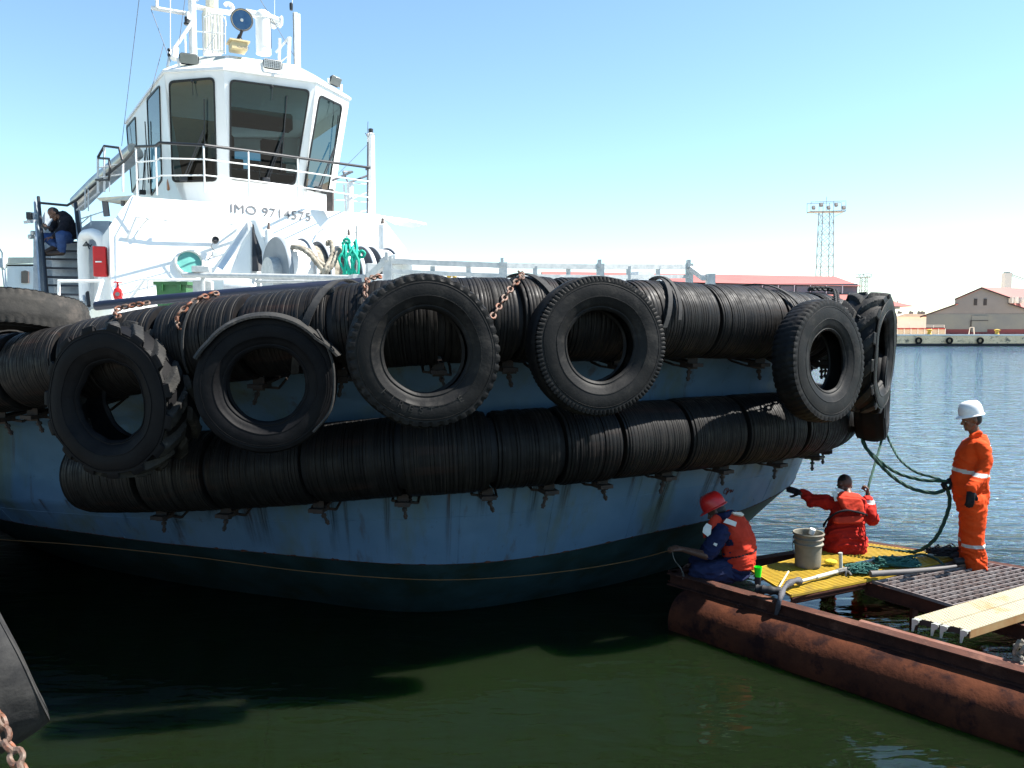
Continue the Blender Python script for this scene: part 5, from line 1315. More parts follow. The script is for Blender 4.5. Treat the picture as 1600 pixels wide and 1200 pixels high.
# small cloud wisp is left to the sky; boat at far left
bt = thing('moored_boat', (-28, 45, 0), 'white vessel with a small brown window moored beyond the tug stairs', 'boat')
def b_(u, v, Y=45): return at(u, v, Y)
mb = MB(); mb.prism([b_(11, 470), b_(52, 470), b_(52, 414), b_(11, 414)], (2, 4, 0)); mb.obj('cabin', M['white'], bt, smooth=0)
mb = MB(); mb.prism([b_(6, 416), b_(56, 416), b_(56, 412), b_(6, 412)], (2, 4.4, 0)); mb.prism([b_(11, 412), b_(52, 411), b_(52, 402), b_(13, 402)], (.1, .1, 0)); mb.obj('cabin_roof', M['cream'], bt, smooth=0)
mb = MB(); mb.prism([b_(33, 442, 44.9), b_(44, 442, 44.9), b_(44, 424, 44.9), b_(39, 422.5, 44.9), b_(33, 424, 44.9)], (0, .1, 0)); mb.obj('cabin_window', mat('brownish_pane', (.14, .10, .09), None, 4, .2), bt, smooth=0)
mb = MB(); mb.tube([b_(4, 408), b_(11, 470)], .10, 6); mb.tube([b_(0, 385), b_(6, 395), b_(6, 420)], .12, 6); mb.box(b_(1, 411), (.5, .4, .5)); mb.obj('davit', M['greywhite'], bt)
mb = MB(); mb.prism([(-40, 44, -.3), (-24, 44, -.3), (-23, 44, 2.4), (-42, 44, 2.4)], (0, 6, 0)); mb.obj('hull', M['white'], bt, smooth=0)
# ================================================================ work raft
ZR_ = .48
K0 = onz(1048, 893, ZR_)                 # corner by the hull, near side
K1 = onz(1600, 1046, ZR_)                # near edge at the frame
K2 = onz(1347, 845, ZR_)                 # far corner
K3 = onz(1600, 887, ZR_)
nd = (K1 - K0).normalized(); K1e = K0 + nd * 6.5
fd = (K3 - K2).normalized(); K3e = K2 + fd * 5.2
raft = thing('work_raft', (K0 + K3e) / 2 - V(0, 0, .48), 'rusty steel work raft on round pontoons with yellow and dark gratings', 'raft')
def beam(a, b, w_, h_, name='frame_beam', m='rust', cut=None):
    mb = MB(); d = (b - a).normalized(); y = V(0, 0, 1).cross(d).normalized()
    t = .012
    top = V(0, 0, 0)
    # C channel: web and two flanges
    mb.bar(a - V(0, 0, t / 2), b - V(0, 0, t / 2), w_, t); mb.bar(a - V(0, 0, h_ - t / 2), b - V(0, 0, h_ - t / 2), w_, t)
    mb.bar(a - V(0, 0, h_ / 2), b - V(0, 0, h_ / 2), t, h_ - 2 * t)
    return mb.obj(name, M[m], raft, smooth=0)
M['rust_lit'] = mat('pinkish_sunlit_rust', (.20, .10, .075), (.14, .06, .042), 5, .85, bump=.4, bscale=40, c3=(.12, .04, .03), s3=4, t3=(.5, .7), spec=.25)  # brighter copy of the rust, with sunlight put into the colour
perp = V(-nd.y, nd.x, 0)
if perp.y < 0: perp = -perp
beam(K0, K1e, .13, .13, m='rust'); beam(K2, K3e, .12, .14, m='rust'); beam(K0, K2, .10, .12)
# inner shelf plate behind the near beam, catching the sun
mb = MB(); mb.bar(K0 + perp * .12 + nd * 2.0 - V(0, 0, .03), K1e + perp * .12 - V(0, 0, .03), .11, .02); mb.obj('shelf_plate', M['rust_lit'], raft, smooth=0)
def pontoon(a, b, r, name='pontoon'):
    mb = MB(); L_ = (b - a).length; n_ = int(L_ / .08); d = (b - a).normalized(); y = V(0, 0, 1).cross(d).normalized(); rings = []
    for i in range(n_ + 1):
        p = a + d * (L_ * i / n_); ring = []
        for j in range(40):
            an = 2 * math.pi * j / 40; q = p + y * math.cos(an) * r + V(0, 0, math.sin(an) * r)
            k = noise.noise(q * 2.2) * .010 + noise.noise(q * 9) * .004; ring.append(q + (y * math.cos(an) + V(0, 0, math.sin(an))) * k)
        rings.append(ring)
    mb.ring_loft(rings); return mb.obj(name, M['pont'], raft, smooth=60)
M['pont'] = mat('rusty_pontoon_paint', (.085, .029, .015), (.045, .017, .011), 2.5, .88, bump=.5, bscale=16, bdist=.014, c3=(.022, .010, .009), s3=4, t3=(.50, .62), spec=.06, detail=9)
PR = .29; off = V(0, 0, -.13 - PR + .01)
pontoon(K0 + nd * .25 - perp * .075 + off, K1e - perp * .075 + off, PR); pontoon(K2 + fd * .1 + off + V(0, 0, -.02), K3e + off, PR)
# stiffener brackets on the outside of the near beam
mb = MB()
for u in (1283,):
    p = onz(u, 948 + 5, ZR_); s_ = (p - K0).dot(nd)
for s_ in ((onz(1283, 950, ZR_) - K0).dot(nd), (onz(1283, 950, ZR_) - K0).dot(nd) + 2.1, .9):
    p = K0 + nd * s_ - perp * .065
    mb.prism([p - V(0, 0, .10), p - perp * .06 - V(0, 0, .10), p - perp * .015 - V(0, 0, .40) , p - V(0, 0, .40)], nd * .012)
mb.obj('bracket', M['rust'], raft, smooth=0)
# cross beams and legs under the gratings
def B(u, v, z=ZR_): return onz(u, v, z)
Ya, Yb, Yc, Yd = B(1172, 894), B(1345, 851), B(1498, 874), B(1384, 904)      # yellow grating: left, far, right-far, right-near
Ye = B(1236, 934)                                                              # near corner
GL, GF, GFR, GNR = B(1357, 907), B(1498, 874), B(1700, 908), B(1560, 969)
mb = MB(); beam(B(1352, 908, ZR_ - .03), B(1352, 908, ZR_ - .03) + (B(1510, 950) - B(1357, 908)).normalized() * 3.2, .05, .14, m='rust')
beam(B(1236, 934, ZR_ - .04), B(1384, 904, ZR_ - .04), .04, .06, m='rust'); beam(B(1180, 900, ZR_ - .06), B(1345, 853, ZR_ - .06), .05, .06)
p = B(1429, 930, ZR_ - .12)
mb = MB(); mb.bar(p, p - V(0, 0, .55), .06, .06, (1, 0, 0)); mb.bar(B(1190, 893, ZR_ - .04), B(1190, 893, .1), .06, .06, (1, 0, 0)); mb.obj('leg', M['rust'], raft, smooth=0)
def grating(poly, d1, step1, t1, h1, d2, step2, t2, h2, name, m, z):
    """bars along d1 spaced step1, thin cross rods along d2, clipped to a convex polygon"""
    poly = [V(p.x, p.y, 0) for p in poly]; cx = sum(poly, V(0, 0, 0)) / len(poly)
    def clip(o, d):
        lo_, hi_ = -99, 99
        for i in range(len(poly)):
            a, b = poly[i], poly[(i + 1) % len(poly)]; e = b - a; n_ = V(-e.y, e.x, 0)
            if n_.dot(cx - a) < 0: n_ = -n_
            den = n_.dot(d); num = n_.dot(a - o)
            if abs(den) < 1e-9:
                if num > 0: return None
                continue
            t = num / den
            if den > 0: lo_ = max(lo_, t)
            else: hi_ = min(hi_, t)
        return (lo_, hi_) if hi_ > lo_ + .01 else None
    mb = MB()
    for d, step, t, h, dz in ((d1, step1, t1, h1, 0), (d2, step2, t2, h2, -.010)):
        d = V(d.x, d.y, 0).normalized(); n_ = V(-d.y, d.x, 0); ks = [n_.dot(p - cx) for p in poly]; k = math.ceil(min(ks) / step)
        while k * step < max(ks):
            o = cx + n_ * (k * step); c = clip(o, d)
            if c: mb.bar(o + d * c[0] + V(0, 0, z + dz - h / 2), o + d * c[1] + V(0, 0, z + dz - h / 2), t, h)
            k += 1
    for i in range(len(poly)):
        a, b = poly[i], poly[(i + 1) % len(poly)]; mb.bar(a + V(0, 0, z - h1 / 2 + .001), b + V(0, 0, z - h1 / 2 + .001), .012, h1)
    o = mb.obj(name, m, raft, smooth=0); return o
M['ygrate'] = mat('yellow_grating', (.42, .27, .018), (.33, .21, .015), 6, .6, c3=(.16, .11, .03), s3=3, t3=(.55, .75))
yd1 = (Yd - Ye); yd2 = (Yc - Yd)
grating([Ya, Yb, Yc, Yd, Ye], yd1, .036, .015, .025, yd2, .085, .008, .014, 'yellow_grating', M['ygrate'], ZR_ + .03)
M['dgrate'] = mat('dark_steel_grating', (.26, .23, .22), (.16, .12, .11), 8, .55, metal=.2)
gd1 = B(1600, 893) - B(1440, 928)
grating([GL, GF, GFR, GNR], gd1, .082, .010, .03, (GNR - GL), .11, .005, .012, 'dark_grating', M['dgrate'], ZR_ + .015)
# ---- scaffold boards (two things)
M['board'] = mat('galvanised_yellow_board', (.42, .37, .24), (.36, .32, .22), 4, .5, metal=.1, c3=(.34, .21, .07), s3=2.2, t3=(.56, .70))
M['boardside'] = mat('tarnished_board_side', (.26, .13, .045), (.30, .20, .09), 5, .6)
M['hook'] = mat('board_hook_metal', (.50, .52, .46), (.40, .42, .38), 10, .5, metal=.2)
def board(a, b, dirn, L_, label):
    """a, b: near end corners; dirn: along the board"""
    root = thing('scaffold_board', (a + b) / 2, label, 'scaffold board', 'perforated scaffold boards on the raft')
    d = dirn.normalized(); x = (b - a); W2 = x.length; x.normalize(); z0 = a.z
    # perforated deck: strips with holes modelled as gaps
    mb = MB(); nx = 9; t = .004; step = .042
    nL = int(L_ / step); hw = .011
    for i in range(nx + 1):
        c = (i + .0) / nx * W2
        w_ = W2 / nx - hw
        cc = min(max(c, w_ / 4), W2 - w_ / 4)
        mb.bar(a + x * cc, a + x * cc + d * L_, (w_ if 0 < i < nx else w_ / 2), t)
    for j in range(nL + 1):
        for i in range(nx):
            o = a + x * ((i + .5) / nx * W2) + d * (j * step + (0.5 * step if i % 2 else 0)); mb.bar(o, o + d * (step - .011), hw, t)
    mb.obj('deck_plate', M['board'], root, smooth=0)
    mb = MB()
    for k, c in ((0, .003), (1, W2 - .003)): mb.bar(a + x * c - V(0, 0, .037), a + x * c + d * L_ - V(0, 0, .037), .005, .066)
    mb.obj('side_rail', M['boardside'], root, smooth=0)
    mb = MB(); mb.bar(a - V(0, 0, .03) + d * .01, b - V(0, 0, .03) + d * .01, .004, .05); mb.obj('end_plate', M['black'], root, smooth=0)
    for c in (.012, W2 - .05):
        o = a + x * c - d * .02; y = V(0, 0, 1); s = 1
        pts = [o, o + x * .055, o + x * .055 - y * .02, o + x * .04 - y * .045, o + x * .025 - y * .05, o + x * .012 - y * .11, o - y * .11]
        mb = MB(); mb.prism([p_ - d * .03 for p_ in pts], d * .012); mb.bar(o + x * .028 - d * .03 - V(0, 0, .003), o + x * .028 + d * .03 - V(0, 0, .003), .05, .006); mb.obj('hook', M['hook'], root, smooth=0)
    return root
zb_ = ZR_ + .075
p1, p2 = onz(1428, 965, zb_), onz(1468, 973, zb_); p3, p4 = onz(1471, 973.5, zb_), onz(1517, 985, zb_)
# shared direction: edge from (1428,965) runs to (1600,917)
bd = onz(1600, 915, zb_) - p1
cA = p1; cB = onz(1516, 985, zb_); mid = cA.lerp(cB, .49); mid2 = cA.lerp(cB, .51)
board(cA, mid, bd, 3.4, 'perforated scaffold board lying farther back, against the dark grating'); board(mid2, cB, bd + V(0, -.0, 0), 3.4, 'perforated scaffold board lying nearer, with an orange stained side')
# corner lashing at right frame edge
mb = MB(); q = random.Random(8); c0 = onz(1597, 1018, ZR_ + .05)
for k in range(4): mb.tube(cr([c0 + V(q.uniform(-.06, .06), q.uniform(-.06, .06), q.uniform(-.1, .1)) for _ in range(6)], 5, True), .014, 6, closed=True)
mb.tube(cr([c0 + V(-.05, -.08, -.05), c0 + V(-.06, -.1, -.18), c0 + V(-.07, -.1, -.26)], 4), .012, 6)
o = mb.obj('rope_lashing', M['rope_w'], None); tag(o, 'frayed grey rope lashed round the near raft beam at the right edge', 'rope')
# ---- bucket
bk_c = onz(1262, 884, ZR_ + .035)
bucket = thing('bucket', bk_c, 'dirty beige plastic bucket standing on the yellow grating', 'bucket')
M['bucket'] = mat('dirty_beige_plastic', (.20, .185, .145), (.14, .13, .10), 6, .6, c3=(.20, .11, .095), s3=4, t3=(.6, .75), bump=.2, bscale=20)
mb = MB()
mb.lathe([(.001, .004), (.128, 0), (.132, .01), (.140, .22), (.141, .24), (.158, .245), (.158, .255), (.145, .262), (.146, .30), (.160, .303), (.160, .312), (.147, .318), (.148, .345), (.163, .350), (.166, .362), (.160, .372), (.148, .368), (.142, .30), (.134, .02), (.001, .012)], bk_c, (0, 0, 1), 40, cap=False)
mb.obj('pail', M['bucket'], bucket, smooth=30)
mb = MB(); hp = [bk_c + V(-.162, 0, .31) + V(.162 - .162 * math.cos(t), 0, 0) * 0 for t in (0,)]
mb.tube(cr([bk_c + V(-.163, 0, .31), bk_c + V(-.185, -.05, .22), bk_c + V(-.17, -.10, .16)], 5), .004, 6); mb.obj('bail', M['steel'], bucket)
o = MB(); o.lathe([(.03, 0), (.032, .06), (.0, .07)], bk_c + V(.06, .08, .33), (.2, -.2, 1), 12); o.obj('lid_tab', M['white2'], bucket)
# ---- green cup, dark sponge mop, hammer-scraper pole, stick, rags, pipes
cup = onz(1184, 913, ZR_ + .03); mb = MB(); mb.lathe([(.001, 0), (.03, 0), (.04, .10), (.037, .10), (.028, .006), (.001, .006)], cup + V(0, 0, .08), (0, 0, 1), 24, cap=False)
cu_ = mb.obj('cup', mat('bright_green_plastic', (.03, .80, .02), (.02, .7, .02), 5, .3), None); tag(cu_, 'bright green plastic cup on the corner of the raft', 'cup')
mb = MB(); mb.lathe([(.03, 0), (.034, .08)], cup, (0, 0, 1), 16); mb.obj('cup_base', M['black'], cu_)
zs = ZR_ + .075
pole = thing('brush_pole', onz(1270, 900, zs), 'pale metal pole with a claw head and grey sleeve lying across the yellow grating', 'pole')
mb = MB(); mb.tube([onz(1244, 910, zs), onz(1312, 892, zs)], .016, 10); mb.tube([onz(1275, 902, zs), onz(1312, 892, zs)], .021, 10); mb.obj('shaft', M['hook'], pole)
mb = MB(); mb.tube([onz(1316, 890, zs), onz(1322, 893, zs), onz(1321, 903, ZR_ + .01)], .013, 6); mb.tube([onz(1316, 890, zs), onz(1326, 893, zs), onz(1330, 899, zs - .02)], .011, 6); mb.tube([onz(1308, 893, zs), onz(1326, 889, zs)], .028, 8); mb.obj('claw_head', M['steel'], pole)
mb = MB(); pts = cr([onz(1250, 908, zs), onz(1240, 908, zs + .03), onz(1226, 918, zs), onz(1219, 935, zs - .02), onz(1215, 952, .42), onz(1211, 968, .3)], 6)
mb.tube(pts, [.032 + .010 * math.sin(i * .9) * (1 - i / len(pts)) - .012 * (i / len(pts)) for i in range(len(pts))], 12)
mb.obj('sleeve', mat('grey_wet_cloth', (.075, .075, .085), (.05, .05, .06), 12, .75, bump=.6, bscale=60), pole)
mb = MB(); pts = cr([onz(1182, 920, ZR_ + .07), onz(1200, 922, ZR_ + .08), onz(1222, 924, ZR_ + .07)], 6); mb.tube(pts, [.04 + .006 * math.sin(i * 2) for i in range(len(pts))], 12)
o = mb.obj('scrubber', M['core'], None); tag(o, 'dark bristly scrubber lying beside the green cup', 'brush')
mb = MB(); mb.tube([onz(1217, 918, ZR_ + .06), onz(1232, 893, ZR_ + .12)], .010, 8); o = mb.obj('stick', mat('pale_wood', (.62, .50, .34), None, 20, .7), None); tag(o, 'short pale wooden stick propped beside the scrubber', 'stick')
mb = MB(); a = onz(1314, 890, ZR_ + .08); mb.tube([a, a + V(-.01, -.0, .17)], .019, 10); mb.tube([a + V(-.01, 0, .165), a + V(-.012, 0, .18)], .021, 10)
o = mb.obj('upright_pipe', M['hook'], None); tag(o, 'short grey pipe stub standing up where the pole ends', 'pipe')
mb = MB(); mb.tube([onz(1336, 880, ZR_ + .07), onz(1378, 873, ZR_ + .07), onz(1466, 866, ZR_ + .07)], .014, 8); mb.tube([onz(1352, 878, ZR_ + .07), onz(1372, 874, ZR_ + .07)], .02, 8)
o = mb.obj('thin_pipe', M['hook'], None); tag(o, 'thin pale pipe lying behind the green net on the grating', 'pipe')
mb = MB(); pts = [onz(1360, 897, ZR_ + .08), onz(1420, 893, ZR_ + .09), onz(1470, 888, ZR_ + .09), onz(1494, 884.5, ZR_ + .09)]; mb.tube(cr(pts, 4), [.034 - .0017 * i for i in range(13)], 12)
o = mb.obj('paddle', mat('grey_weathered_wood', (.13, .12, .115), (.09, .08, .08), 10, .7, stretch=(.3, 2, 2)), None); tag(o, 'long grey tapered paddle lying at the feet of the standing man', 'paddle')
mb = MB(); mb.ball(onz(1298, 878, ZR_ + .07), (.07, .05, .03), 14, 8); o = mb.obj('sponge', mat('yellow_sponge', (.75, .58, .03), (.65, .5, .03), 20, .9, bump=.5, bscale=80), None); tag(o, 'yellow sponge beside the bucket', 'sponge')
# green net heap
q = random.Random(21)
def heap(c, rx, ry, rz, n_, r, m, name, label, cat, pts_=9):
    mb = MB()
    for k in range(n_):
        ps = [c + V(q.uniform(-rx, rx), q.uniform(-ry, ry), abs(q.gauss(0, rz))) for _ in range(pts_)]
        mb.tube(cr(ps, 4), r, 5)
    o = mb.obj(name, M[m], None); return tag(o, label, cat)
M['net'] = mat('dark_green_net', (.015, .075, .065), (.02, .11, .09), 30, .85)
heap(onz(1346, 893, ZR_ + .05), .16, .10, .035, 26, .006, 'net', 'net_bundle', 'crumpled dark green netting by the claw head of the pole', 'net', 12)
heap(onz(1400, 882, ZR_ + .05), .22, .10, .03, 24, .010, 'net', 'rope_heap', 'heap of dark green rope and netting behind the crumpled netting', 'rope', 12)
heap(onz(1480, 866, ZR_ + .06), .22, .09, .045, 26, .008, 'core', 'weed_pile', 'dark tangle of line at the raft edge behind the standing man', 'line', 10)
# plastic bottle floating
bo = onz(1200, 1000, .03); mb = MB(); mb.lathe([(.001, 0), (.03, .004), (.032, .06), (.026, .08), (.032, .10), (.030, .14), (.012, .17), (.012, .19), (.001, .19)], bo, (.1, .1, 1), 16)
o = mb.obj('plastic_bottle', mat('clear_plastic', (.6, .65, .68), None, 5, .1, trans=.6), None); tag(o, 'clear plastic bottle floating upright beside the pontoon', 'bottle')
KP = 1.042
# ================================================================ people
M['skin'] = mat('brown_skin', (.17, .085, .052), (.15, .07, .042), 9, .5, spec=.4)
M['skin_dark'] = mat('dark_brown_skin', (.12, .060, .040), (.10, .05, .034), 9, .45, spec=.45)
M['eye'] = mat('eye_white', (.30, .27, .25), None, 9, .3)
M['hair'] = mat('black_hair', (.010, .009, .009), (.018, .015, .014), 60, .6)
def cloth(name, c1, c2=None): return mat(name, c1, c2, 7, .85, bump=.35, bscale=55, bdist=.006, spec=.2)
M['orange'] = cloth('orange_coverall', (.62, .062, .008), (.55, .052, .007))
M['redcloth'] = cloth('red_coverall', (.42, .018, .010), (.36, .015, .009))
M['vest'] = cloth('orange_red_vest', (.52, .042, .020), (.46, .036, .017))
M['navy'] = cloth('navy_cloth', (.012, .017, .055), (.010, .014, .045))
M['jeans'] = cloth('blue_jeans', (.045, .085, .20), (.035, .065, .16))
M['blackcloth'] = cloth('black_jacket', (.010, .011, .016), (.014, .014, .02))
M['glove'] = cloth('black_glove', (.016, .015, .020), (.010, .010, .012))
M['refl'] = mat('reflective_tape', (.52, .52, .50), (.45, .45, .43), 20, .4)
M['patch'] = mat('white_patch', (.72, .72, .68), (.64, .64, .6), 20, .5)
M['hat_white'] = mat('white_hard_hat', (.80, .80, .80), None, 3, .3)
M['hat_red'] = mat('red_hard_hat', (.58, .018, .016), None, 3, .3)
M['boot'] = mat('black_boot', (.014, .012, .012), (.025, .02, .02), 10, .6)
def limb(mb, pts, rs):
    """rounded tapered chain through joints"""
    for a, b, ra, rb in zip(pts, pts[1:], rs, rs[1:]): mb.capsule(a, b, ra, rb, 18)
def trunk(mb, rings, lat, k=4, cap=True):
    """rings: (centre, half width, half depth); lat = lateral axis"""
    cs = cr([r[0] for r in rings], k); ws = cr([V(r[1], r[2], 0) for r in rings], k); out = []
    for i, (c, w_) in enumerate(zip(cs, ws)):
        t = (cs[min(i + 1, len(cs) - 1)] - cs[max(i - 1, 0)]).normalized(); l_ = (lat - t * lat.dot(t)).normalized(); d = t.cross(l_)
        out.append([c + l_ * math.copysign(abs(math.cos(a)) ** .85, math.cos(a)) * w_.x + d * math.copysign(abs(math.sin(a)) ** .85, math.sin(a)) * w_.y for a in [2 * math.pi * j / 28 for j in range(28)]])
    mb.ring_loft(out)
def head(mb, c, f, up, s=1.0):
    """c = centre of the skull, f = facing, up = crown direction"""
    f = Vector(f).normalized(); up = (Vector(up) - f * Vector(up).dot(f)).normalized(); l_ = up.cross(f); M3 = Matrix((l_, f, up)).transposed()
    P = lambda x, y, z: c + M3 @ V(x * s, y * s, z * s)
    mb.ball(P(0, -.008, .025), (.077 * s, .096 * s, .098 * s), 24, 16, rot=M3)
    mb.ball(P(0, .022, -.045), (.058 * s, .066 * s, .078 * s), 20, 12, rot=M3)          # face
    mb.capsule(P(0, .052, -.098), P(0, .070, -.098), .028 * s, .020 * s)                 # chin
    for x in (-1, 1):
        mb.capsule(P(x * .050, .0, -.055), P(x * .022, .058, -.098), .020 * s, .018 * s) # jaw
        mb.capsule(P(x * .018, .082, .012), P(x * .048, .070, .014), .012 * s, .010 * s) # brow
        mb.ball(P(x * .042, .058, -.028), (.022 * s, .022 * s, .022 * s), 12, 8)         # cheek
        mb.ball(P(x * .079, -.010, -.010), (.012 * s, .020 * s, .032 * s), 12, 8, rot=M3)     # ear
    mb.capsule(P(0, .085, .005), P(0, .108, -.030), .009 * s, .013 * s); mb.ball(P(0, .098, -.035), (.019 * s, .013 * s, .010 * s), 12, 8, rot=M3)   # nose
    mb.capsule(P(-.018, .082, -.060), P(.018, .082, -.060), .009 * s, .009 * s); mb.capsule(P(-.016, .080, -.073), P(.016, .080, -.073), .010 * s, .010 * s)  # lips
    return P, M3
def eyes(P, M3, parent, s=1.0):
    mb = MB()
    for x in (-1, 1): mb.ball(P(x * .032, .073, -.004), .0115 * s, 12, 8)
    mb.obj('eyes', M['eye'], parent); 
    mb = MB()
    for x in (-1, 1): mb.ball(P(x * .032, .0815, -.004), .0048 * s, 10, 6)
    mb.obj('pupils', M['hair'], parent)
def hand(mb, wrist, d, pn, curl=.5, s=1.0, side=1, spread=.1, thick=1.0):
    """d = along the palm, pn = palm normal (fingers close towards it), side = where the thumb is along d x pn"""
    d = Vector(d).normalized(); pn = (Vector(pn) - d * Vector(pn).dot(d)).normalized(); x = d.cross(pn) * side; wrist = Vector(wrist)
    T = thick
    mb.capsule(wrist, wrist + d * .03 * s, .024 * s * T, .026 * s * T)
    for k in (-1.2, -.4, .4, 1.2): mb.capsule(wrist + d * .02 * s + x * k * .012 * s, wrist + d * .085 * s + x * k * .019 * s, .016 * s * T, .013 * s * T)
    lens = (.072, .080, .074, .058)
    for i, k in enumerate((1.3, .43, -.43, -1.3)):
        p = wrist + d * .088 * s + x * k * .0195 * s; L_ = lens[i] * s; a = 0; dirn = (d + x * k * spread * .5).normalized()
        for seg, fr in enumerate((.42, .32, .26)):
            a += curl * (.75 + .12 * i * .5) * (1.0 if seg else .7); v = dirn * math.cos(a) + pn * math.sin(a); q = p + v * L_ * fr
            mb.capsule(p, q, (.0100 - .0008 * seg) * s * T, (.0094 - .0010 * seg) * s * T, 10); p = q
    p = wrist + d * .025 * s + x * .024 * s; a = 0
    for seg, fr in enumerate((.040, .032, .026)):
        v = (x * .75 + d * .75 + pn * (.35 + curl * .5 * seg) - x * seg * curl * .45).normalized(); q = p + v * fr * s
        mb.capsule(p, q, .0125 * s * T, .0110 * s * T, 10); p = q
def fuse(mb, name, mats, parent, voxel=.008, smooth_it=4, wr=0.0, wscale=9.0, wdir=None, seed=0, faces=None, fold=None):
    me = mb.mesh(name + '_raw', M['white'] if False else mats if not isinstance(mats, (list, tuple)) else mats[0], smooth=0)
    tmp = bpy.data.objects.new('tmp', me); S.collection.objects.link(tmp)
    r = tmp.modifiers.new('r', 'REMESH'); r.mode = 'VOXEL'; r.voxel_size = voxel
    sm = tmp.modifiers.new('s', 'SMOOTH'); sm.iterations = smooth_it; sm.factor = .5
    dg = bpy.context.evaluated_depsgraph_get(); ev = tmp.evaluated_get(dg); out = bpy.data.meshes.new_from_object(ev); bpy.data.objects.remove(tmp)
    out.name = name; out.materials.clear()
    for m_ in (mats if isinstance(mats, (list, tuple)) else [mats]): out.materials.append(m_)
    if wr:
        cos = [v.co.copy() for v in out.vertices]; nrm = [v.normal.copy() for v in out.vertices]
        for i, (p, n_) in enumerate(zip(cos, nrm)):
            wq = V(noise.noise(p * 3 + V(seed, 0, 0)), noise.noise(p * 3 + V(0, seed, 5)), noise.noise(p * 3 + V(7, 0, seed))) * .12
            q = (p + wq); q = V(q.x * wscale * .7, q.y * wscale * .7, q.z * wscale * 1.5)
            a = noise.noise(q + V(seed * 3.1, 0, 0)); b = noise.noise(q * 2.1 + V(0, seed * 1.7, 0))
            rd = (1 - abs(a) * 2.6); rd = max(rd, -.6) ; d = wr * (rd * .75 + (1 - abs(b) * 2.4) * .35 - .35)
            k = 1.0
            if fold: k = fold(p)
            out.vertices[i].co = p + n_ * d * k
    if faces:
        for f_ in out.polygons: f_.material_index = faces(f_.center, f_.normal)
    out.polygons.foreach_set('use_smooth', [True] * len(out.polygons)); out.update()
    return link(bpy.data.objects.new(name, out), parent)
def hardhat(c, f, up, m, parent, s=1.0, ridge=True, brim=.03, peak=.05):
    f = Vector(f).normalized(); up = (Vector(up) - f * Vector(up).dot(f)).normalized(); l_ = up.cross(f); M3 = Matrix((l_, f, up)).transposed()
    mb = MB(); rings = []
    prof = [(1.16, -.004), (1.17, .003), (1.0, .012), (1.0, .03), (.985, .06), (.93, .09), (.82, .118), (.62, .14), (.36, .152), (.12, .156), (.01, .157)]
    for k, z in prof:
        ring = []
        for j in range(40):
            a = 2 * math.pi * j / 40; sx, sy = math.cos(a), math.sin(a)
            w_, d_ = .100, .122
            if k > 1.05: ww = w_ + .012; dd_ = d_ + (.012 + peak * max(0, sy) ** 2); zz = z - .012 * max(0, sy) ** 2
            else: ww, dd_, zz = w_ * k, d_ * k, z + (.010 * math.exp(-(sx / .16) ** 2) if ridge and .02 < z < .15 else 0)
            ring.append(c + M3 @ V(ww * sx * s, dd_ * sy * s, zz * s))
        rings.append(ring)
    mb.ring_loft(rings); o = mb.obj('hard_hat', m, parent, smooth=50)
    return o

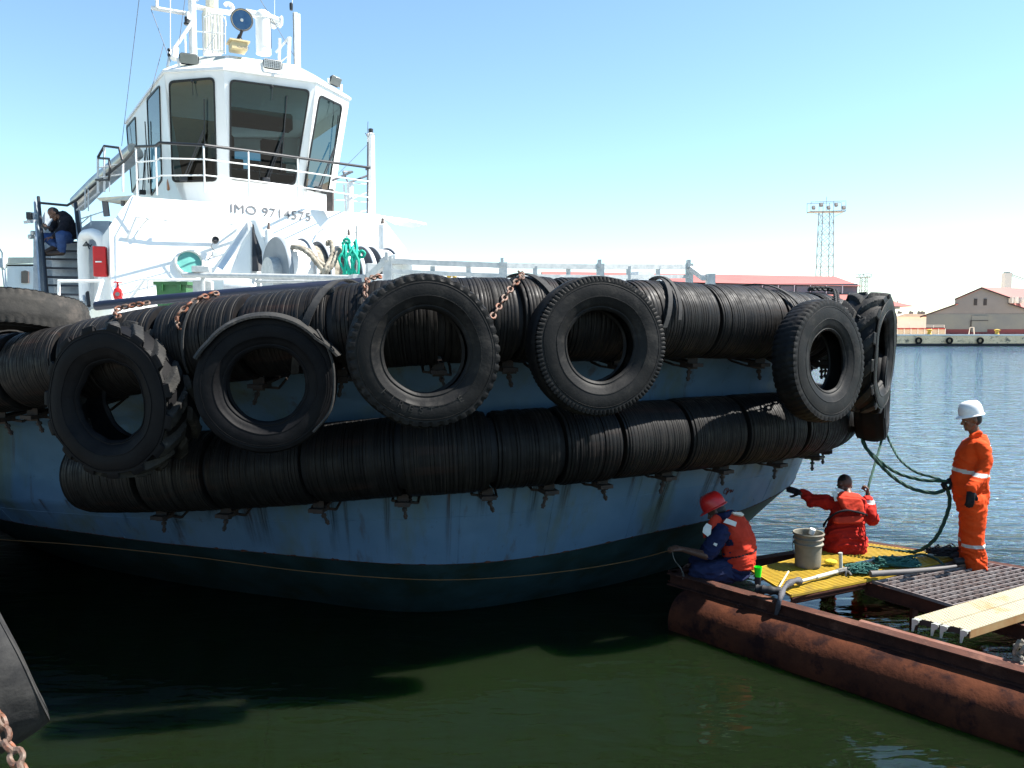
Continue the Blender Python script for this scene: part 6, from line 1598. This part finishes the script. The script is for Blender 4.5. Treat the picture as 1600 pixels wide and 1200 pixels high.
# ---------------------------------------------------------------- standing man in orange
def man_orange():
    base = V(5.03, 8.86, .50)
    root = thing('person', base, 'standing man in orange coverall, black gloves and white hard hat holding green ropes', 'person')
    X = lambda u, v, Y=8.5: at(u, v, Y * KP)
    f = V(-.985, .17, 0).normalized(); L_ = V(-.17, -.985, 0)          # faces left; his left side is towards us
    pel = X(1518, 778); waist = X(1517, 742); chest = X(1523, 712); neck = X(1527, 684); hd = X(1518, 655)
    shl, shr = X(1534, 699, 8.36), X(1527, 697, 8.70); ell, elr = X(1535, 738, 8.29), X(1508, 738, 8.72)
    wl_, wr_ = X(1517, 768, 8.18), X(1487, 750, 8.62)
    hl, hr_ = X(1520, 786, 8.40), X(1518, 786, 8.60); kl, kr = X(1519, 832, 8.40), X(1517, 832, 8.62); al, ar = X(1521, 878, 8.40), X(1513, 874, 8.62)
    mb = MB()
    P, M3 = head(mb, hd, f + V(0, 0, -.22), V(-.02, 0, 1)); limb(mb, [neck - V(0, 0, .03), hd - V(0, 0, .03)], [.056, .054])
    trunk(mb, [(pel, .13, .10), (waist, .13, .11), (chest, .15, .11), (neck - V(0, 0, .03), .08, .07)], L_)
    limb(mb, [shl, ell, wl_], [.048, .040, .028]); limb(mb, [shr, elr, wr_], [.048, .040, .028])
    limb(mb, [hl, kl, al], [.075, .055, .040]); limb(mb, [hr_, kr, ar], [.075, .055, .040])
    hand(mb, wl_ + V(0, 0, .01), V(-.02, 0, -1), V(0, 1, 0), .32, .92, 1); hand(mb, wr_, V(-.9, -.1, -.35), V(.2, 0, -1), 1.1, .95, 1)
    limb(mb, [al, al + f * .14 - V(0, 0, .05)], [.035, .03]); limb(mb, [ar, ar + f * .14 - V(0, 0, .05)], [.035, .03])
    b = fuse(mb, 'body', M['skin'], root, .007, 3); eyes(P, M3, b)
    mb = MB()
    trunk(mb, [(X(1518, 800), .150, .135), (X(1517, 780), .170, .160), (X(1516, 758), .175, .175), (X(1517, 735), .175, .178), (X(1521, 712), .180, .165), (X(1526, 696), .175, .135), (X(1529, 686), .125, .095), (X(1529, 680), .075, .07)], L_)
    limb(mb, [shl, X(1539, 718, 8.32), ell, wl_ + V(0, 0, .035)], [.082, .074, .068, .052]); limb(mb, [shr, elr, wr_ + V(.035, .01, .01)], [.080, .066, .052])
    limb(mb, [hl, X(1520, 810, 8.4), kl, X(1520, 862, 8.4), X(1525, 884, 8.4)], [.138, .128, .118, .110, .116]); limb(mb, [hr_, kr, X(1514, 862, 8.62), X(1512, 872, 8.62)], [.130, .116, .106, .104])
    # turned collar
    mb.capsule(X(1517, 681, 8.45), X(1531, 677, 8.45), .024, .030)
    zs = X(1518, 735).z
    def fc(p, n_):
        k = (p.x - X(1490, 731).x) * .22
        if abs(p.z - (X(1500, 733).z - k * .6)) < .021 : return 1
        if abs(p.z - (X(1520, 851, 8.4).z)) < .018 and p.z < .9: return 1
        return 0
    cv = fuse(mb, 'coverall', [M['orange'], M['refl']], root, .0095, 2, .020, 8, seed=2, faces=fc, fold=lambda p: .55 + .9 * max(0, 1 - abs(p.z - .62) / .2) + .5 * max(0, 1 - abs(p.z - 1.25) / .2))
    # glove hands
    mb = MB(); hand(mb, wl_ + V(0, 0, .01), V(-.02, 0, -1), V(0, 1, 0), .32, 1.15, 1, thick=1.4); mb.capsule(wl_ + V(0, 0, .05), wl_, .036, .030); fuse(mb, 'glove', M['glove'], root, .0055, 1)
    mb = MB(); hand(mb, wr_, V(-.9, -.1, -.35), V(.2, 0, -1), 1.05, 1.04, 1, thick=1.25); mb.capsule(wr_ + V(.05, 0, .02), wr_, .040, .032); fuse(mb, 'glove', M['glove'], root, .0055, 1)
    for a, n_ in ((al, 0), (ar, 1)):
        mb = MB(); g0 = V(a.x, a.y, .555); mb.capsule(g0 + V(.05, 0, .0), g0 + f * .17 - V(0, 0, .012), .048, .040); mb.capsule(g0 + V(0, 0, .02), g0 + V(0, 0, .12), .05, .052); fuse(mb, 'boot', M['boot'], root, .008, 2)
    hardhat(P(0, -.004, .045), f + V(0, 0, -.20), V(-.12, 0, 1), M['hat_white'], root, 1.02, peak=.02)
    mb = MB(); mb.ball(P(0, -.030, .0), (.079, .076, .080), 24, 14, rot=M3); fuse(mb, 'hair', M['hair'], root, .008, 1)
    return wr_
RH = man_orange()

# ---------------------------------------------------------------- seated man in red with life vest, seen from behind
def man_red():
    root = thing('person', onz(1322, 866, .5), 'bald man in red coverall and orange life vest sitting on the raft, seen from behind', 'person')
    X = lambda u, v, Y=9.0: at(u, v, Y * KP)
    f = V(.12, .99, 0); lat = V(-1, .1, 0)
    pel = X(1321, 846, 8.98); waist = X(1322, 822, 9.02); chest = X(1325, 795, 9.05); neck = X(1325, 770, 9.14); hd = X(1320, 757, 9.22)
    shl, shr = X(1292, 784, 9.1), X(1354, 786, 9.1); ell, elr = X(1268, 783, 9.2), X(1362, 810, 8.98); wl_, wr_ = X(1251, 770, 9.28), X(1356, 775, 9.12)
    kl, kr = X(1296, 856, 9.4), X(1346, 856, 9.4); al, ar = X(1296, 868, 9.62), X(1344, 868, 9.62); al.z = .05; ar.z = .05
    mb = MB(); P, M3 = head(mb, hd, V(-.35, .75, -.62), V(.10, .55, .9), 1.0); limb(mb, [neck - V(0, 0, .04), hd - V(0, 0, .02)], [.062, .058])
    trunk(mb, [(pel, .14, .11), (waist, .13, .10), (chest, .15, .11), (neck - V(0, 0, .02), .08, .06)], lat)
    limb(mb, [shl, ell, wl_], [.045, .036, .028]); limb(mb, [shr, elr, wr_], [.045, .038, .028])
    limb(mb, [pel + V(-.1, .05, 0), kl, al], [.08, .055, .04]); limb(mb, [pel + V(.1, .05, 0), kr, ar], [.08, .055, .04])
    hand(mb, wl_, V(-.9, .3, .25), V(.1, .9, -.1), .4, .95, 1); hand(mb, wr_, V(.0, .1, 1), V(-.8, .3, 0), 1.15, 1.0, -1, thick=1.1)
    b = fuse(mb, 'body', M['skin_dark'], root, .007, 3); eyes(P, M3, b)
    mb = MB()
    trunk(mb, [(X(1321, 864, 8.98), .225, .17), (X(1320, 853, 8.97), .245, .19), (X(1321, 838, 8.99), .235, .175), (X(1323, 820, 9.02), .195, .15), (X(1325, 800, 9.05), .195, .145), (X(1325, 784, 9.08), .205, .13), (X(1325, 774, 9.1), .14, .09)], lat)
    limb(mb, [shl, ell, wl_ + V(.03, 0, 0)], [.085, .068, .048]); limb(mb, [shr, elr, wr_ - V(0, 0, .05)], [.085, .078, .050])
    limb(mb, [pel + V(-.1, .05, -.01), kl, al], [.12, .09, .07]); limb(mb, [pel + V(.1, .05, -.01), kr, ar], [.12, .09, .07])
    fuse(mb, 'coverall', [M['redcloth'], M['refl']], root, .0095, 2, .022, 9, seed=5, faces=lambda p, n_: 1 if (p - X(1361, 783, 9.05)).length < .065 and p.x > elr.x - .09 and abs(p.z - X(1361, 784, 9.05).z) < .022 else 0)
    mb = MB(); hand(mb, wl_, V(-.9, .3, .25), V(.1, .9, -.1), .4, 1.02, 1, thick=1.25); mb.capsule(wl_ + V(.05, 0, 0), wl_, .036, .03); fuse(mb, 'glove', M['glove'], root, .0055, 1)
    # life vest: padded upper and lower back panels, shoulder pads, belt
    def pad(q, th, name, m='vest', v=.009):
        mb = MB(); q = [Vector(p) for p in q]; n_ = (q[1] - q[0]).cross(q[3] - q[0]).normalized()
        if n_.y > 0: n_ = -n_
        c = sum(q, V(0, 0, 0)) / len(q); rings = []
        for k, o_ in ((.90, -th), (1.0, -th * .5), (1.0, th * .3), (.93, th * .8), (.80, th)):
            rings.append([c + (p - c) * k + n_ * o_ for p in rounded(q, .045)])
        mb.ring_loft(rings); return fuse(mb, name, M[m], root, v, 2, .006, 9, seed=3)
    pad([X(1306, 775, 8.90), X(1347, 779, 8.90), X(1351, 803, 8.86), X(1319, 799, 8.85)], .035, 'vest_panel')
    pad([X(1311, 768, 8.97), X(1344, 773, 8.97), X(1348, 782, 8.90), X(1307, 778, 8.90)], .028, 'vest_shoulder')
    pad([X(1301, 808, 8.86), X(1350, 806, 8.86), X(1347, 818, 8.83), X(1303, 819, 8.83)], .03, 'vest_skirt')
    mb = MB(); mb.tube(cr([X(1287, 822, 9.05), X(1292, 813, 8.92), X(1306, 802, 8.84), X(1325, 797.5, 8.82), X(1350, 803, 8.84), X(1355, 806, 9.0)], 6), .012, 8); mb.tube([X(1286, 818, 9.0), X(1287, 824, 8.98)], .006, 6); mb.obj('vest_belt', M['glove'], root)
    mb = MB()
    for q in ([(1300, 769, 8.955), (1307, 768, 8.95), (1311, 782, 8.90), (1304, 783, 8.91)], [(1304, 761, 9.0), (1317, 765, 8.97), (1321, 769, 8.95), (1308, 768, 8.96)], ):
        mb.prism([X(*p) for p in q], (0, -.008, 0))
    mb.obj('reflective_patch', M['patch'], root, smooth=0)
    mb = MB()
    for k in range(3): mb.tube(cr([X(1341 + k * 3, 820, 8.84), X(1345 + k * 4, 836, 8.80), X(1341 + k * 5, 858, 8.80)], 4), .005, 5)
    mb.obj('vest_tape', M['redcloth'], root)
    mb = MB(); mb.ball(P(0, -.012, .034), (.0785, .095, .090), 24, 14, rot=M3); 
    # dark hair cap on the crown's lit-away side, adding shade to a bald head
    h = fuse(mb, 'hair', M['hair'], root, .008, 1)
    bm_ = bmesh.new(); bm_.from_mesh(h.data); cut = [v for v in bm_.verts if (v.co - P(0, -.02, .0)).dot(M3 @ V(-.75, -.65, .0)) > .012]; bmesh.ops.delete(bm_, geom=cut, context='VERTS'); bm_.to_mesh(h.data); bm_.free()
    return wr_
RW = man_red()

# ---------------------------------------------------------------- man in navy with red hard hat, crouched at the hull
def man_navy():
    root = thing('person', onz(1138, 905, .5), 'man in navy shirt, orange life vest and red hard hat crouching at the hull', 'person')
    X = lambda u, v, Y=8.25: at(u, v, Y * KP)
    f = V(-.78, .62, 0); lat = V(-.62, -.78, 0)
    pel = X(1146, 890, 8.2); waist = X(1150, 868, 8.2); chest = X(1145, 835, 8.22); neck = X(1128, 812, 8.28); hd = X(1119, 799, 8.34)
    shl, shr = X(1126, 832, 8.08), X(1143, 815, 8.50); ell = X(1104, 868, 8.0); wl_ = X(1066, 858, 8.12); elr = X(1110, 850, 8.62); wr_ = X(1085, 880, 8.6)
    kl, kr = X(1092, 893, 8.12), X(1088, 880, 8.6); al, ar = kl + V(-.05, .15, -.3), kr + V(-.05, .1, -.3)
    mb = MB(); P, M3 = head(mb, hd, V(-.80, .35, -.50), V(-.42, .2, .9), 1.0); limb(mb, [neck - V(-.03, 0, .03), hd], [.060, .055])
    trunk(mb, [(pel, .14, .11), (waist, .13, .10), (chest, .15, .11), (neck + V(.02, 0, -.02), .08, .06)], lat)
    limb(mb, [shl, ell, wl_], [.052, .046, .030]); limb(mb, [shr, elr, wr_], [.045, .038, .028]); limb(mb, [pel, kl, al], [.08, .055, .04]); limb(mb, [pel, kr, ar], [.08, .055, .04])
    hand(mb, wl_, V(-1, .1, .02), V(0, .5, -.8), .55, 1.0, -1, thick=1.1); hand(mb, wr_, V(-.8, .1, -.3), V(0, -.5, -.8), .5)
    b = fuse(mb, 'body', M['skin_dark'], root, .007, 3); eyes(P, M3, b)
    mb = MB()
    trunk(mb, [(X(1147, 900, 8.2), .17, .14), (X(1148, 888, 8.2), .185, .15), (X(1151, 866, 8.2), .165, .135), (X(1147, 835, 8.22), .175, .135), (X(1138, 818, 8.25), .165, .115), (X(1129, 810, 8.27), .09, .075)], lat)
    limb(mb, [shl, X(1112, 856, 8.03), X(1107, 864, 8.02)], [.098, .086, .070]); limb(mb, [shr, elr, wr_], [.085, .06, .045])
    fuse(mb, 'shirt', M['navy'], root, .0095, 2, .018, 8, seed=8)
    mb = MB(); limb(mb, [pel + V(-.08, -.06, .0), X(1112, 893, 8.1), kl, al], [.125, .11, .095, .07]); limb(mb, [pel + V(0, .1, 0), kr, ar], [.12, .09, .07])
    fuse(mb, 'trousers', cloth('navy_trousers', (.014, .019, .055), (.02, .026, .065)), root, .0095, 2, .022, 9, seed=9)
    mb = MB()
    trunk(mb, [(X(1152, 884, 8.19), .175, .155), (X(1155, 866, 8.19), .180, .165), (X(1153, 846, 8.21), .185, .168), (X(1146, 828, 8.23), .190, .160), (X(1136, 814, 8.26), .165, .130), (X(1129, 808, 8.28), .115, .09)], lat)
    limb(mb, [X(1119, 812, 8.14), X(1108, 828, 8.08), X(1106, 846, 8.08)], [.05, .058, .05])
    # opening for the sleeve, bent forward
    v_ = fuse(mb, 'life_vest', [M['vest'], M['glove']], root, .0095, 2, .014, 8, seed=11, faces=lambda p, n_: 1 if abs((p - X(1160, 862, 8.19)).dot(V(-.25, .1, 1))) < .008 else 0)
    bm_ = bmesh.new(); bm_.from_mesh(v_.data); c0 = X(1124, 848, 8.02)
    cut = [v for v in bm_.verts if (v.co - c0).dot(lat) > -.085 and ((v.co.x - c0.x) / .150) ** 2 + ((v.co.z - c0.z - .0) / .165) ** 2 < 1]; bmesh.ops.delete(bm_, geom=cut, context='VERTS'); bm_.to_mesh(v_.data); bm_.free()
    sd_ = v_.modifiers.new('t', 'SOLIDIFY'); sd_.thickness = .03; sd_.offset = -1
    # white patches
    def patch(us, Y, dn=(0, -.01, .004)):
        mb = MB(); mb.prism([X(u, v, Y) for u, v in us], dn); return mb.obj('white_patch', M['patch'], root, smooth=0)
    patch([(1104, 817.5), (1112, 822), (1110, 835), (1105.5, 838.5), (1097.5, 832), (1099, 824)], 8.00)
    patch([(1135, 810), (1151, 816), (1149, 823), (1130, 816.5)], 8.03); patch([(1144, 800), (1158, 800), (1163, 804), (1160, 806), (1148, 803)], 8.12, (0, .03, -.02))
    patch([(1116, 848), (1121, 850), (1119, 854), (1114, 851)], 7.935)
    hardhat(P(0, -.006, .040), V(-.80, .35, -.50), V(-.42, .2, .9), M['hat_red'], root, 1.10, peak=.035)
    mb = MB(); mb.ball(P(0, -.03, .0), (.078, .076, .078), 20, 12, rot=M3); fuse(mb, 'hair', M['hair'], root, .008, 1)
    # collar
    mb = MB(); mb.tube([X(1118, 808, 8.20), X(1132, 806, 8.14), X(1145, 802, 8.24)], .038, 10); fuse(mb, 'collar', M['navy'], root, .009, 2, .008, 9)
    return wl_
NW = man_navy()

# ---------------------------------------------------------------- man on the stairs
def man_stairs():
    root = thing('person', at(100, 378, 16.9), 'man in black jacket and blue jeans sitting on the tug stairs', 'person')
    X = lambda u, v, Y=16.7: at(u, v, Y)
    f = V(-.85, -.5, 0); lat = V(.5, -.85, 0)
    pel = X(108, 371, 16.85); chest = X(103, 347, 16.8); neck = X(91, 336, 16.75); hd = X(84, 333.5, 16.7)
    shl, shr = X(103, 344, 16.6), X(93, 342, 16.95); ell, elr = X(96, 360, 16.45), X(82, 357, 16.9); wl_, wr_ = X(82, 371, 16.35), X(78, 356, 16.6)
    kl, kr = X(95, 368, 16.3), X(70, 371, 16.6); al, ar = X(97, 392, 16.35), X(86, 383, 16.4)
    mb = MB(); P, M3 = head(mb, hd, V(-.62, -.42, -.66), V(-.55, -.35, .8), 1.05); limb(mb, [neck, hd], [.06, .058])
    trunk(mb, [(pel, .13, .11), (chest, .15, .11), (neck, .08, .06)], lat)
    limb(mb, [shl, ell, wl_], [.045, .038, .028]); limb(mb, [shr, elr, wr_], [.045, .038, .028]); limb(mb, [pel, kl, al], [.08, .055, .04]); limb(mb, [pel, kr, ar], [.08, .055, .04])
    hand(mb, wl_, V(-.8, -.3, -.1), V(0, .2, -1), .5); hand(mb, wr_, V(-.6, -.4, .2), V(.2, 0, 1), .7)
    b = fuse(mb, 'body', M['skin_dark'], root, .008, 2); eyes(P, M3, b, 1.05)
    mb = MB(); trunk(mb, [(X(111, 374, 16.85), .18, .15), (X(108, 362, 16.83), .19, .155), (chest, .20, .15), (X(97, 338, 16.77), .17, .12), (neck + V(.02, 0, -.02), .08, .07)], lat)
    limb(mb, [shl, ell, wl_ + V(.05, 0, .03)], [.095, .078, .055]); limb(mb, [shr, elr, wr_ + V(.03, 0, -.03)], [.09, .07, .05])
    fuse(mb, 'jacket', [M['blackcloth'], M['refl']], root, .012, 2, .012, 8, faces=lambda p, n_: 1 if (p - X(102, 346, 16.58)).length < .05 or (p - X(95, 346, 16.6)).length < .04 else 0)
    mb = MB(); limb(mb, [pel + V(0, -.05, 0), kl, al], [.125, .095, .07]); limb(mb, [pel + V(-.05, .05, 0), kr, ar], [.12, .09, .065]); fuse(mb, 'jeans', M['jeans'], root, .012, 2, .014, 8)
    for a, d in ((al, V(-.26, -.10, -.02)), (ar, V(-.10, -.16, -.10))):
        mb = MB(); mb.capsule(a - V(0, 0, .04), a + d - V(0, 0, .05), .055, .045); fuse(mb, 'shoe', mat('brown_shoe', (.05, .03, .02), None, 9, .6), root, .009, 1)
    mb = MB(); mb.ball(P(0, -.018, .020), (.082, .096, .098), 20, 12, rot=M3); h = fuse(mb, 'hair', M['hair'], root, .009, 1)
    mb = MB(); mb.box(wr_ + V(-.08, -.05, .02), (.075, .012, .15), Matrix.Rotation(R(-35), 3, 'Y'), bev=.004); o = mb.obj('phone', M['black'], None); tag(o, 'black phone in the hand of the man sitting on the stairs', 'phone')
man_stairs()

# ================================================================ ropes held by the men
def ap(u, v, Y): return at(u, v, Y * KP)
def rope(paths, r, label, m='rope', twist=True):
    mb = MB()
    for p in paths:
        c = Curve(p, 10); n_ = int(c.L / .02)
        cen = [c(c.L * i / n_) for i in range(n_ + 1)]; fr_ = frames(cen)
        for s_ in range(3):
            pts = [q + (x * math.cos(i * .42 + s_ * 2.094) + y * math.sin(i * .42 + s_ * 2.094)) * r * .52 for i, (q, (x, y)) in enumerate(zip(cen, fr_))]
            mb.tube(pts, r * .60, 6)
    o = mb.obj('rope', M[m], None); return tag(o, label, 'rope', 'dark green ropes from the bow to the raft')
hnd = RH + V(-.09, -.01, -.03)
rope([[at(1356, 655, 9.75), at(1348, 690, 9.5), ap(1368, 714, 9.1), ap(1400, 738, 8.9), ap(1440, 750, 8.72), hnd + V(0, 0, .02), hnd + V(.03, .0, 0)]], .017, 'upper of the two ropes sagging from the bow tyre to the gloved hand')
rope([[at(1358, 660, 9.8), at(1350, 692, 9.5), ap(1384, 735, 9.0), ap(1420, 761, 8.8), ap(1456, 770, 8.65), ap(1474, 766, 8.62), hnd + V(.02, 0, -.03), ap(1484, 782, 8.62), ap(1478, 808, 8.62), ap(1464, 838, 8.66), ap(1446, 855, 8.75), ap(1428, 862, 8.85), ap(1400, 861, 8.95), ap(1364, 856, 9.1)],
      [ap(1364, 856, 9.1), ap(1352, 857, 9.12), ap(1346, 862, 9.05)]], .020, 'longest rope, sagging low to the glove and dropping in a loop to the raft deck')
rope([[at(1381, 668, 9.9), ap(1390, 690, 9.6), ap(1406, 718, 9.2), ap(1430, 737, 8.9), ap(1455, 745, 8.7), hnd + V(-.02, .02, .03)]], .013, 'thinnest rope, curving from behind the bow tyre down to the gloved hand')
rope([[at(1381, 660, 9.8), ap(1377, 690, 9.6), ap(1368, 722, 9.4), ap(1358, 757, 9.15), ap(1355, 775, 9.1)]], .014, 'straight rope going down to the bare hand of the seated man in red')
rope([[onz(1362, 871, .565), onz(1392, 874, .565), onz(1420, 871, .575), onz(1440, 866, .565), onz(1462, 873, .56), onz(1474, 882, .55)]], .013, 'loose rope end lying on the yellow grating behind the paddle')
# thin orange draught line along the lower hull, held by the man in navy
pts = []
for u, v, Y in ((-60, 838, 9.35), (0, 843, 9.0), (130, 852, 8.62), (300, 870, 8.28), (470, 892, 8.02), (640, 905, 7.95), (760, 904, 8.1), (880, 893, 8.4), (980, 877, 8.6), (1050, 859, 8.15)):
    pts.append(at(u, v, Y))
mb = MB(); mb.tube(cr(pts, 8), .0045, 6); o = mb.obj('guide_line', mat('orange_string', (.16, .08, .025), None, 9, .8), None); tag(o, 'thin orange string stretched along the lower hull to the hand of the man in navy', 'string')
mb = MB(); mb.tube(cr([ap(1050, 859, 8.15), ap(1054, 875, 8.14), ap(1065, 890, 8.12), ap(1067, 905, 8.1)], 6), .004, 5); mb.tube([ap(1066, 893, 8.1), ap(1069, 903, 8.1)], .009, 6)
o = mb.obj('hanging_line', M['steel'], None); tag(o, 'short dangling line with a small weight below the hand of the man in navy', 'string')
